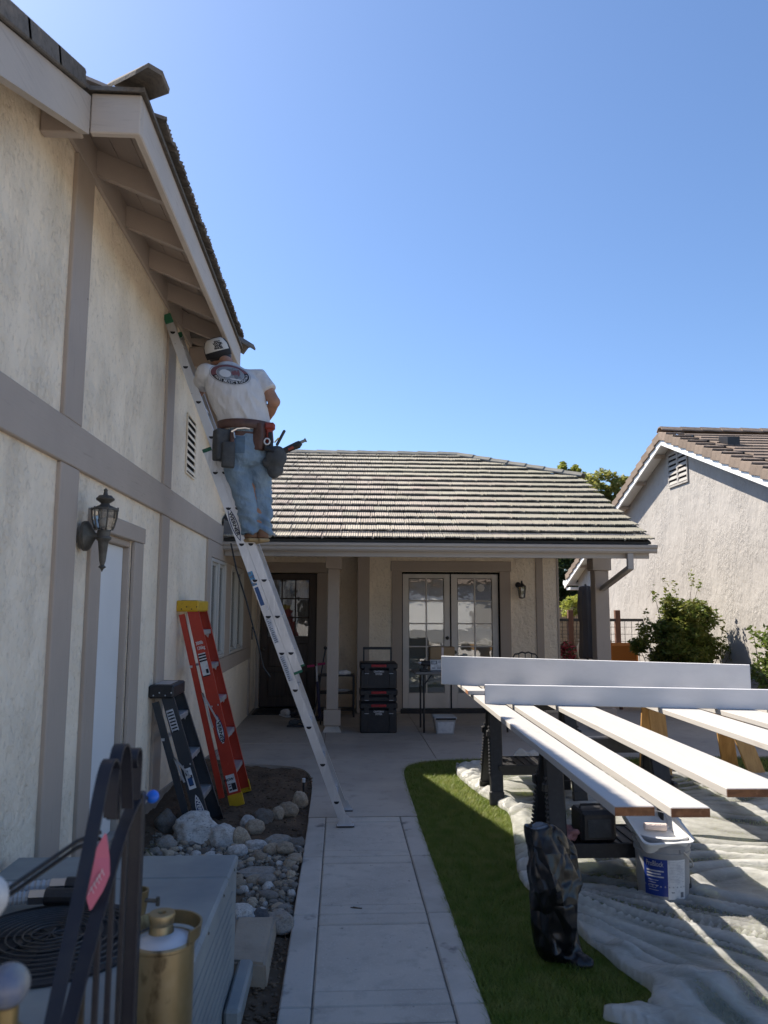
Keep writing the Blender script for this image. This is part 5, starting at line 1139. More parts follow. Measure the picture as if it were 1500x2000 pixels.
def sawhorse(label, xc, yc, wid=0.74, sh=0.30):
    t_ = thing('plastic_sawhorse', label, 'sawhorse', (xc, yc, 0))
    gg = G(); gg.box(xc - wid / 2 - 0.03, xc + wid / 2 + 0.03, yc - 0.035, yc + 0.035, 0.78, 0.877, 0.008); gg.done('top_rail', 'black_plastic', t_)
    for sx in (-1, 1):
        for sy in (-1, 1):
            xa = xc + sx * wid / 2; xb = xc + sx * (wid / 2 - 0.03)
            a = V((xa, yc + sy * 0.26, 0.02)); b = V((xb, yc + sy * 0.045, 0.80))
            gg = G(); gg.beam(a, b, 0.115, 0.045, side=(1, 0, 0), bev=0.008); gg.beam(a + V((0, 0, -0.02)), a + (b - a) * 0.12, 0.125, 0.06, side=(1, 0, 0), bev=0.008); lg = gg.done('leg', 'black_plastic', t_)
            gg = G()                                     # ratchet teeth and clamp
            for k in range(15):
                q = a + (b - a) * (0.30 + 0.035 * k) + V((sx * 0.06, sy * 0.012, 0)); gg.box(q.x - 0.006, q.x + 0.006, q.y - 0.018, q.y + 0.018, q.z, q.z + 0.014)
            gg.done('ratchet_teeth', 'dark_plastic', lg)
            q = a + (b - a) * 0.72 + V((sx * 0.066, sy * 0.02, 0)); gg = G(); gg.box(q.x - 0.016, q.x + 0.016, q.y - 0.025, q.y + 0.025, q.z - 0.02, q.z + 0.035, 0.006); gg.done('clamp', 'black_plastic', lg)
    gg = G(); y0, y1 = yc - 0.20, yc + 0.20; x0, x1 = xc - wid / 2 + 0.03, xc + wid / 2 - 0.03
    gg.box(x0, x1, y0, y1, sh - 0.03, sh - 0.012)
    for a in ((x0, x1, y0 - 0.012, y0, sh - 0.085, sh), (x0, x1, y1, y1 + 0.012, sh - 0.085, sh), (x0 - 0.01, x0, y0, y1, sh - 0.06, sh), (x1, x1 + 0.01, y0, y1, sh - 0.06, sh)): gg.box(*a, 0.003)
    for k in range(9): gg.box(x0 + 0.03 + k * 0.072, x0 + 0.07 + k * 0.072, y0 + 0.02, y1 - 0.02, sh - 0.0118, sh - 0.004)
    gg.done('shelf', 'black_plastic', t_)
    return t_
sawhorse('black plastic sawhorse farther back, under the standing boards', 1.74, 7.10, sh=0.33)
sawhorse('black plastic sawhorse in front, holding a radio on its shelf', 1.70, 5.02, sh=0.275)
def trestle(label, x0, x1, yc):
    t_ = thing('wooden_trestle', label, 'trestle', ((x0 + x1) / 2, yc, 0))
    gg = G(); gg.box(x0 - 0.55, x1 + 0.15, yc - 0.04, yc + 0.04, 0.74, 0.877, 0.004); gg.done('beam', 'ply', t_)
    for x, lean in ((x0, 0.0), (x1, 0.22)):
        for sy in (-1, 1):
            gg = G(); a = V((x + lean * (1.1 if sy < 0 else 0.8), yc + sy * 0.22, 0.0)); b = V((x, yc + sy * 0.05, 0.86)); ww = 0.17
            gg.beam(a, b, ww, 0.028, side=(1, 0, 0), bev=0.003); gg.done('leg', 'ply', t_)
    return t_
trestle('golden plywood trestle under the right hand boards', 3.28, 4.02, 8.05)

# radio and rag on the front sawhorse
rd = thing('jobsite_radio', 'boxy black radio on the shelf of the front sawhorse', 'radio', (1.60, 4.93, 0.28))
mr_ = frame((1.60, 4.93, 0.272), (1, 0.05, 0), (-0.05, 1, 0))
gg = G(); gg.box(-0.115, 0.115, -0.085, 0.10, 0.0, 0.185, 0.016, mr_); gg.done('body', 'black_plastic', rd)
gg = G(); gg.box(-0.098, 0.098, -0.094, -0.084, 0.014, 0.168, 0.004, mr_); gg.done('front_frame', 'black_plastic', rd)
gg = G(); gg.box(-0.075, 0.075, -0.0985, -0.0935, 0.03, 0.138, 0.002, mr_)
gg.done('speaker_grille', 'leather_grey', rd)
gg = G(); gg.tube([mr_ @ V((-0.09, 0.0, 0.18)), mr_ @ V((-0.085, 0.0, 0.205)), mr_ @ V((0.085, 0.0, 0.205)), mr_ @ V((0.09, 0.0, 0.18))], 0.008, 6); gg.done('handle', 'black_plastic', rd)
gg = G()
for p, r_ in (((1.44, 4.90, 0.305), 0.045), ((1.405, 4.86, 0.30), 0.035), ((1.455, 4.86, 0.33), 0.03), ((1.43, 4.93, 0.335), 0.03)): gg.sphere(p, r_, sz=0.8)
rg = fused('crumpled_rag', gg, 'rag', None, 0.008, 2, lambda p: 0.012 * mn.noise(p * 30)); tag(rg, 'crumpled pink rag beside the radio on the sawhorse', 'rag')

# ------------------------------------------------------------------ plastic sheeting over the lawn
outl = [(1.24, 8.41), (1.20, 7.95), (1.27, 7.29), (1.36, 6.82), (1.40, 6.49), (1.28, 5.79), (1.17, 5.23), (1.14, 4.90), (1.22, 4.50), (1.26, 4.12), (1.34, 3.73), (1.39, 3.55), (1.30, 3.42), (1.10, 3.36), (1.26, 3.24), (1.50, 3.10), (1.85, 2.9), (2.4, 2.75), (4.6, 2.7), (5.4, 3.2), (5.5, 7.6), (4.3, 7.9), (3.0, 8.15), (2.3, 8.60), (1.95, 8.52), (1.55, 8.42)]
op = smooth_poly(outl + [outl[0]], 5)
OP = np.array(op)
def edge_dist(x, y):
    a = OP[:-1]; b = OP[1:]; p = np.array((x, y)); ab = b - a; t = np.clip(((p - a) * ab).sum(1) / np.maximum((ab * ab).sum(1), 1e-9), 0, 1)
    d = np.hypot(*(a + ab * t[:, None] - p).T).min()
    xi, yi = a[:, 0], a[:, 1]; xj, yj = b[:, 0], b[:, 1]
    ins = (((yi > y) != (yj > y)) & (x < (xj - xi) * (y - yi) / (yj - yi + 1e-12) + xi)).sum() % 2 == 1
    return d if ins else -d
gx, gy = 210, 260; X0, X1_, Y0, Y1_ = 1.05, 5.5, 2.65, 8.65
dist = np.zeros((gy + 1, gx + 1)); co = []; folds = []
xsx = X0 + (X1_ - X0) * (np.arange(gx + 1) / gx) ** 1.35
for j in range(gy + 1):
    y = Y0 + (Y1_ - Y0) * j / gy
    for i in range(gx + 1):
        x = xsx[i]; d = edge_dist(x, y); dist[j, i] = d
        near = 1 / (1 + math.exp((y - 4.35) * 6 + (x - 2.1) * 3))      # close to the bag the folds run towards the camera, elsewhere across
        ang = math.radians(-62) * near + math.radians(8 + 25 * nz(x, y, 20, 0.5)) * (1 - near)
        wx = x + 0.09 * nz(x, y, 5, 1.6); wy = y + 0.09 * nz(x, y, 6, 1.6)
        al_ = wx * math.cos(ang) + wy * math.sin(ang); ac_ = -wx * math.sin(ang) + wy * math.cos(ang)
        f1 = math.exp(-(3.4 * nz(al_ * 1.3, ac_ * 5.5, 3)) ** 2); f2 = math.exp(-(3.6 * nz(al_ * 1.0, ac_ * 9, 8)) ** 2)
        amt = max(0.15, min(1, 0.55 + 1.2 * nz(x, y, 7, 0.9)))
        z = 0.014 + amt * (0.034 * f1 * f1 + 0.010 * f2 * f2)
        fv = min(1, 0.75 * f1 ** 1.5 + 0.45 * f2 * amt)
        bunch = math.exp(-((d - 0.11) / 0.09) ** 2)       # the edge lies gathered in a loose roll
        if y > 4.9: z += bunch * (0.04 + 0.06 * max(0, nz(x, y, 11, 4.0)) + 0.02 * nz(x, y, 15, 14)) * (1.0 if x < 2.6 else 0.35)
        if y < 4.6: z += bunch * (0.015 + 0.05 * max(0, nz(x, y, 12, 5)))
        lump = math.exp(-(((x - 1.62) / 0.22) ** 2 + ((y - 3.50) / 0.16) ** 2)); z += lump * (0.10 + 0.05 * nz(x, y, 13, 7))
        lump = math.exp(-(((x - 2.0) / 0.25) ** 2 + ((y - 8.42) / 0.10) ** 2)); z += lump * (0.10 + 0.08 * nz(x, y, 14, 9))
        pull = math.exp(-(((x - 1.32) / 0.3) ** 2 + ((y - 4.45) / 0.25) ** 2)); z += pull * 0.07
        co.append((x, y, z)); folds.append(min(1, fv + 0.5 * bunch * (1 if y > 4.9 else 0.35)))
fc = []
for j in range(gy):
    for i in range(gx):
        if max(dist[j, i], dist[j, i + 1], dist[j + 1, i], dist[j + 1, i + 1]) > 0:
            a = j * (gx + 1) + i; fc += [a, a + 1, a + gx + 2, a + gx + 1]
for j in range(gy + 1):                                  # draw the border vertices in on to the outline
    for i in range(gx + 1):
        if -0.2 < dist[j, i] < 0:
            x, y, z = co[j * (gx + 1) + i]; a_ = OP[:-1]; ab = OP[1:] - a_; p_ = np.array((x, y)); t_ = np.clip(((p_ - a_) * ab).sum(1) / np.maximum((ab * ab).sum(1), 1e-9), 0, 1)
            q_ = a_ + ab * t_[:, None]; k_ = np.hypot(*(q_ - p_).T).argmin(); co[j * (gx + 1) + i] = (q_[k_][0], q_[k_][1], 0.012 + 0.012 * nz(x, y, 4, 9))
sm_ = arrays_mesh('plastic_drop_sheet', co, fc, 4); fa_ = sm_.attributes.new('fold', 'FLOAT', 'POINT'); fa_.data.foreach_set('value', np.array(folds, dtype=np.float32))
sheet = link('plastic_drop_sheet', sm_, 'film', smooth=True)
tag(sheet, 'wrinkled clear plastic drop sheet spread over the lawn', 'plastic sheet')

# black bag standing on the grass
def ring(cx, cy, z, a, b, seed, n=26, rot=0.0):
    rr = random.Random(seed); out = []
    ph = [rr.uniform(0, 6.28) for _ in range(4)]
    for k in range(n):
        t = 2 * math.pi * k / n; m = 1 + 0.10 * math.sin(3 * t + ph[0]) + 0.09 * math.sin(5 * t + ph[1]) + 0.07 * math.sin(8 * t + ph[2])
        x, y = a * m * math.cos(t), b * m * math.sin(t); out.append((cx + x * math.cos(rot) - y * math.sin(rot), cy + x * math.sin(rot) + y * math.cos(rot), z))
    return out
gg = G(); gg.loft([ring(1.10, 3.95, 0.012, 0.115, 0.10, 1), ring(1.085, 3.94, 0.06, 0.115, 0.11, 1), ring(1.07, 3.93, 0.15, 0.105, 0.10, 2), ring(1.065, 3.92, 0.28, 0.125, 0.115, 2), ring(1.06, 3.92, 0.36, 0.135, 0.12, 3), ring(1.04, 3.92, 0.44, 0.115, 0.105, 3), ring(1.01, 3.93, 0.53, 0.075, 0.08, 4), ring(0.995, 3.94, 0.585, 0.062, 0.07, 4), ring(0.99, 3.94, 0.625, 0.058, 0.06, 5), ring(0.99, 3.94, 0.632, 0.03, 0.03, 5)])
gg.tube([(1.05, 3.96, 0.60), (1.10, 3.97, 0.565), (1.14, 3.98, 0.50), (1.19, 3.98, 0.40), (1.20, 3.97, 0.34)], [0.035, 0.045, 0.05, 0.04, 0.02], 8)
gg.tube([(1.10, 3.9, 0.03), (1.16, 3.86, 0.02), (1.215, 3.83, 0.018)], [0.06, 0.045, 0.015], 8)
def crease(p):
    d, _ = mn.voronoi(V((p.x * 5.5, p.y * 5.5, p.z * 3.0)) + mn.noise_vector(p * 4) * 0.35)
    return 0.052 * min(0.55, d[1] - d[0]) - 0.016 + 0.010 * mn.noise(V((p.x * 9, p.y * 9, p.z * 4)))
bag = fused('black_trash_bag', gg, 'bag', None, 0.008, 3, crease); tag(bag, 'crumpled black plastic bag standing on the grass', 'bag')

# paint pail and roller tray
pl = thing('paint_pail', 'grey five gallon paint pail with blue and white label', 'bucket', (1.935, 4.66, 0))
BX, BY = 1.935, 4.70
gg = G(); gg.lathe([(0.0, 0.015), (0.138, 0.015), (0.143, 0.022), (0.155, 0.275), (0.163, 0.277), (0.163, 0.287), (0.157, 0.290), (0.158, 0.312), (0.166, 0.314), (0.166, 0.324), (0.160, 0.328), (0.162, 0.355), (0.170, 0.358), (0.170, 0.372), (0.163, 0.374), (0.154, 0.372), (0.150, 0.10), (0.0, 0.09)], (BX, BY, 0), 40); gg.done('pail_body', 'pail', pl, auto=30)
def arc_plate(a0, a1, z0, z1, m, name, off=0.003, n=14):
    gg = G()
    def rad(z): return 0.143 + (0.155 - 0.143) * (z - 0.022) / 0.253 + off
    pts = [[V((BX + rad(z) * math.cos(math.radians(a0 + (a1 - a0) * k / n)), BY + rad(z) * math.sin(math.radians(a0 + (a1 - a0) * k / n)), z)) for k in range(n + 1)] for z in (z0, z1)]
    gg.loft(pts, caps=False, closed=False); return gg.done(name, m, pl)
arc_plate(206, 258, 0.05, 0.255, 'pail_label', 'blue_label'); arc_plate(258.3, 300, 0.035, 0.255, 'label_white', 'white_label')
def on_pail(s, size, ang, z, m, sq=0.75):
    a = math.radians(ang); r_ = 0.1515
    me = text_mesh(s, size, 0.0002, bold=0.0006); me.transform(Matrix.Diagonal((sq, 1, 1, 1)))
    for v in me.vertices:
        t = a + v.co.x / r_; zz = z + v.co.y; rr = 0.143 + 0.012 * (zz - 0.022) / 0.253 + 0.0046; v.co = V((BX + rr * math.cos(t), BY + rr * math.sin(t), zz))
    link('lettering', me, m, pl)
on_pail('ProBlock', 0.042, 231, 0.228, 'ink_white', 0.62)
for k in range(3): arc_plate(213, 250 - 6 * (k % 2), 0.185 - k * 0.016, 0.193 - k * 0.016, 'label_grey', 'fine_print', 0.0042, 6)
for k in range(5): arc_plate(216, 238 - 5 * (k % 2), 0.135 - k * 0.014, 0.138 - k * 0.014, 'label_grey', 'fine_print', 0.0042, 6)
for k in range(14): arc_plate(261, 297 - (k * 7 % 5), 0.242 - k * 0.0085, 0.2445 - k * 0.0085, 'label_grey', 'fine_print', 0.0042, 6)
arc_plate(287, 295, 0.045, 0.075, 'ink_grey', 'bar_code', 0.0042, 4); arc_plate(265, 272, 0.072, 0.077, 'ink_grey', 'fine_print', 0.0042, 4)
gg = G(); gg.tube([(BX + 0.172 * math.cos(a), BY + 0.172 * math.sin(a), 0.30 - 0.145 * abs(math.sin((a - math.radians(292)) ))) for a in np.linspace(math.radians(292), math.radians(385), 10)], 0.0032, 6); gg.done('bail', 'steel', pl)
gg = G(); a = math.radians(292); gg.lathe([(0, 0), (0.018, 0.0), (0.016, 0.008), (0, 0.008)], (BX + 0.160 * math.cos(a), BY + 0.160 * math.sin(a), 0.302), 10, Matrix.Rotation(math.pi / 2, 4, 'X')); gg.done('bail_ear', 'pail', pl)
ty = thing('roller_tray', 'white roller tray tipped on top of the paint pail', 'paint tray', (BX - 0.03, BY, 0.38))
tm = Matrix.Translation((BX - 0.035, BY + 0.03, 0.395)) @ Matrix.Rotation(math.radians(22), 4, 'X') @ Matrix.Rotation(math.radians(4), 4, 'Z')
def rrect(a, b, r_, z, n=4):
    out = []
    for cx, cy, s in ((a - r_, b - r_, 0), (-a + r_, b - r_, 1), (-a + r_, -b + r_, 2), (a - r_, -b + r_, 3)):
        for k in range(n + 1): t = math.pi / 2 * (s + k / n); out.append(tm @ V((cx + r_ * math.cos(t), cy + r_ * math.sin(t), z)))
    return out
gg = G(); gg.loft([rrect(0.125, 0.175, 0.03, -0.045), rrect(0.148, 0.205, 0.04, 0.04), rrect(0.160, 0.217, 0.045, 0.04), rrect(0.160, 0.217, 0.045, 0.047), rrect(0.144, 0.201, 0.04, 0.046), rrect(0.120, 0.170, 0.03, -0.038)]); gg.done('tray', 'tray', ty, auto=35)
ro = thing('paint_roller', 'small pinkish paint roller lying in the white tray', 'paint roller', (BX, BY, 0.40))
gg = G(); c0 = tm @ V((-0.045, 0.02, -0.012)); c1 = tm @ V((0.085, 0.0, -0.012)); gg.tube([c0, c1], 0.022, 12); gg.done('nap', 'roller', ro, auto=40)
gg = G(); gg.tube([c1, tm @ V((0.105, 0.0, -0.01)), tm @ V((0.105, 0.08, 0.03)), tm @ V((0.03, 0.10, 0.045)), tm @ V((0.03, 0.20, 0.085))], 0.0035, 6); gg.done('frame', 'steel', ro)

# ------------------------------------------------------------------ things on the porch
def toolbox(label, z0, z1, handle=False, words=True):
    t_ = thing('stacking_toolbox', label, 'toolbox', (0.525, 10.95, z0), 'stacked black toolboxes'); y0, y1 = 10.74, 11.15; x0, x1 = 0.262, 0.788
    gg = G(); gg.box(x0 + 0.012, x1 - 0.012, y0 + 0.012, y1 - 0.012, z0, z1 - 0.10, 0.014); gg.box(x0 + 0.02, x0 + 0.12, y0, y0 + 0.02, z0 + 0.01, z1 - 0.105, 0.006); gg.box(x1 - 0.12, x1 - 0.02, y0, y0 + 0.02, z0 + 0.01, z1 - 0.105, 0.006); gg.done('body', 'black_plastic', t_)
    gg = G(); gg.box(x0, x1, y0, y1, z1 - 0.098, z1 - 0.002, 0.022); gg.done('lid', 'black_plastic', t_)
    gg = G(); gg.box(0.525 - 0.105, 0.525 + 0.105, y0 - 0.016, y0 + 0.004, z1 - 0.062, z1 - 0.028, 0.006); gg.done('latch', 'red_plastic', t_)
    for x in (0.325, 0.662):
        gg = G(); gg.box(x, x + 0.068, y0 - 0.009, y0 + 0.004, z1 - 0.155, z1 - 0.055, 0.004); c = gg.done('clip', 'black_plastic', t_)
        gg = G(); gg.box(x + 0.004, x + 0.064, y0 - 0.0105, y0 - 0.009, z1 - 0.152, z1 - 0.146); gg.done('clip_edge', 'label_grey', c)
    if words:
        lettering('CRAFTSMAN', 0.034, (0.525, y0 - 0.004, z1 - 0.125), (1, 0, 0), (0, 0, 1), 'ink_white', t_, bold=0.0006, squeeze=0.72)
        lettering('SYSTEM', 0.034, (0.525, y0 - 0.004, z1 - 0.158), (1, 0, 0), (0, 0, 1), 'ink_white', t_, bold=0.0006, squeeze=0.80)
        gg = G(); gg.box(0.445, 0.605, y0 - 0.003, y0 + 0.02, z1 - 0.18, z1 - 0.10); gg.done('badge', 'black_plastic', t_)
    if handle:
        gg = G(); gg.beam((0.325, 11.1, z1 - 0.1), (0.325, 11.1, z1 + 0.185), 0.022, 0.022); gg.beam((0.715, 11.1, z1 - 0.1), (0.715, 11.1, z1 + 0.185), 0.022, 0.022); gg.box(0.312, 0.728, 11.085, 11.115, z1 + 0.16, z1 + 0.195, 0.006); gg.done('pull_handle', 'black_plastic', t_)
    return t_
toolbox('bottom black toolbox of the stack, deep with a red latch', 0.0, 0.415); toolbox('shallow middle black toolbox of the stack with a red latch', 0.417, 0.592, words=False); toolbox('top black toolbox of the stack with the raised pull handle', 0.594, 0.955, handle=True)
tbm = thing('folding_table', 'grey folding table with black legs in front of the French doors', 'table', (1.6, 11.0, 0))
gg = G(); gg.box(1.02, 2.45, 10.72, 11.32, 0.785, 0.825, 0.016); gg.done('table_top', 'table_top', tbm)
for x in (1.155, 2.32):
    for y in (10.78, 11.25): gg = G(); gg.tube([(x, y, 0), (x, y, 0.785)], 0.014, 8); gg.done('leg', 'black_metal', tbm)
    gg = G(); gg.tube([(x, 10.78, 0.64), (x + (0.12 if x < 2 else -0.12), 10.85, 0.785)], 0.009, 6); gg.tube([(x, 10.78, 0.60), (x, 11.25, 0.60)], 0.009, 6); gg.done('brace', 'black_metal', tbm)
gg = G(); gg.box(1.27, 1.62, 10.98, 11.2, 0.8255, 1.155, 0.004); cbx = gg.done('cardboard_box', 'card'); tag(cbx, 'brown cardboard box on the folding table', 'box')
gg = G(); gg.box(1.43, 1.46, 10.978, 10.98, 0.83, 1.15); gg.done('tape', 'roller', cbx)
sb = thing('printed_carton', 'small white printed carton in front of the cardboard box', 'carton', (1.42, 10.86, 0.83))
gg = G(); gg.box(1.25, 1.60, 10.80, 10.93, 0.8255, 0.985, 0.003); gg.done('carton', 'label_white', sb)
gg = G()
for a in ((1.26, 1.345, 0.925, 0.975), (1.36, 1.50, 0.965, 0.972), (1.36, 1.55, 0.945, 0.952), (1.30, 1.56, 0.90, 0.905), (1.27, 1.32, 0.868, 0.882), (1.34, 1.40, 0.868, 0.882), (1.43, 1.49, 0.868, 0.882), (1.25, 1.60, 0.828, 0.852)): gg.box(a[0], a[1], 10.798, 10.7995, a[2], a[3])
gg.done('print', 'ink_grey', sb)
gg = G(); gg.box(1.275, 1.33, 10.796, 10.7975, 0.935, 0.966); gg.done('print', 'label_grey', sb)
dr = thing('cordless_drill', 'black cordless drill lying on the folding table', 'drill', (1.15, 10.8, 0.83))
gg = G(); gg.tube([(1.03, 10.83, 0.955), (1.085, 10.83, 0.948)], [0.006, 0.008], 6); gg.tube([(1.085, 10.83, 0.948), (1.12, 10.83, 0.944)], [0.018, 0.026], 10); gg.done('chuck', 'steel', dr)
gg = G(); gg.tube([(1.12, 10.83, 0.944), (1.25, 10.83, 0.93)], [0.036, 0.038], 12); gg.beam((1.20, 10.83, 0.93), (1.165, 10.82, 0.855), 0.04, 0.045, bev=0.008); gg.done('body', 'black_plastic', dr)
gg = G(); gg.box(1.10, 1.21, 10.78, 10.87, 0.827, 0.865, 0.008); gg.done('battery', 'black_plastic', dr)
bn = thing('storage_bin', 'small clear plastic bin under the folding table', 'storage bin', (1.42, 10.75, 0))
gg = G(); gg.hexa([(1.315, 10.64, 0.002), (1.545, 10.64, 0.002), (1.545, 10.86, 0.002), (1.315, 10.86, 0.002), (1.29, 10.60, 0.195), (1.57, 10.60, 0.195), (1.57, 10.90, 0.195), (1.29, 10.90, 0.195)]); gg.done('body', 'bin', bn)
gg = G(); gg.box(1.275, 1.585, 10.59, 10.91, 0.196, 0.232, 0.008); gg.done('lid', 'bin', bn)
gg = G(); gg.box(1.295, 1.57, 10.586, 10.592, 0.197, 0.22, 0.001); gg.done('lid_edge', 'ink', bn)
gg = G(); gg.hexa([(1.335, 10.632, 0.02), (1.53, 10.632, 0.02), (1.53, 10.636, 0.02), (1.335, 10.636, 0.02), (1.325, 10.598, 0.165), (1.545, 10.598, 0.165), (1.545, 10.602, 0.165), (1.325, 10.602, 0.165)]); gg.done('paper_label', 'label_white', bn)
sc = thing('kick_scooter', 'purple kick scooter with pink handle grips by the left porch post', 'scooter', (-0.33, 11.6, 0))
gg = G(); gg.tube([(-0.365, 11.6, 0.845), (-0.35, 11.6, 0.60)], 0.014, 8); gg.done('stem', 'alu', sc)
gg = G(); gg.tube([(-0.35, 11.6, 0.62), (-0.30, 11.56, 0.12)], 0.022, 8); gg.box(-0.34, -0.24, 11.62, 12.15, 0.07, 0.10, 0.01); gg.tube([(-0.30, 11.57, 0.12), (-0.29, 11.66, 0.085)], 0.025, 8); gg.done('frame', 'purple', sc)
for x0, x1, z in ((-0.50, -0.395, 0.838), (-0.345, -0.235, 0.868)): gg = G(); gg.tube([(x0, 11.6, z), (x1, 11.6, z + 0.014)], 0.017, 10); gg.done('grip', 'magenta', sc)
for y in (11.52, 12.18): gg = G(); gg.lathe([(0, -0.012), (0.055, -0.012), (0.06, 0), (0.055, 0.012), (0, 0.012)], (-0.29, y, 0.062), 16, Matrix.Rotation(math.pi / 2, 4, 'Y')); gg.done('wheel', 'dark_plastic', sc)
br = thing('long_broom', 'thin black handled broom leaning behind the scooter', 'broom', (-0.32, 12.0, 0))
gg = G(); gg.tube([(-0.40, 11.9, 0.06), (-0.245, 12.1, 1.07)], 0.011, 8); gg.done('handle', 'dark_plastic', br); gg = G(); gg.sphere((-0.245, 12.1, 1.085), 0.028, u=10, v=8); gg.done('hook_cap', 'black_plastic', br); gg = G(); gg.box(-0.55, -0.26, 11.87, 11.93, 0.005, 0.075, 0.006); gg.done('bristles', 'black_plastic', br)
sf = thing('utility_shelf', 'low black utility shelf half hidden behind the left porch post', 'shelf', (0.0, 12.5, 0))
for z in (0.10, 0.36, 0.63): gg = G(); gg.box(-0.36, 0.22, 12.3, 12.66, z, z + 0.02, 0.003); gg.done('shelf_board', 'black_plastic', sf)
for x in (-0.36, 0.19):
    for y in (12.3, 12.63): gg = G(); gg.box(x, x + 0.03, y, y + 0.03, 0, 0.65); gg.done('upright', 'black_plastic', sf)
gg = G(); gg.loft([ring(-0.02, 12.45, 0.652, 0.16, 0.10, 31), ring(-0.02, 12.45, 0.69, 0.15, 0.09, 32), ring(0.0, 12.45, 0.72, 0.09, 0.05, 33)]); tag(gg.done('folded_cloth', 'label_white', smooth=True), 'crumpled white cloth on top of the utility shelf', 'cloth')
gg = G(); gg.lathe([(0, 0.382), (0.10, 0.382), (0.15, 0.405), (0.15, 0.41), (0.1, 0.39), (0, 0.39)], (0.0, 12.42, 0), 20); tag(gg.done('white_plate', 'label_white', auto=40), 'white dish on the middle of the utility shelf', 'dish')
dm = thing('door_mat', 'black rubber mat in front of the brown front door', 'mat', (-0.95, 12.98, 0))
gg = G(); gg.box(-1.42, -0.45, 12.6, 13.3, 0.002, 0.012, 0.003); gg.done('mat', 'black_plastic', dm)
gg = G()
for a in ((-1.42, -0.45, 12.6, 12.64), (-1.42, -0.45, 13.26, 13.3), (-1.42, -1.38, 12.64, 13.26), (-0.49, -0.45, 12.64, 13.26)): gg.box(*a, 0.012, 0.022, 0.003)
gg.done('rim', 'black_plastic', dm)
def shoe(label, x, y, rot, m, sole):
    t_ = thing('garden_shoe', label, 'shoe', (x, y, 0)); mx_ = Matrix.Translation((x, y, 0.0)) @ Matrix.Rotation(rot, 4, 'Z')
    gg = G(); gg.box(-0.05, 0.05, -0.15, 0.15, 0.0, 0.03, 0.012, mx_); gg.done('sole', sole, t_)
    gg = G()
    for p, r_ in (((0, 0.09, 0.055), 0.045), ((0, 0.02, 0.07), 0.048), ((0, -0.07, 0.085), 0.045), ((0, -0.10, 0.07), 0.042)): gg.sphere(p, r_, u=10, v=8)
    bmesh.ops.transform(gg.bm, matrix=mx_, verts=gg.bm.verts); fused('upper', gg, m, t_, 0.012, 3)
shoe('white sneaker behind the ladder near the front door', -0.87, 12.42, 0.5, 'label_white', 'label_white'); shoe('dark boot beside the white sneaker near the front door', -0.70, 12.3, 0.9, 'dark_plastic', 'dark_plastic'); shoe('dark slip-on shoe on the porch floor left of the post base', -0.62, 11.35, 1.4, 'leather_grey', 'dark_plastic')
pd = thing('door_keypad', 'small dark door bell plate beside the front door', 'door bell', (-1.455, 12.62, 1.3)); gg = G(); gg.box(-1.455, -1.44, 12.62, 12.70, 1.19, 1.40, 0.004); gg.done('plate', 'black_plastic', pd); gg = G(); gg.box(-1.44, -1.436, 12.64, 12.68, 1.23, 1.36, 0.002); gg.done('insert', 'label_grey', pd)
ic = thing('iron_garden_chair', 'ornate black iron chair whose scrolled top shows over the boards', 'chair', (2.87, 11.8, 0))
gg = G()
for s in (-1, 1): gg.tube([(2.87, 11.95, 1.015), (2.87 + s * 0.05, 11.95, 1.03), (2.87 + s * 0.11, 11.95, 1.005), (2.87 + s * 0.16, 11.95, 1.0), (2.87 + s * 0.19, 11.95, 0.96), (2.87 + s * 0.19, 11.93, 0.44)], 0.012, 6)
for x in (-0.1, 0, 0.1): gg.tube([(2.87 + x, 11.95, 1.01), (2.87 + x, 11.94, 0.46)], 0.007, 5)
gg.done('backrest', 'black_metal', ic)
gg = G(); gg.lathe([(0, 0.43), (0.22, 0.43), (0.22, 0.45), (0, 0.455)], (2.87, 11.72, 0), 20); gg.done('seat', 'black_metal', ic)
for x in (-0.17, 0.17):
    for y in (11.56, 11.9): gg = G(); gg.tube([(2.87 + x, y, 0.0), (2.87 + x * 0.9, y, 0.44)], 0.011, 6); gg.done('leg', 'black_metal', ic)

# ------------------------------------------------------------------ the worker on the ladder
pe = thing('person', 'worker in white printed shirt, jeans, white cap and tool belt standing on the extension ladder', 'person', (-0.70, 6.15, 2.226))
DF = V((-0.28, 0.96, 0)).normalized(); DR = V((DF.y, -DF.x, 0))
def oval(c, a, b, n=28, lean=0.0, sq=1.0):
    c = V(c); out = []
    for k in range(n):
        t = 2 * math.pi * k / n; x, y = math.cos(t), math.sin(t)
        x = math.copysign(abs(x) ** sq, x); y = math.copysign(abs(y) ** sq, y)
        out.append(c + DR * (a * x) + DF * (b * y) + V((0, 0, lean * y)))
    return out
# body: one continuous figure (head, neck, trunk, arms with hands, legs)
b = G()
b.loft([oval((-0.79, 6.16, 2.88), 0.13, 0.11), oval((-0.785, 6.16, 3.0), 0.17, 0.13), oval((-0.80, 6.15, 3.15), 0.16, 0.115), oval((-0.85, 6.13, 3.35), 0.19, 0.125), oval((-0.89, 6.13, 3.50), 0.205, 0.125), oval((-0.92, 6.15, 3.60), 0.16, 0.10), oval((-0.95, 6.19, 3.68), 0.075, 0.07), oval((-0.985, 6.225, 3.735), 0.062, 0.066), oval((-1.01, 6.245, 3.78), 0.062, 0.07)])
HC = V((-1.05, 6.275, 3.825))
b.sphere(HC, 0.105, 0.86, 1.02, 1.10); b.sphere(HC + DF * 0.055 + V((0, 0, -0.07)), 0.068, 0.9, 1, 1)   # skull and jaw
b.sphere(HC + DF * 0.125 + V((0, 0, -0.02)), 0.016, 0.9, 1.2, 1.3)                                        # nose
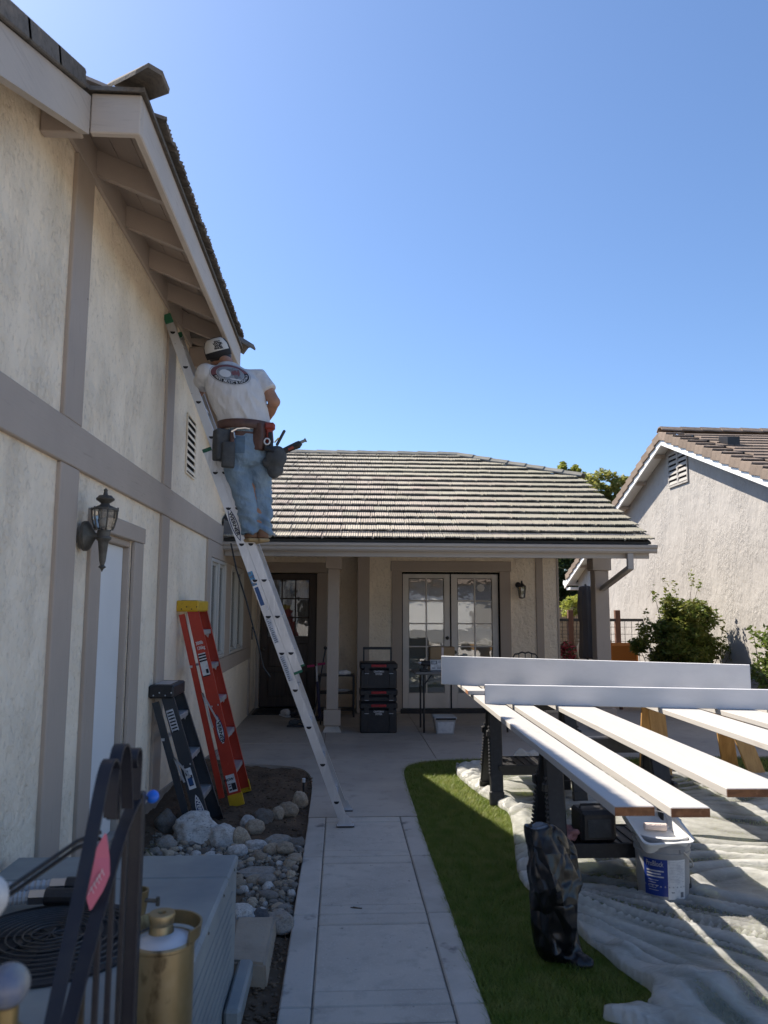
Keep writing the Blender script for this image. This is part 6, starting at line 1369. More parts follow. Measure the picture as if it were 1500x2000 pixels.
for s in (-1, 1):
    b.sphere(HC + DR * (0.093 * s) + DF * 0.005 + V((0, 0, -0.02)), 0.026, 0.45, 0.8, 1.2)                # ears
    b.sphere(HC + DF * 0.108 + DR * 0.035 * s + V((0, 0, 0.012)), 0.012)
sR = V((-0.70, 6.19, 3.585)); eR = V((-0.567, 6.13, 3.375)); wR = V((-0.66, 6.35, 3.275)); hR = V((-0.71, 6.44, 3.265))
sL = V((-1.12, 6.08, 3.585)); eL = V((-1.22, 6.30, 3.50)); wL = V((-1.13, 6.47, 3.68)); hL = V((-1.10, 6.51, 3.76))
for s, e, w, h in ((sR, eR, wR, hR), (sL, eL, wL, hL)):
    b.tube([s, (s + e) / 2, e, (e + w) / 2, w, h], [0.062, 0.060, 0.052, 0.050, 0.034, 0.036], 12)
    b.sphere(s, 0.066); b.sphere(e, 0.051)
    d = (h - w).normalized(); sd = d.orthogonal().normalized(); nn = d.cross(sd)
    b.tube([w, h], [0.036, 0.042], 10)
    for k, ln_ in enumerate((0.075, 0.085, 0.080, 0.062)):                                                # four fingers and a thumb, half closed
        p0 = h + sd * (0.030 - 0.020 * k); p1 = p0 + d * ln_ * 0.5 + nn * 0.012; p2 = p1 + d * ln_ * 0.25 + nn * 0.035
        b.tube([h * 0.4 + p0 * 0.6, p0, p1, p2], [0.011, 0.0105, 0.0095, 0.008], 8)
    b.tube([w + d * 0.03, w + d * 0.05 + sd * 0.045, w + d * 0.085 + sd * 0.055 + nn * 0.02], [0.013, 0.012, 0.010], 8)
for hp, kn, an in ((V((-0.865, 6.13, 2.95)), V((-0.785, 6.17, 2.66)), V((-0.715, 6.17, 2.36))), (V((-0.70, 6.18, 2.95)), V((-0.685, 6.22, 2.66)), V((-0.655, 6.19, 2.36)))):
    b.tube([hp, (hp + kn) / 2, kn, (kn + an) / 2, an, an - V((0, 0, 0.06))], [0.095, 0.085, 0.066, 0.062, 0.045, 0.045], 12)
    b.sphere(an + V((-0.05, 0.05, -0.06)), 0.04, 1.4, 1.4, 0.8)
body = fused('body', b, 'skin', pe, 0.0085, 3)

def wr_shirt(p): return 0.006 * mn.noise(V((p.x * 9, p.y * 9, p.z * 5))) + 0.011 * (1 - 2 * abs(mn.noise(V(((p.x + 0.5 * p.z) * 14, p.y * 6, p.z * 4.5))))) * min(1, max(0, (3.60 - p.z) * 4))
s_ = G()
s_.loft([oval((-0.795, 6.155, 3.125), 0.198, 0.148), oval((-0.80, 6.15, 3.17), 0.205, 0.157), oval((-0.825, 6.13, 3.27), 0.212, 0.162), oval((-0.86, 6.12, 3.37), 0.228, 0.168), oval((-0.885, 6.12, 3.46), 0.238, 0.165, sq=0.95), oval((-0.905, 6.13, 3.54), 0.234, 0.150, sq=0.95), oval((-0.925, 6.145, 3.60), 0.215, 0.135), oval((-0.94, 6.165, 3.65), 0.150, 0.105), oval((-0.955, 6.19, 3.69), 0.090, 0.084), oval((-0.965, 6.205, 3.712), 0.078, 0.078)])
s_.tube([V((-0.84, 6.16, 3.575)), sR + V((0.0, 0, 0.0)), sR * 0.45 + eR * 0.55 + V((-0.01, 0, 0.02)), sR * 0.33 + eR * 0.67 + V((-0.006, 0, 0.02))], [0.085, 0.086, 0.080, 0.079], 14)
s_.tube([V((-0.99, 6.12, 3.575)), sL, sL * 0.4 + eL * 0.6], [0.085, 0.083, 0.078], 14)
s_.sphere(sR + V((-0.015, 0, -0.005)), 0.085); s_.sphere(sL, 0.082)
shirt = fused('shirt', s_, 'shirt', pe, 0.0085, 4, wr_shirt)

def wr_jean(p): return 0.006 * mn.noise(p * 9) + (0.010 + 0.010 * max(0, min(1, (2.62 - p.z) * 4))) * (1 - 2 * abs(mn.noise(V((p.x * 7, p.y * 7, p.z * 15 + p.x * 8)))))
j = G()
j.loft([oval((-0.79, 6.16, 2.83), 0.12, 0.125), oval((-0.785, 6.155, 2.88), 0.185, 0.148), oval((-0.785, 6.15, 2.95), 0.200, 0.155), oval((-0.785, 6.15, 3.02), 0.197, 0.155), oval((-0.795, 6.155, 3.09), 0.188, 0.142), oval((-0.80, 6.155, 3.16), 0.184, 0.138)])
j.tube([(-0.865, 6.13, 2.95), (-0.858, 6.13, 2.82), (-0.812, 6.13, 2.66), (-0.770, 6.14, 2.50), (-0.745, 6.15, 2.38), (-0.735, 6.16, 2.30)], [0.112, 0.104, 0.083, 0.074, 0.066, 0.072], 14)
j.tube([(-0.70, 6.17, 2.95), (-0.685, 6.20, 2.82), (-0.665, 6.23, 2.66), (-0.652, 6.22, 2.50), (-0.645, 6.20, 2.38), (-0.642, 6.19, 2.30)], [0.112, 0.102, 0.082, 0.072, 0.064, 0.070], 14)
jeans = fused('jeans', j, 'denim', pe, 0.009, 3, wr_jean)
# back pocket
def project(me, origin, xdir, ydir, target, off, direction):
    """lay a flat mesh on to a garment along the given direction"""
    bv = BVHTree.FromPolygons([v.co[:] for v in target.data.vertices], [p.vertices[:] for p in target.data.polygons])
    x, y = V(xdir), V(ydir); d = V(direction).normalized()
    for v in me.vertices:
        p = V(origin) + x * v.co.x + y * v.co.y - d * 0.6
        hit = bv.ray_cast(p, d)
        v.co = (hit[0] if hit[0] is not None else p + d * 0.6) - d * off
    me.update(); return me
def flat(pts_rings, closed=True):
    bm = bmesh.new(); R2 = [[bm.verts.new((x, y, 0)) for x, y in r] for r in pts_rings]; n = len(pts_rings[0])
    for a, c in zip(R2, R2[1:]):
        for k in range(n if closed else n - 1): bm.faces.new((a[k], a[(k + 1) % n], c[(k + 1) % n], c[k]))
    me = bpy.data.meshes.new('print'); bm.to_mesh(me); bm.free(); return me
pk = flat([[(x, z) for x in np.linspace(-0.055, 0.055, 9)] for z in np.linspace(-0.07, 0.07, 9)], closed=False)
link('back_pocket', project(pk, (-0.84, 6.0, 2.985), DR, (0, 0, 1), jeans, 0.006, DF), mat('darker denim', (0.10, 0.155, 0.215), rough=0.9, bump=[(200, 0.2)]), pe)

# printed emblem on the back of the shirt
ec = (-0.905, 5.98, 3.565); ex = (DR + V((0, 0, -0.10))).normalized(); ey = V((0, 0, 1))
RX, RY = 0.150, 0.098
def arcs(r0, r1, a0, a1, n=60, rr=3):
    return [[(RX * q * math.cos(math.radians(a0 + (a1 - a0) * k / n)), RY * q * math.sin(math.radians(a0 + (a1 - a0) * k / n))) for k in range(n + 1)] for q in np.linspace(r0, r1, rr)]
def pr(me, m, off, name='shirt_print'): return link(name, project(me, ec, ex, ey, shirt, off, DF), m, shirt)
pr(flat(arcs(1.055, 1.075, 0, 360), closed=False), 'ink_grey', 0.0026); pr(flat(arcs(0.985, 1.0, 0, 360), closed=False), 'ink', 0.0026)
pr(flat(arcs(0.74, 0.985, 197, 378), closed=False), 'ink', 0.0026); pr(flat(arcs(0.74, 0.985, 18, 197), closed=False), 'ink_maroon', 0.0026)
pr(flat(arcs(0.02, 0.72, 0, 360, rr=8), closed=False), mat('faded blue grey print', (0.27, 0.29, 0.31), rough=0.9, var=[(28, (0.16, 0.17, 0.19), 0.5, 0.6)]), 0.0026)
for cx, cy, a, bq, m in ((-0.28, -0.05, 0.30, 0.38, 'ink_white'), (0.2, 0.12, 0.16, 0.30, 'ink_maroon'), (0.42, 0.16, 0.07, 0.34, 'ink_maroon'), (0.30, -0.25, 0.12, 0.24, 'ink_grey'), (0.0, 0.35, 0.22, 0.12, 'ink_grey'), (0.25, -0.52, 0.3, 0.06, 'ink_white')):
    pr(flat([[(RX * (cx + a * q * math.cos(t)), RY * (cy + bq * q * math.sin(t))) for t in np.linspace(0, 2 * math.pi, 25)] for q in (0.02, 0.5, 1.0)], closed=False), m, 0.0034)
word = 'FOOD, MUSIC & COCKTAILS'
adv = [0.55 if c in ', I' else 1.0 for c in word]; tot = sum(adv); acc = 0
for c, w in zip(word, adv):
    an = math.radians(203 + (370 - 203) * (acc + w / 2) / tot); acc += w
    if c == ' ': continue
    me = text_mesh(c, 0.062, bold=0.0008)
    for v in me.vertices:
        lx, ly = v.co.x * 0.72, v.co.y; t = an + math.pi / 2
        px = 0.862 * RX * math.cos(an) + (lx * math.cos(t) - ly * math.sin(t) * 0.62) * 0.62
        py = 0.862 * RY * math.sin(an) + (lx * math.sin(t) + ly * math.cos(t)) * 0.50
        v.co = V((px, py, 0))
    pr(me, 'ink_white', 0.0042, 'shirt_lettering')

# cap: white panel to the rear, dark sides and band
cp = G(); ca_ = V((-0.30, -0.35, 1.0)).normalized()                       # tilt of the crown
cx_ = DR; cy_ = ca_.cross(cx_).normalized(); cx_ = cy_.cross(ca_).normalized()
cm = Matrix((cx_, cy_, ca_)).transposed().to_4x4(); cm.translation = HC + V((-0.012, -0.005, 0.012))
prof_c = [(0.116, -0.045), (0.119, 0.0), (0.114, 0.05), (0.095, 0.092), (0.06, 0.115), (0.0, 0.122)]
cp.lathe(prof_c, seg=28, mx=None); bmesh.ops.transform(cp.bm, matrix=cm @ Matrix.Diagonal((0.92, 1.08, 1, 1)), verts=cp.bm.verts); cap = cp.done('cap', 'cap_dark', pe, smooth=True)
pn = []
for z, r_ in ((0.004, 0.1205), (0.03, 0.119), (0.055, 0.1145), (0.075, 0.106), (0.095, 0.094), (0.108, 0.074), (0.116, 0.05)):
    w = 62 if z < 0.06 else 58; pn.append([cm @ Matrix.Diagonal((0.92, 1.08, 1, 1)) @ V((r_ * 1.012 * math.cos(math.radians(a)), r_ * 1.012 * math.sin(math.radians(a)), z)) for a in np.linspace(258 - w, 258 + w, 17)])
cpn = G(); cpn.loft(pn, caps=False, closed=False); cpo = cpn.done('cap_panel', 'cap_white', cap, smooth=True)
br_ = G(); br_.loft([[cm @ V((0.098 * math.cos(math.radians(a)), 0.122 * math.sin(math.radians(a)), -0.036)) for a in np.linspace(40, 140, 13)], [cm @ V((0.086 * math.cos(math.radians(a)), 0.122 * math.sin(math.radians(a)) + 0.07, -0.052)) for a in np.linspace(40, 140, 13)]], caps=False, closed=False); br_.done('brim', 'cap_dark', cap)
cen = cm @ V((0.0, -0.128, 0.052)); nrm = (cm.to_3x3() @ V((-0.15, -0.9, 0.35))).normalized(); tx = (cm.to_3x3() @ V((1, -0.2, 0))).normalized(); ty_ = nrm.cross(tx) * 1.0
for k, wd in enumerate(('SALT', 'WATER', 'SAND', 'MAKER')):
    me = text_mesh(wd, 0.023, bold=0.0016); 
    bv = BVHTree.FromPolygons([v.co[:] for v in cpo.data.vertices], [p.vertices[:] for p in cpo.data.polygons])
    for v in me.vertices:
        p = cen + tx * (v.co.x * 0.95) + ty_ * (v.co.y + 0.030 - 0.019 * k) + nrm * 0.2
        h = bv.ray_cast(p, -nrm); v.co = (h[0] if h[0] is not None else p - nrm * 0.2) + nrm * 0.0025
    link('lettering', me, 'ink', cpo)
hr = G(); hr.loft([oval(HC + V((0.012, -0.012, -0.085)), 0.068, 0.078), oval(HC + V((0.008, -0.012, -0.05)), 0.094, 0.10), oval(HC + V((0, -0.004, -0.01)), 0.098, 0.106)]); hr.done('hair', 'hair', pe, smooth=True)
# boots on the rung
for x, y in ((-0.735, 6.17), (-0.652, 6.185)):
    mx_ = Matrix.Translation((x, y, 2.226)) @ Matrix.Rotation(math.radians(28), 4, 'Z')
    gg = G(); gg.box(-0.046, 0.046, -0.075, 0.21, 0.0, 0.028, 0.010, mx_); so = gg.done('boot_sole', 'sole', pe)
    gg = G(); gg.tube([mx_ @ V((0, -0.025, 0.03)), mx_ @ V((0, -0.02, 0.115))], [0.050, 0.046], 14); gg.tube([mx_ @ V((0, -0.02, 0.06)), mx_ @ V((0, 0.08, 0.055)), mx_ @ V((0, 0.17, 0.045))], [0.045, 0.044, 0.034], 12); gg.sphere(mx_ @ V((0, 0.17, 0.045)), 0.034)
    fused('boot', gg, 'boot', pe, 0.009, 2)
# tool belt
tb_ = thing('tool_belt', 'brown leather tool belt with pouches hanging round the worker', 'tool belt', (-0.80, 6.155, 3.15))
gg = G(); gg.loft([oval((-0.797, 6.150, 3.122), 0.215, 0.170), oval((-0.797, 6.150, 3.126), 0.223, 0.178), oval((-0.80, 6.148, 3.190), 0.226, 0.182), oval((-0.80, 6.148, 3.194), 0.218, 0.174)], caps=False); gg.done('belt', 'leather', tb_, smooth=True)
gg = G(); gg.loft([oval((-0.795, 6.155, 3.058), 0.200, 0.152), oval((-0.795, 6.155, 3.098), 0.200, 0.152)], caps=False); gg.done('trouser_belt', 'leather', tb_, smooth=True)
def pouch(name, c, sx, sy, sz, m, rot=-16, bev=0.02):
    mx_ = Matrix.Translation(c) @ Matrix.Rotation(math.radians(rot), 4, 'Z'); gg = G(); gg.box(-sx, sx, -sy, sy, -sz, sz, bev, mx_)
    t = gg.bm; bmesh.ops.subdivide_edges(t, edges=t.edges[:], cuts=2, use_grid_fill=True)
    for v in t.verts: v.co += V((mn.noise(v.co * 13), mn.noise(v.co * 13 + V((5, 0, 0))), 0)) * 0.012
    return gg.done(name, m, tb_, smooth=True)
pouch('pouch', (-0.965, 6.02, 2.985), 0.060, 0.050, 0.125, 'leather_grey', 30, 0.010); pouch('pouch', (-0.905, 5.985, 2.90), 0.050, 0.035, 0.10, 'leather_grey', 10, 0.008)
pouch('holster', (-0.672, 6.035, 3.06), 0.045, 0.035, 0.11, 'leather', -20, 0.01); pouch('tool_sleeve', (-0.878, 5.985, 2.99), 0.018, 0.016, 0.09, 'leather', 0, 0.005)
gg = G(); gg.sphere((-0.535, 6.06, 2.905), 0.092, 0.95, 0.7, 1.05); gg.sphere((-0.545, 6.08, 2.80), 0.075, 0.9, 0.7, 0.9); gg.sphere((-0.60, 6.08, 2.86), 0.05); fused('round_pouch', gg, 'leather_grey', tb_, 0.01, 3, lambda p: 0.008 * mn.noise(p * 14))
gg = G(); gg.beam((-0.60, 6.06, 3.165), (-0.585, 6.06, 3.01), 0.055, 0.055, bev=0.012); gg.box(-0.635, -0.55, 6.02, 6.09, 3.12, 3.18, 0.014); gg.done('driver_grip', 'orange_red', tb_)
gg = G(); gg.beam((-0.585, 6.04, 3.10), (-0.575, 6.04, 2.96), 0.035, 0.04, bev=0.008); gg.tube([(-0.62, 6.02, 2.97), (-0.545, 6.02, 2.94)], 0.026, 10); gg.done('driver_body', 'black_plastic', tb_)
gg = G(); gg.beam((-0.535, 6.07, 3.00), (-0.475, 6.09, 3.13), 0.03, 0.022, bev=0.006); gg.done('plier_handle', 'dark_plastic', tb_); gg = G(); gg.tube([(-0.55, 6.05, 3.02), (-0.52, 6.06, 3.06)], 0.006, 6); gg.done('plier_jaw', 'yellow', tb_)
gg = G(); gg.tube([(-0.52, 6.07, 2.93), (-0.42, 6.08, 2.985), (-0.365, 6.085, 3.01), (-0.345, 6.085, 3.03)], [0.026, 0.028, 0.032, 0.022], 10); gg.done('hammer_grip', 'black_plastic', tb_); gg = G(); gg.tube([(-0.345, 6.085, 3.03), (-0.315, 6.085, 3.045), (-0.30, 6.085, 3.052)], [0.014, 0.012, 0.02], 8); gg.done('tool_tip', 'ac', tb_)
gg = G(); gg.tube([(-0.44, 6.052, 2.965), (-0.40, 6.055, 2.985)], 0.012, 6); gg.done('grip_stripe', 'orange_red', tb_)
gg = G(); pts = [(-0.605 + 0.022 * math.cos(t), 5.995, 3.015 + 0.024 * math.sin(t)) for t in np.linspace(0.5, 6.6, 16)]; gg.tube(pts, 0.006, 6); gg.done('ring_hook', 'label_white', tb_)
gg = G(); gg.tube([(-0.885, 5.975, 3.085), (-0.84, 5.97, 3.11), (-0.78, 5.975, 3.118), (-0.74, 5.98, 3.112)], [0.012, 0.008, 0.007, 0.006], 6); gg.tube([(-0.865, 5.965, 3.08), (-0.855, 5.96, 3.03)], 0.007, 6); gg.done('wrench', 'steel', tb_)

# ------------------------------------------------------------------ foreground: condenser, gate, canister
ac = thing('air_conditioner', 'grey green outdoor air conditioner box with black fan grille', 'air conditioner', (-0.95, 2.9, 0))
gg = G(); gg.box(-1.42, -0.458, 2.20, 3.632, 0.04, 0.585, 0.006); gg.done('cabinet', 'ac', ac)
gg = G(); gg.box(-1.425, -0.452, 2.19, 3.340, 0.55, 0.600, 0.012); gg.box(-1.425, -0.452, 3.344, 3.64, 0.55, 0.598, 0.010); gg.done('lid', 'ac', ac)
gg = G()
for k in range(9): gg.box(-0.4575, -0.4555, 2.35, 3.5, 0.12 + k * 0.045, 0.128 + k * 0.045)
gg.done('side_louvres', 'ac', ac)
gg = G()
for y in (2.5, 2.85, 3.2, 3.5): gg.sphere((-0.4525, y, 0.575), 0.006, u=8, v=6)
gg.done('screws', 'bronze', ac)
FC = (-0.95, 2.74)
gg = G(); gg.lathe([(0.0, 0.601), (0.325, 0.601), (0.325, 0.609), (0.0, 0.607)], (*FC, 0), 40); gg.done('fan_well', 'ink', ac)
gg = G()
for k in range(11):
    r_ = 0.06 + k * 0.0255; gg.tube([(FC[0] + r_ * math.cos(a), FC[1] + r_ * math.sin(a), 0.632 - 0.028 * (r_ / 0.32) ** 2) for a in np.linspace(0, 2 * math.pi, 40)], 0.0035, 5)
for k in range(4): a = k * math.pi / 4; gg.tube([(FC[0] - 0.32 * math.cos(a), FC[1] - 0.32 * math.sin(a), 0.604), (FC[0], FC[1], 0.628), (FC[0] + 0.32 * math.cos(a), FC[1] + 0.32 * math.sin(a), 0.604)], 0.004, 5)
gg.done('fan_grille', 'black_metal', ac)
gg = G(); gg.lathe([(0, 0.6095), (0.10, 0.6095), (0.10, 0.615), (0, 0.618)], (*FC, 0), 24); gg.done('fan_hub', 'black_metal', ac)
gg = G(); gg.box(-1.44, -0.40, 2.1, 3.70, -0.03, 0.038, 0.01); gg.done('pad', 'concrete', ac)
for i, (y, z) in enumerate(((3.02, 0.645), (3.09, 0.66))):
    cd = thing('flexible_conduit', ('nearer' if i == 0 else 'farther') + ' of two grey corrugated conduits lying on the air conditioner', 'conduit', (-1.2, y, z), None)
    p = [V((-1.47, y - 0.10, z + 0.03)), V((-1.36, y - 0.07, z + 0.012)), V((-1.26, y - 0.03, z)), V((-1.13 + 0.05 * i, y, z))]
    pts = []; rs = []
    for k in range(57):
        t = k / 56 * 3; q = min(2, int(t)); pts.append(p[q].lerp(p[q + 1], t - q)); rs.append(0.0245 if k % 2 else 0.0195)
    gg = G(); gg.tube(pts, rs, 10); gg.done('corrugated_tube', 'conduit', cd)
    gg = G(); e0 = pts[-1]; gg.tube([e0, e0 + V((0.055, 0.004, 0))], 0.028, 6); gg.done('coupling', 'steel', cd)
    gg = G(); gg.tube([e0 + V((0.055, 0.004, 0)), e0 + V((0.20, 0.01, -0.005))], 0.0295, 12); gg.done('elbow', 'black_plastic', cd)

gt_ = thing('iron_gate', 'blue black wrought iron gate with looped scrolls in the near left corner', 'gate', (-0.5, 1.7, 0))
GX = -0.5
def strap(pts, wx=0.027, t=0.006, m='iron', name='scroll'):
    """flat bar bent in the upright plane of the gate: pts are (y, z)"""
    gg = G(); rings = []
    P = [V((0, *p)) for p in pts]
    for i, p in enumerate(P):
        d = (P[min(i + 1, len(P) - 1)] - P[max(i - 1, 0)]).normalized(); nrm = V((0, -d.z, d.y)) * t / 2
        rings.append([V((GX - wx / 2, 0, 0)) + p - nrm, V((GX + wx / 2, 0, 0)) + p - nrm, V((GX + wx / 2, 0, 0)) + p + nrm, V((GX - wx / 2, 0, 0)) + p + nrm])
    gg.loft(rings); return gg.done(name, m, gt_, auto=40)
strap(smooth_poly([(1.40, 0.86), (1.50, 1.02), (1.62, 1.20), (1.685, 1.315), (1.715, 1.357), (1.745, 1.370), (1.775, 1.355), (1.79, 1.31), (1.79, 1.235)]))
strap(smooth_poly([(1.765, 1.245), (1.775, 1.33), (1.80, 1.378), (1.83, 1.388), (1.862, 1.37), (1.885, 1.31), (1.905, 1.23)]))
strap(smooth_poly([(1.945, 1.315), (1.935, 1.335), (1.945, 1.352), (1.965, 1.355), (1.982, 1.338), (1.982, 1.29), (1.975, 1.225)]), wx=0.022)
strap(smooth_poly([(2.02, 1.232), (1.95, 1.222), (1.85, 1.175), (1.70, 1.06), (1.55, 0.92), (1.40, 0.75), (1.30, 0.60)]), wx=0.028, t=0.010, name='top_rail')
strap(smooth_poly([(2.0, 0.28), (1.7, 0.28), (1.35, 0.28)]), wx=0.04, t=0.012, name='bottom_rail')
def rz(y): return np.interp(y, [1.30, 1.40, 1.55, 1.70, 1.85, 1.95, 2.02], [0.60, 0.75, 0.92, 1.06, 1.175, 1.222, 1.232])
M['bar'] = mat('iron with brown painted reflection', (0.075, 0.056, 0.030), rough=0.5, metal=0.35, var=[(9, (0.15, 0.11, 0.05), 0.48, 0.7), (14, (0.02, 0.02, 0.024), 0.45, 0.65)])  # brown tint stands in for gold reflections on the iron bars
for y in (1.36, 1.45, 1.54, 1.63, 1.72, 1.81, 1.90):
    gg = G(); gg.box(GX - 0.006, GX + 0.006, y - 0.006, y + 0.006, 0.287, rz(y) - 0.006, 0.002); gg.done('bar', 'bar' if y < 1.7 else 'iron', gt_)
gg = G(); gg.box(GX - 0.016, GX + 0.016, 1.985, 2.017, 0.0, 1.245, 0.003); gg.done('stile', 'iron', gt_)
gg = G(); gg.box(GX - 0.026, GX + 0.010, 1.29, 1.33, 0.0, 0.95, 0.004); gg.done('stile', 'bar', gt_)
bb = thing('blue_knob', 'bright blue ball knob on the far top corner of the iron gate', 'knob', (-0.487, 2.03, 1.22)); gg = G(); gg.sphere((-0.476, 2.05, 1.222), 0.0165); gg.done('ball', 'blue_ball', bb, smooth=True); gg = G(); gg.tube([(-0.50, 2.02, 1.222), (-0.482, 2.044, 1.222)], 0.005, 8); gg.done('screw', 'black_metal', bb)
tg = thing('pink_tag', 'faded pink paper tag with pale scribbled writing tied to the iron gate', 'tag', (-0.52, 1.72, 1.14))
tp = [[(-0.500, 1.735, 1.222), (-0.497, 1.74, 1.215)], [(-0.522, 1.715, 1.175), (-0.488, 1.735, 1.172)], [(-0.523, 1.705, 1.130), (-0.483, 1.725, 1.140)], [(-0.521, 1.70, 1.10), (-0.492, 1.715, 1.112)], [(-0.514, 1.70, 1.078), (-0.510, 1.702, 1.080)]]
gg = G(); gg.loft([[V(p) for p in r] for r in tp], caps=False, closed=False); gg.done('paper', 'pink', tg)
gg = G()
for k, (u0, v0) in enumerate(((0.15, 0.12), (0.28, 0.38), (0.42, 0.40), (0.52, 0.62), (0.66, 0.78))):
    c = V((-0.521, 1.7025, 1.105)).lerp(V((-0.488, 1.725, 1.165)), u0 + 0.02)
    gg.beam(c + V((-0.004, -0.004, -0.008)), c + V((0.003, -0.004, 0.009)), 0.0022, 0.0006); gg.beam(c + V((0.001, -0.004, 0.008)), c + V((0.007, -0.003, -0.004)), 0.0022, 0.0006)
gg.done('scribble', 'label_white', tg)
for i in range(2):
    gg = G(); o_ = 0.013 * i
    gg.tube([(-0.51, 1.74, 1.222 - o_), (-0.55, 1.71, 1.212 - o_), (-0.60, 1.60, 1.185 - o_), (-0.66, 1.50, 1.15 - o_), (-0.74, 1.40, 1.10 - o_), (-0.86, 1.3, 1.04 - o_)], 0.0048, 6)
    tag(gg.done('gate_cable', 'cable'), ('upper' if i == 0 else 'lower') + ' of two black cables strung from the iron gate to the left', 'cable')
M['brass_rail'] = mat('dull brass', (0.27, 0.20, 0.085), rough=0.45, metal=0.6, var=[(7, (0.14, 0.105, 0.05), 0.45, 0.7)])
k1 = thing('finial_post', 'pale stone ball finial cut off by the left picture edge', 'finial', (-0.538, 1.25, 0)); gg = G(); gg.sphere((-0.538, 1.25, 1.262), 0.0365, u=24, v=16); gg.done('ball', 'stone_ball', k1, smooth=True); gg = G(); gg.tube([(-0.538, 1.25, 0.0), (-0.538, 1.25, 1.23)], 0.012, 10); gg.done('stem', 'brass_rail', k1)
k2 = thing('finial_post', 'lower blue grey ball finial on a dull brass stem in the left corner', 'finial', (-0.487, 1.22, 0)); gg = G(); gg.sphere((-0.480, 1.22, 1.152), 0.030, u=24, v=16); gg.done('ball', mat('blue grey enamel', (0.13, 0.15, 0.21), rough=0.35, var=[(12, (0.26, 0.25, 0.22), 0.5, 0.7)]), k2, smooth=True); gg = G(); gg.lathe([(0, 0), (0.022, 0.0), (0.022, 1.06), (0.030, 1.07), (0.030, 1.085), (0.016, 1.10), (0.016, 1.125), (0, 1.125)], (-0.480, 1.22, 0), 16); gg.done('stem', 'brass_rail', k2, auto=40)
cn = thing('brass_canister', 'tall old brass canister with white top and raised collar', 'canister', (-0.468, 2.2, 0))
CX, CY = -0.472, 2.22
gg = G(); gg.lathe([(0, 0.0), (0.083, 0.0), (0.083, 0.800), (0.086, 0.803), (0.086, 0.810), (0.080, 0.812)], (CX, CY, 0), 40); gg.done('body', 'brass', cn, auto=30)
gg = G(); gg.lathe([(0, 0.806), (0.0795, 0.806), (0.078, 0.811), (0.04, 0.822), (0, 0.824)], (CX, CY, 0), 36); gg.done('top_plate', 'galv', cn, smooth=True)
gg = G(); gg.lathe([(0, 0.82), (0.034, 0.822), (0.030, 0.842), (0.033, 0.848), (0.036, 0.866), (0.034, 0.872), (0.012, 0.872), (0.010, 0.862), (0, 0.862)], (CX - 0.010, CY + 0.02, 0), 28); gg.done('filler_knob', 'brass', cn, auto=35)
gg = G(); cc = V((CX + 0.002, CY + 0.018, 0)); rings = []
for a in np.linspace(math.radians(-38), math.radians(200), 34):
    d = V((math.cos(a), math.sin(a), 0)); rings.append([cc + d * 0.085 + V((0, 0, 0.812)), cc + d * 0.093 + V((0, 0, 0.812)), cc + d * 0.098 + V((0, 0, 0.845)), cc + d * 0.092 + V((0, 0, 0.845))])
gg.loft(rings); gg.done('collar', 'brass', cn, auto=40)
vb = thing('brass_valve', 'small open brass valve cup standing behind the canister', 'valve', (-0.585, 2.42, 0.6)); gg = G(); gg.lathe([(0, 0.60), (0.02, 0.60), (0.012, 0.66), (0.012, 0.78), (0.024, 0.79), (0.030, 0.83), (0.034, 0.87), (0.028, 0.87), (0.022, 0.82), (0, 0.81)], (-0.595, 2.42, 0), 16); gg.done('cup', 'brass', vb, auto=40); gg = G(); gg.tube([(-0.575, 2.41, 0.845), (-0.53, 2.40, 0.845)], 0.006, 8); gg.tube([(-0.53, 2.40, 0.856), (-0.53, 2.40, 0.832)], 0.006, 8); gg.done('handle', 'bronze', vb)

# ------------------------------------------------------------------ stones in the bed
def stone_mesh(seed, rough=0.22, ang=0.0, name='river_pebble', sub=3):
    bm = bmesh.new(); bmesh.ops.create_icosphere(bm, subdivisions=sub, radius=1.0); o_ = V((seed * 7.3, seed * 3.1, seed * 1.7))
    for v in bm.verts:
        n_ = v.co.normalized(); d = 1 + rough * mn.noise(n_ * 1.3 + o_) + rough * 0.35 * mn.noise(n_ * 3.5 + o_)
        if ang:
            c = max(n_.dot(V(q).normalized()) for q in ((1, .2, .3), (-.8, .6, .4), (.1, -1, .5), (-.3, -.4, 1), (.5, .8, .6), (0, 0, -1), (-.9, -.5, .1))); d *= 1 + ang * (0.86 / max(c, 0.5) - 1)
        v.co = n_ * d
    me = bpy.data.meshes.new(name); bm.to_mesh(me); bm.free(); me.polygons.foreach_set('use_smooth', [True] * len(me.polygons)); return me
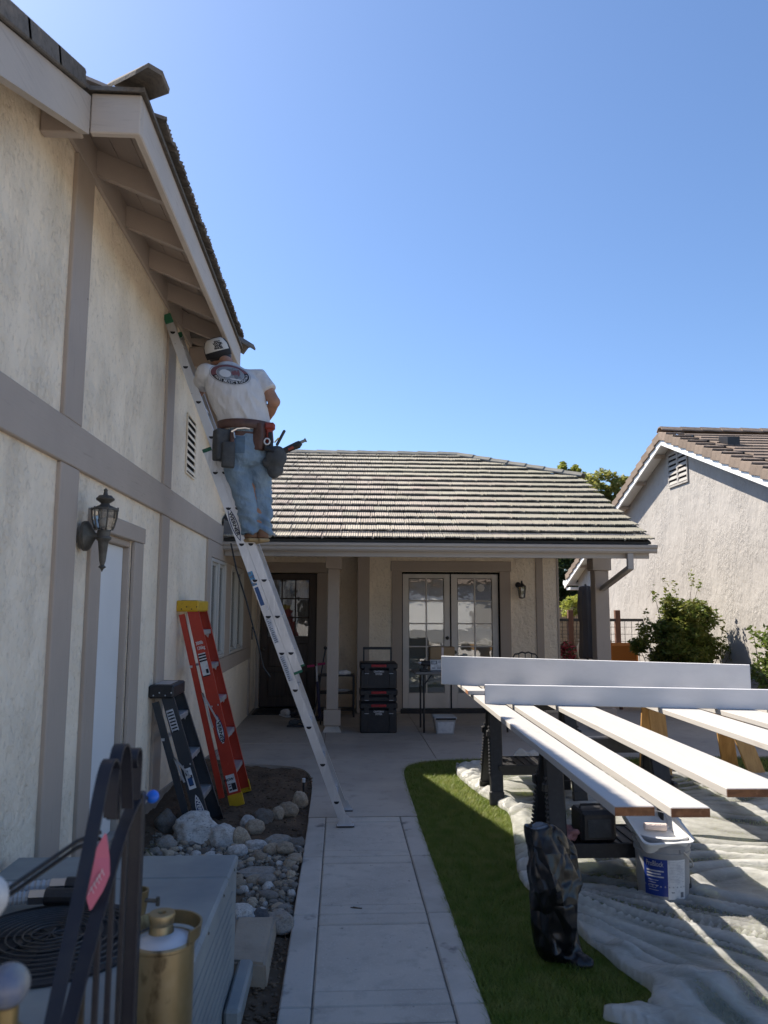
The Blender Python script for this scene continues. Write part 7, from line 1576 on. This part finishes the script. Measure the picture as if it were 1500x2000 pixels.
big = [  # x, y, width, depth, height, material, angular, label
    (-1.30, 6.06, .165, .15, .15, 'rock_grey', 0, 'round grey stone left of the big marbled boulder'),
    (-1.07, 5.98, .33, .24, .22, 'rock_white', .7, 'big white marbled boulder at the foot of the small step ladder'),
    (-0.845, 5.90, .22, .17, .15, 'rock_white', .5, 'white speckled stone right of the marbled boulder'),
    (-0.715, 5.87, .15, .13, .15, 'rock_tan', 0, 'smooth cream stone right of the white speckled stone'),
    (-0.712, 6.29, .125, .11, .10, 'rock_white', .3, 'small white stone just behind the mottled tan stone'),
    (-0.645, 6.16, .155, .12, .11, 'rock_tan', 0, 'mottled tan stone in front of the small white stone'),
    (-0.610, 6.42, .17, .14, .11, 'rock_grey', .3, 'flat grey stone below the red ladder foot'),
    (-0.500, 6.52, .10, .09, .10, 'rock_tan', .2, 'small brown stone against the big oval tan stone'),
    (-0.425, 6.60, .18, .15, .13, 'rock_tan', 0, 'big oval tan stone in the middle of the row along the path'),
    (-0.345, 6.98, .135, .12, .14, 'rock_tan', 0, 'pale egg shaped stone farthest along by the path edge'),
    (-0.445, 5.84, .23, .10, .09, 'rock_grey', .6, 'long pale flat stone with a squared end'),
    (-0.595, 5.78, .16, .10, .07, 'rock_white', .2, 'low whitish stone left of the long flat stone'),
    (-0.460, 5.63, .13, .10, .08, 'rock_tan', 0, 'cream oval stone in front of the long flat stone'),
    (-0.378, 5.58, .13, .10, .08, 'rock_tan', .1, 'cream oval stone nearest the path edge'),
    (-0.705, 5.64, .15, .11, .08, 'rock_white', .1, 'pale round stone among pebbles before the cream stone'),
    (-0.525, 5.24, .27, .17, .035, 'rock_grey', .5, 'flat grey slab sunk among the pebbles'),
    (-0.515, 4.36, .155, .14, .15, 'rock_white', .2, 'white lumpy stone beside the air conditioner'),
    (-0.415, 4.37, .12, .12, .11, 'rock_dark', .8, 'black angular stone between two bigger stones'),
    (-0.318, 4.39, .15, .13, .10, 'rock_grey', .5, 'dark grey stone against the path, end of the edging strip'),
    (-0.955, 5.90, .13, .10, .06, 'rock_tan', .2, 'low brown stone under the front of the marbled boulder'),
    (-1.22, 5.72, .15, .11, .09, 'rock_grey', .3, 'blocky grey stone in front of the round grey stone'),
]
for i, (x, y, w, d, h, m, an, lb) in enumerate(big):
    me = stone_mesh(i + 1, 0.20, an, 'stone', 4); z = soil_z(x, y)
    o = place('stone', me, m, Matrix.Translation((x, y, z + h * 0.36)) @ Matrix.Rotation(random.uniform(-0.5, 0.5), 4, 'Z') @ Matrix.Diagonal((w / 2, d / 2, h * 0.56, 1))); tag(o, lb, 'stone')
pm = [[(lambda me: (me.materials.append(M[m]), me)[1])(stone_mesh(50 + 7 * k + q, 0.34, 0.6 * (k % 3), 'river_pebble', 2)) for k in range(4)] for q, m in enumerate(('rock_tan', 'rock_grey', 'rock_white'))]
taken = [(x, y, max(w, d) / 2) for x, y, w, d, *_ in big]
cnt = 0; tries = 0
while cnt < 298 and tries < 14000:
    tries += 1
    y = random.uniform(4.40, 5.90); x = random.uniform(-1.30, -0.275)
    if y < 4.9 and x < -0.56: continue
    r_ = random.choice((0.014, 0.017, 0.020, 0.024, 0.028, 0.034, 0.042)) * random.uniform(0.85, 1.15)
    if y < 4.62 and r_ > 0.03: continue
    if any((x - a) ** 2 + (y - b_) ** 2 < (q * 0.85 + r_ * 0.72) ** 2 for a, b_, q in taken): continue
    taken.append((x, y, r_)); cnt += 1
    kind = random.choices((0, 1, 2), (0.42, 0.46, 0.12))[0]
    o = place('river_pebble', random.choice(pm[kind]), None, Matrix.Translation((x, y, soil_z(x, y) + r_ * 0.42)) @ Matrix.Rotation(random.uniform(0, 6.28), 4, 'Z') @ Matrix.Rotation(random.uniform(-0.3, 0.3), 4, 'X') @ Matrix.Diagonal((r_ * random.uniform(1.0, 1.5), r_, r_ * random.uniform(0.6, 0.9), 1)))
    tag(o, 'one of the small tan, grey and white pebbles heaped between wall and path', 'pebble', 'river pebbles in the planting bed')
# fine gravel between the pebbles, one mass
base = bmesh.new(); bmesh.ops.create_icosphere(base, subdivisions=1, radius=1.0); bv_ = np.array([v.co[:] for v in base.verts]); bf_ = np.array([[v.index for v in f.verts] for f in base.faces]); base.free()
co = []; fc = []; nb_ = 0
rs = np.random.RandomState(3)
for k in range(4200):
    y = rs.uniform(4.38, 5.95); x = rs.uniform(-1.35, -0.265)
    if y < 4.9 and x < -0.56: continue
    r_ = rs.uniform(0.006, 0.016); c = np.array((x, y, soil_z(x, y) + r_ * 0.3)); q = bv_ * (1 + rs.uniform(-0.25, 0.25, (len(bv_), 1))) * np.array((r_ * rs.uniform(0.9, 1.5), r_, r_ * 0.75))
    a = rs.uniform(0, 6.28); q = np.stack([q[:, 0] * math.cos(a) - q[:, 1] * math.sin(a), q[:, 0] * math.sin(a) + q[:, 1] * math.cos(a), q[:, 2]], 1) + c
    co.append(q); fc.append(bf_ + nb_); nb_ += len(bv_)
gr = link('gravel', arrays_mesh('gravel', np.concatenate(co), np.concatenate(fc).ravel(), 3), mat('fine gravel', (0.20, 0.175, 0.14), rough=0.9, var=[(45, (0.10, 0.088, 0.07), 0.42, 0.6), (60, (0.36, 0.33, 0.285), 0.55, 0.7)]), kind='stuff')
# clods, twigs and dry bits on the bare soil
co = []; fc = []; nb_ = 0
for k in range(1500):
    y = rs.uniform(5.9, 8.6) if k % 3 else rs.uniform(2.4, 4.5); x = rs.uniform(-1.42, -0.27) if k % 3 else rs.uniform(-0.44, -0.265)
    if y > 8.2 and x > -0.5: continue
    r_ = rs.uniform(0.003, 0.011); q = bv_ * (1 + rs.uniform(-0.35, 0.35, (len(bv_), 1))) * np.array((r_ * rs.uniform(0.8, 2.2), r_, r_ * 0.7)) + np.array((x, y, soil_z(x, y) + r_ * 0.2))
    co.append(q); fc.append(bf_ + nb_); nb_ += len(bv_)
link('soil_crumbs', arrays_mesh('soil_crumbs', np.concatenate(co), np.concatenate(fc).ravel(), 3), 'dirt', kind='stuff')
pv = G(); pv.hexa([(-0.515, 3.74, -0.01), (-0.318, 3.70, -0.01), (-0.325, 4.30, -0.02), (-0.545, 4.31, -0.02), (-0.508, 3.75, 0.105), (-0.328, 3.71, 0.10), (-0.332, 4.29, 0.085), (-0.535, 4.30, 0.085)]); bmesh.ops.bevel(pv.bm, geom=pv.bm.edges[:], offset=0.012, segments=2, affect='EDGES'); tag(pv.done('concrete_block', 'paver'), 'tan concrete block lying beside the air conditioner', 'block')
ed = G(); ed.box(-0.56, -0.275, 4.425, 4.45, -0.03, 0.03, 0.004); tag(ed.done('edging_strip', 'bronze'), 'dark metal edging strip between the pebbles and the tan block', 'edging')
pb = G(); pb.box(-0.452, -0.385, 3.28, 3.735, 0.035, 0.115, 0.012); tag(pb.done('plastic_cover', 'ac'), 'pale blue grey plastic cover piece low beside the air conditioner', 'cover')
sp = thing('sprinkler_head', 'short black sprinkler riser with a white cap in the soil', 'sprinkler', (-0.335, 7.40, 0)); gg = G(); gg.tube([(-0.335, 7.40, -0.03), (-0.335, 7.40, 0.09)], 0.011, 10); gg.done('riser', 'black_plastic', sp); gg = G(); gg.tube([(-0.335, 7.40, 0.09), (-0.335, 7.40, 0.125)], 0.015, 10); gg.done('cap', 'label_white', sp)
sf_ = thing('strap_leaf_plant', 'small drooping strap leaf plant against the house wall', 'plant', (-1.36, 5.45, 0))
for k in range(16):
    a = random.uniform(0, 6.28); L_ = random.uniform(0.14, 0.26); d = V((math.cos(a), math.sin(a), 0)); b0 = V((-1.37, 5.45, 0.03)) + d * 0.02; sd = V((-d.y, d.x, 0))
    pts = [b0 + d * L_ * t * 0.75 + V((0, 0, L_ * (1.3 * t - 1.25 * t * t))) for t in (0, 0.3, 0.6, 0.85, 1.0)]
    gg = G(); gg.loft([[p - sd * w, p + sd * w] for p, w in zip(pts, (0.007, 0.009, 0.008, 0.005, 0.001))], caps=False, closed=False); gg.done('leaf', 'strap', sf_)
tw = G(); tw.tube([(0.07, 4.615, 0.003), (0.10, 4.605, 0.004), (0.135, 4.60, 0.003)], 0.003, 5); tw.tube([(0.085, 4.625, 0.003), (0.11, 4.604, 0.005)], 0.002, 5); tag(tw.done('twig', 'bark'), 'tiny dark twig lying on the path', 'twig')

# ------------------------------------------------------------------ lawn blades
def blades(n, x0, x1, y0, y1, seed, hmin, hmax, w):
    rs = np.random.RandomState(seed); x = rs.uniform(x0, x1, n); y = rs.uniform(y0, y1, n)
    LE = np.array(list(reversed(lawn_edge)) ); ex_ = np.interp(y, LE[:, 1][:38], LE[:, 0][:38], left=0.643, right=2.6)
    edge = np.where(y < 6.5, 0.643, ex_) + rs.normal(0, 0.012, n) - 0.004
    k = (x > edge) & (y < 8.95); x, y = x[k], y[k]; n = len(x)
    h = rs.uniform(hmin, hmax, n); a = rs.uniform(0, 6.283, n); le = rs.uniform(0.4, 1.5, n) * h
    dx, dy = np.cos(a), np.sin(a); z0 = -0.022
    wv = w * rs.uniform(0.7, 1.3, n)
    A = np.stack([x - dy * wv, y + dx * wv, np.full(n, z0)], 1); B = np.stack([x + dy * wv, y - dx * wv, np.full(n, z0)], 1)
    Cm = np.stack([x + dx * le * 0.4 + dy * wv * 0.7, y + dy * le * 0.4 - dx * wv * 0.7, z0 + h * 0.6], 1); D = np.stack([x + dx * le * 0.4 - dy * wv * 0.7, y + dy * le * 0.4 + dx * wv * 0.7, z0 + h * 0.6], 1)
    T = np.stack([x + dx * le, y + dy * le, z0 + h], 1)
    co = np.stack([A, B, Cm, D, T], 1).reshape(-1, 3); i0 = np.arange(n) * 5
    f = np.stack([i0, i0 + 1, i0 + 2, i0, i0 + 2, i0 + 3, i0 + 3, i0 + 2, i0 + 4], 1).ravel()
    return co, f
cs = []; fs = []; off = 0
for args in ((120000, 0.62, 1.75, 2.75, 6.4, 1, 0.022, 0.050, 0.0016), (55000, 0.62, 2.1, 6.4, 8.95, 2, 0.022, 0.048, 0.002), (30000, 1.75, 6.3, 2.7, 6.4, 3, 0.02, 0.045, 0.003), (30000, 2.1, 6.35, 6.4, 8.95, 4, 0.02, 0.05, 0.003)):
    c, f = blades(*args); cs.append(c); fs.append(f + off); off += len(c)
gm = arrays_mesh('grass', np.concatenate(cs), np.concatenate(fs), 3); gm.polygons.foreach_set('use_smooth', [True] * len(gm.polygons))
link('grass', gm, 'grass', kind='stuff')
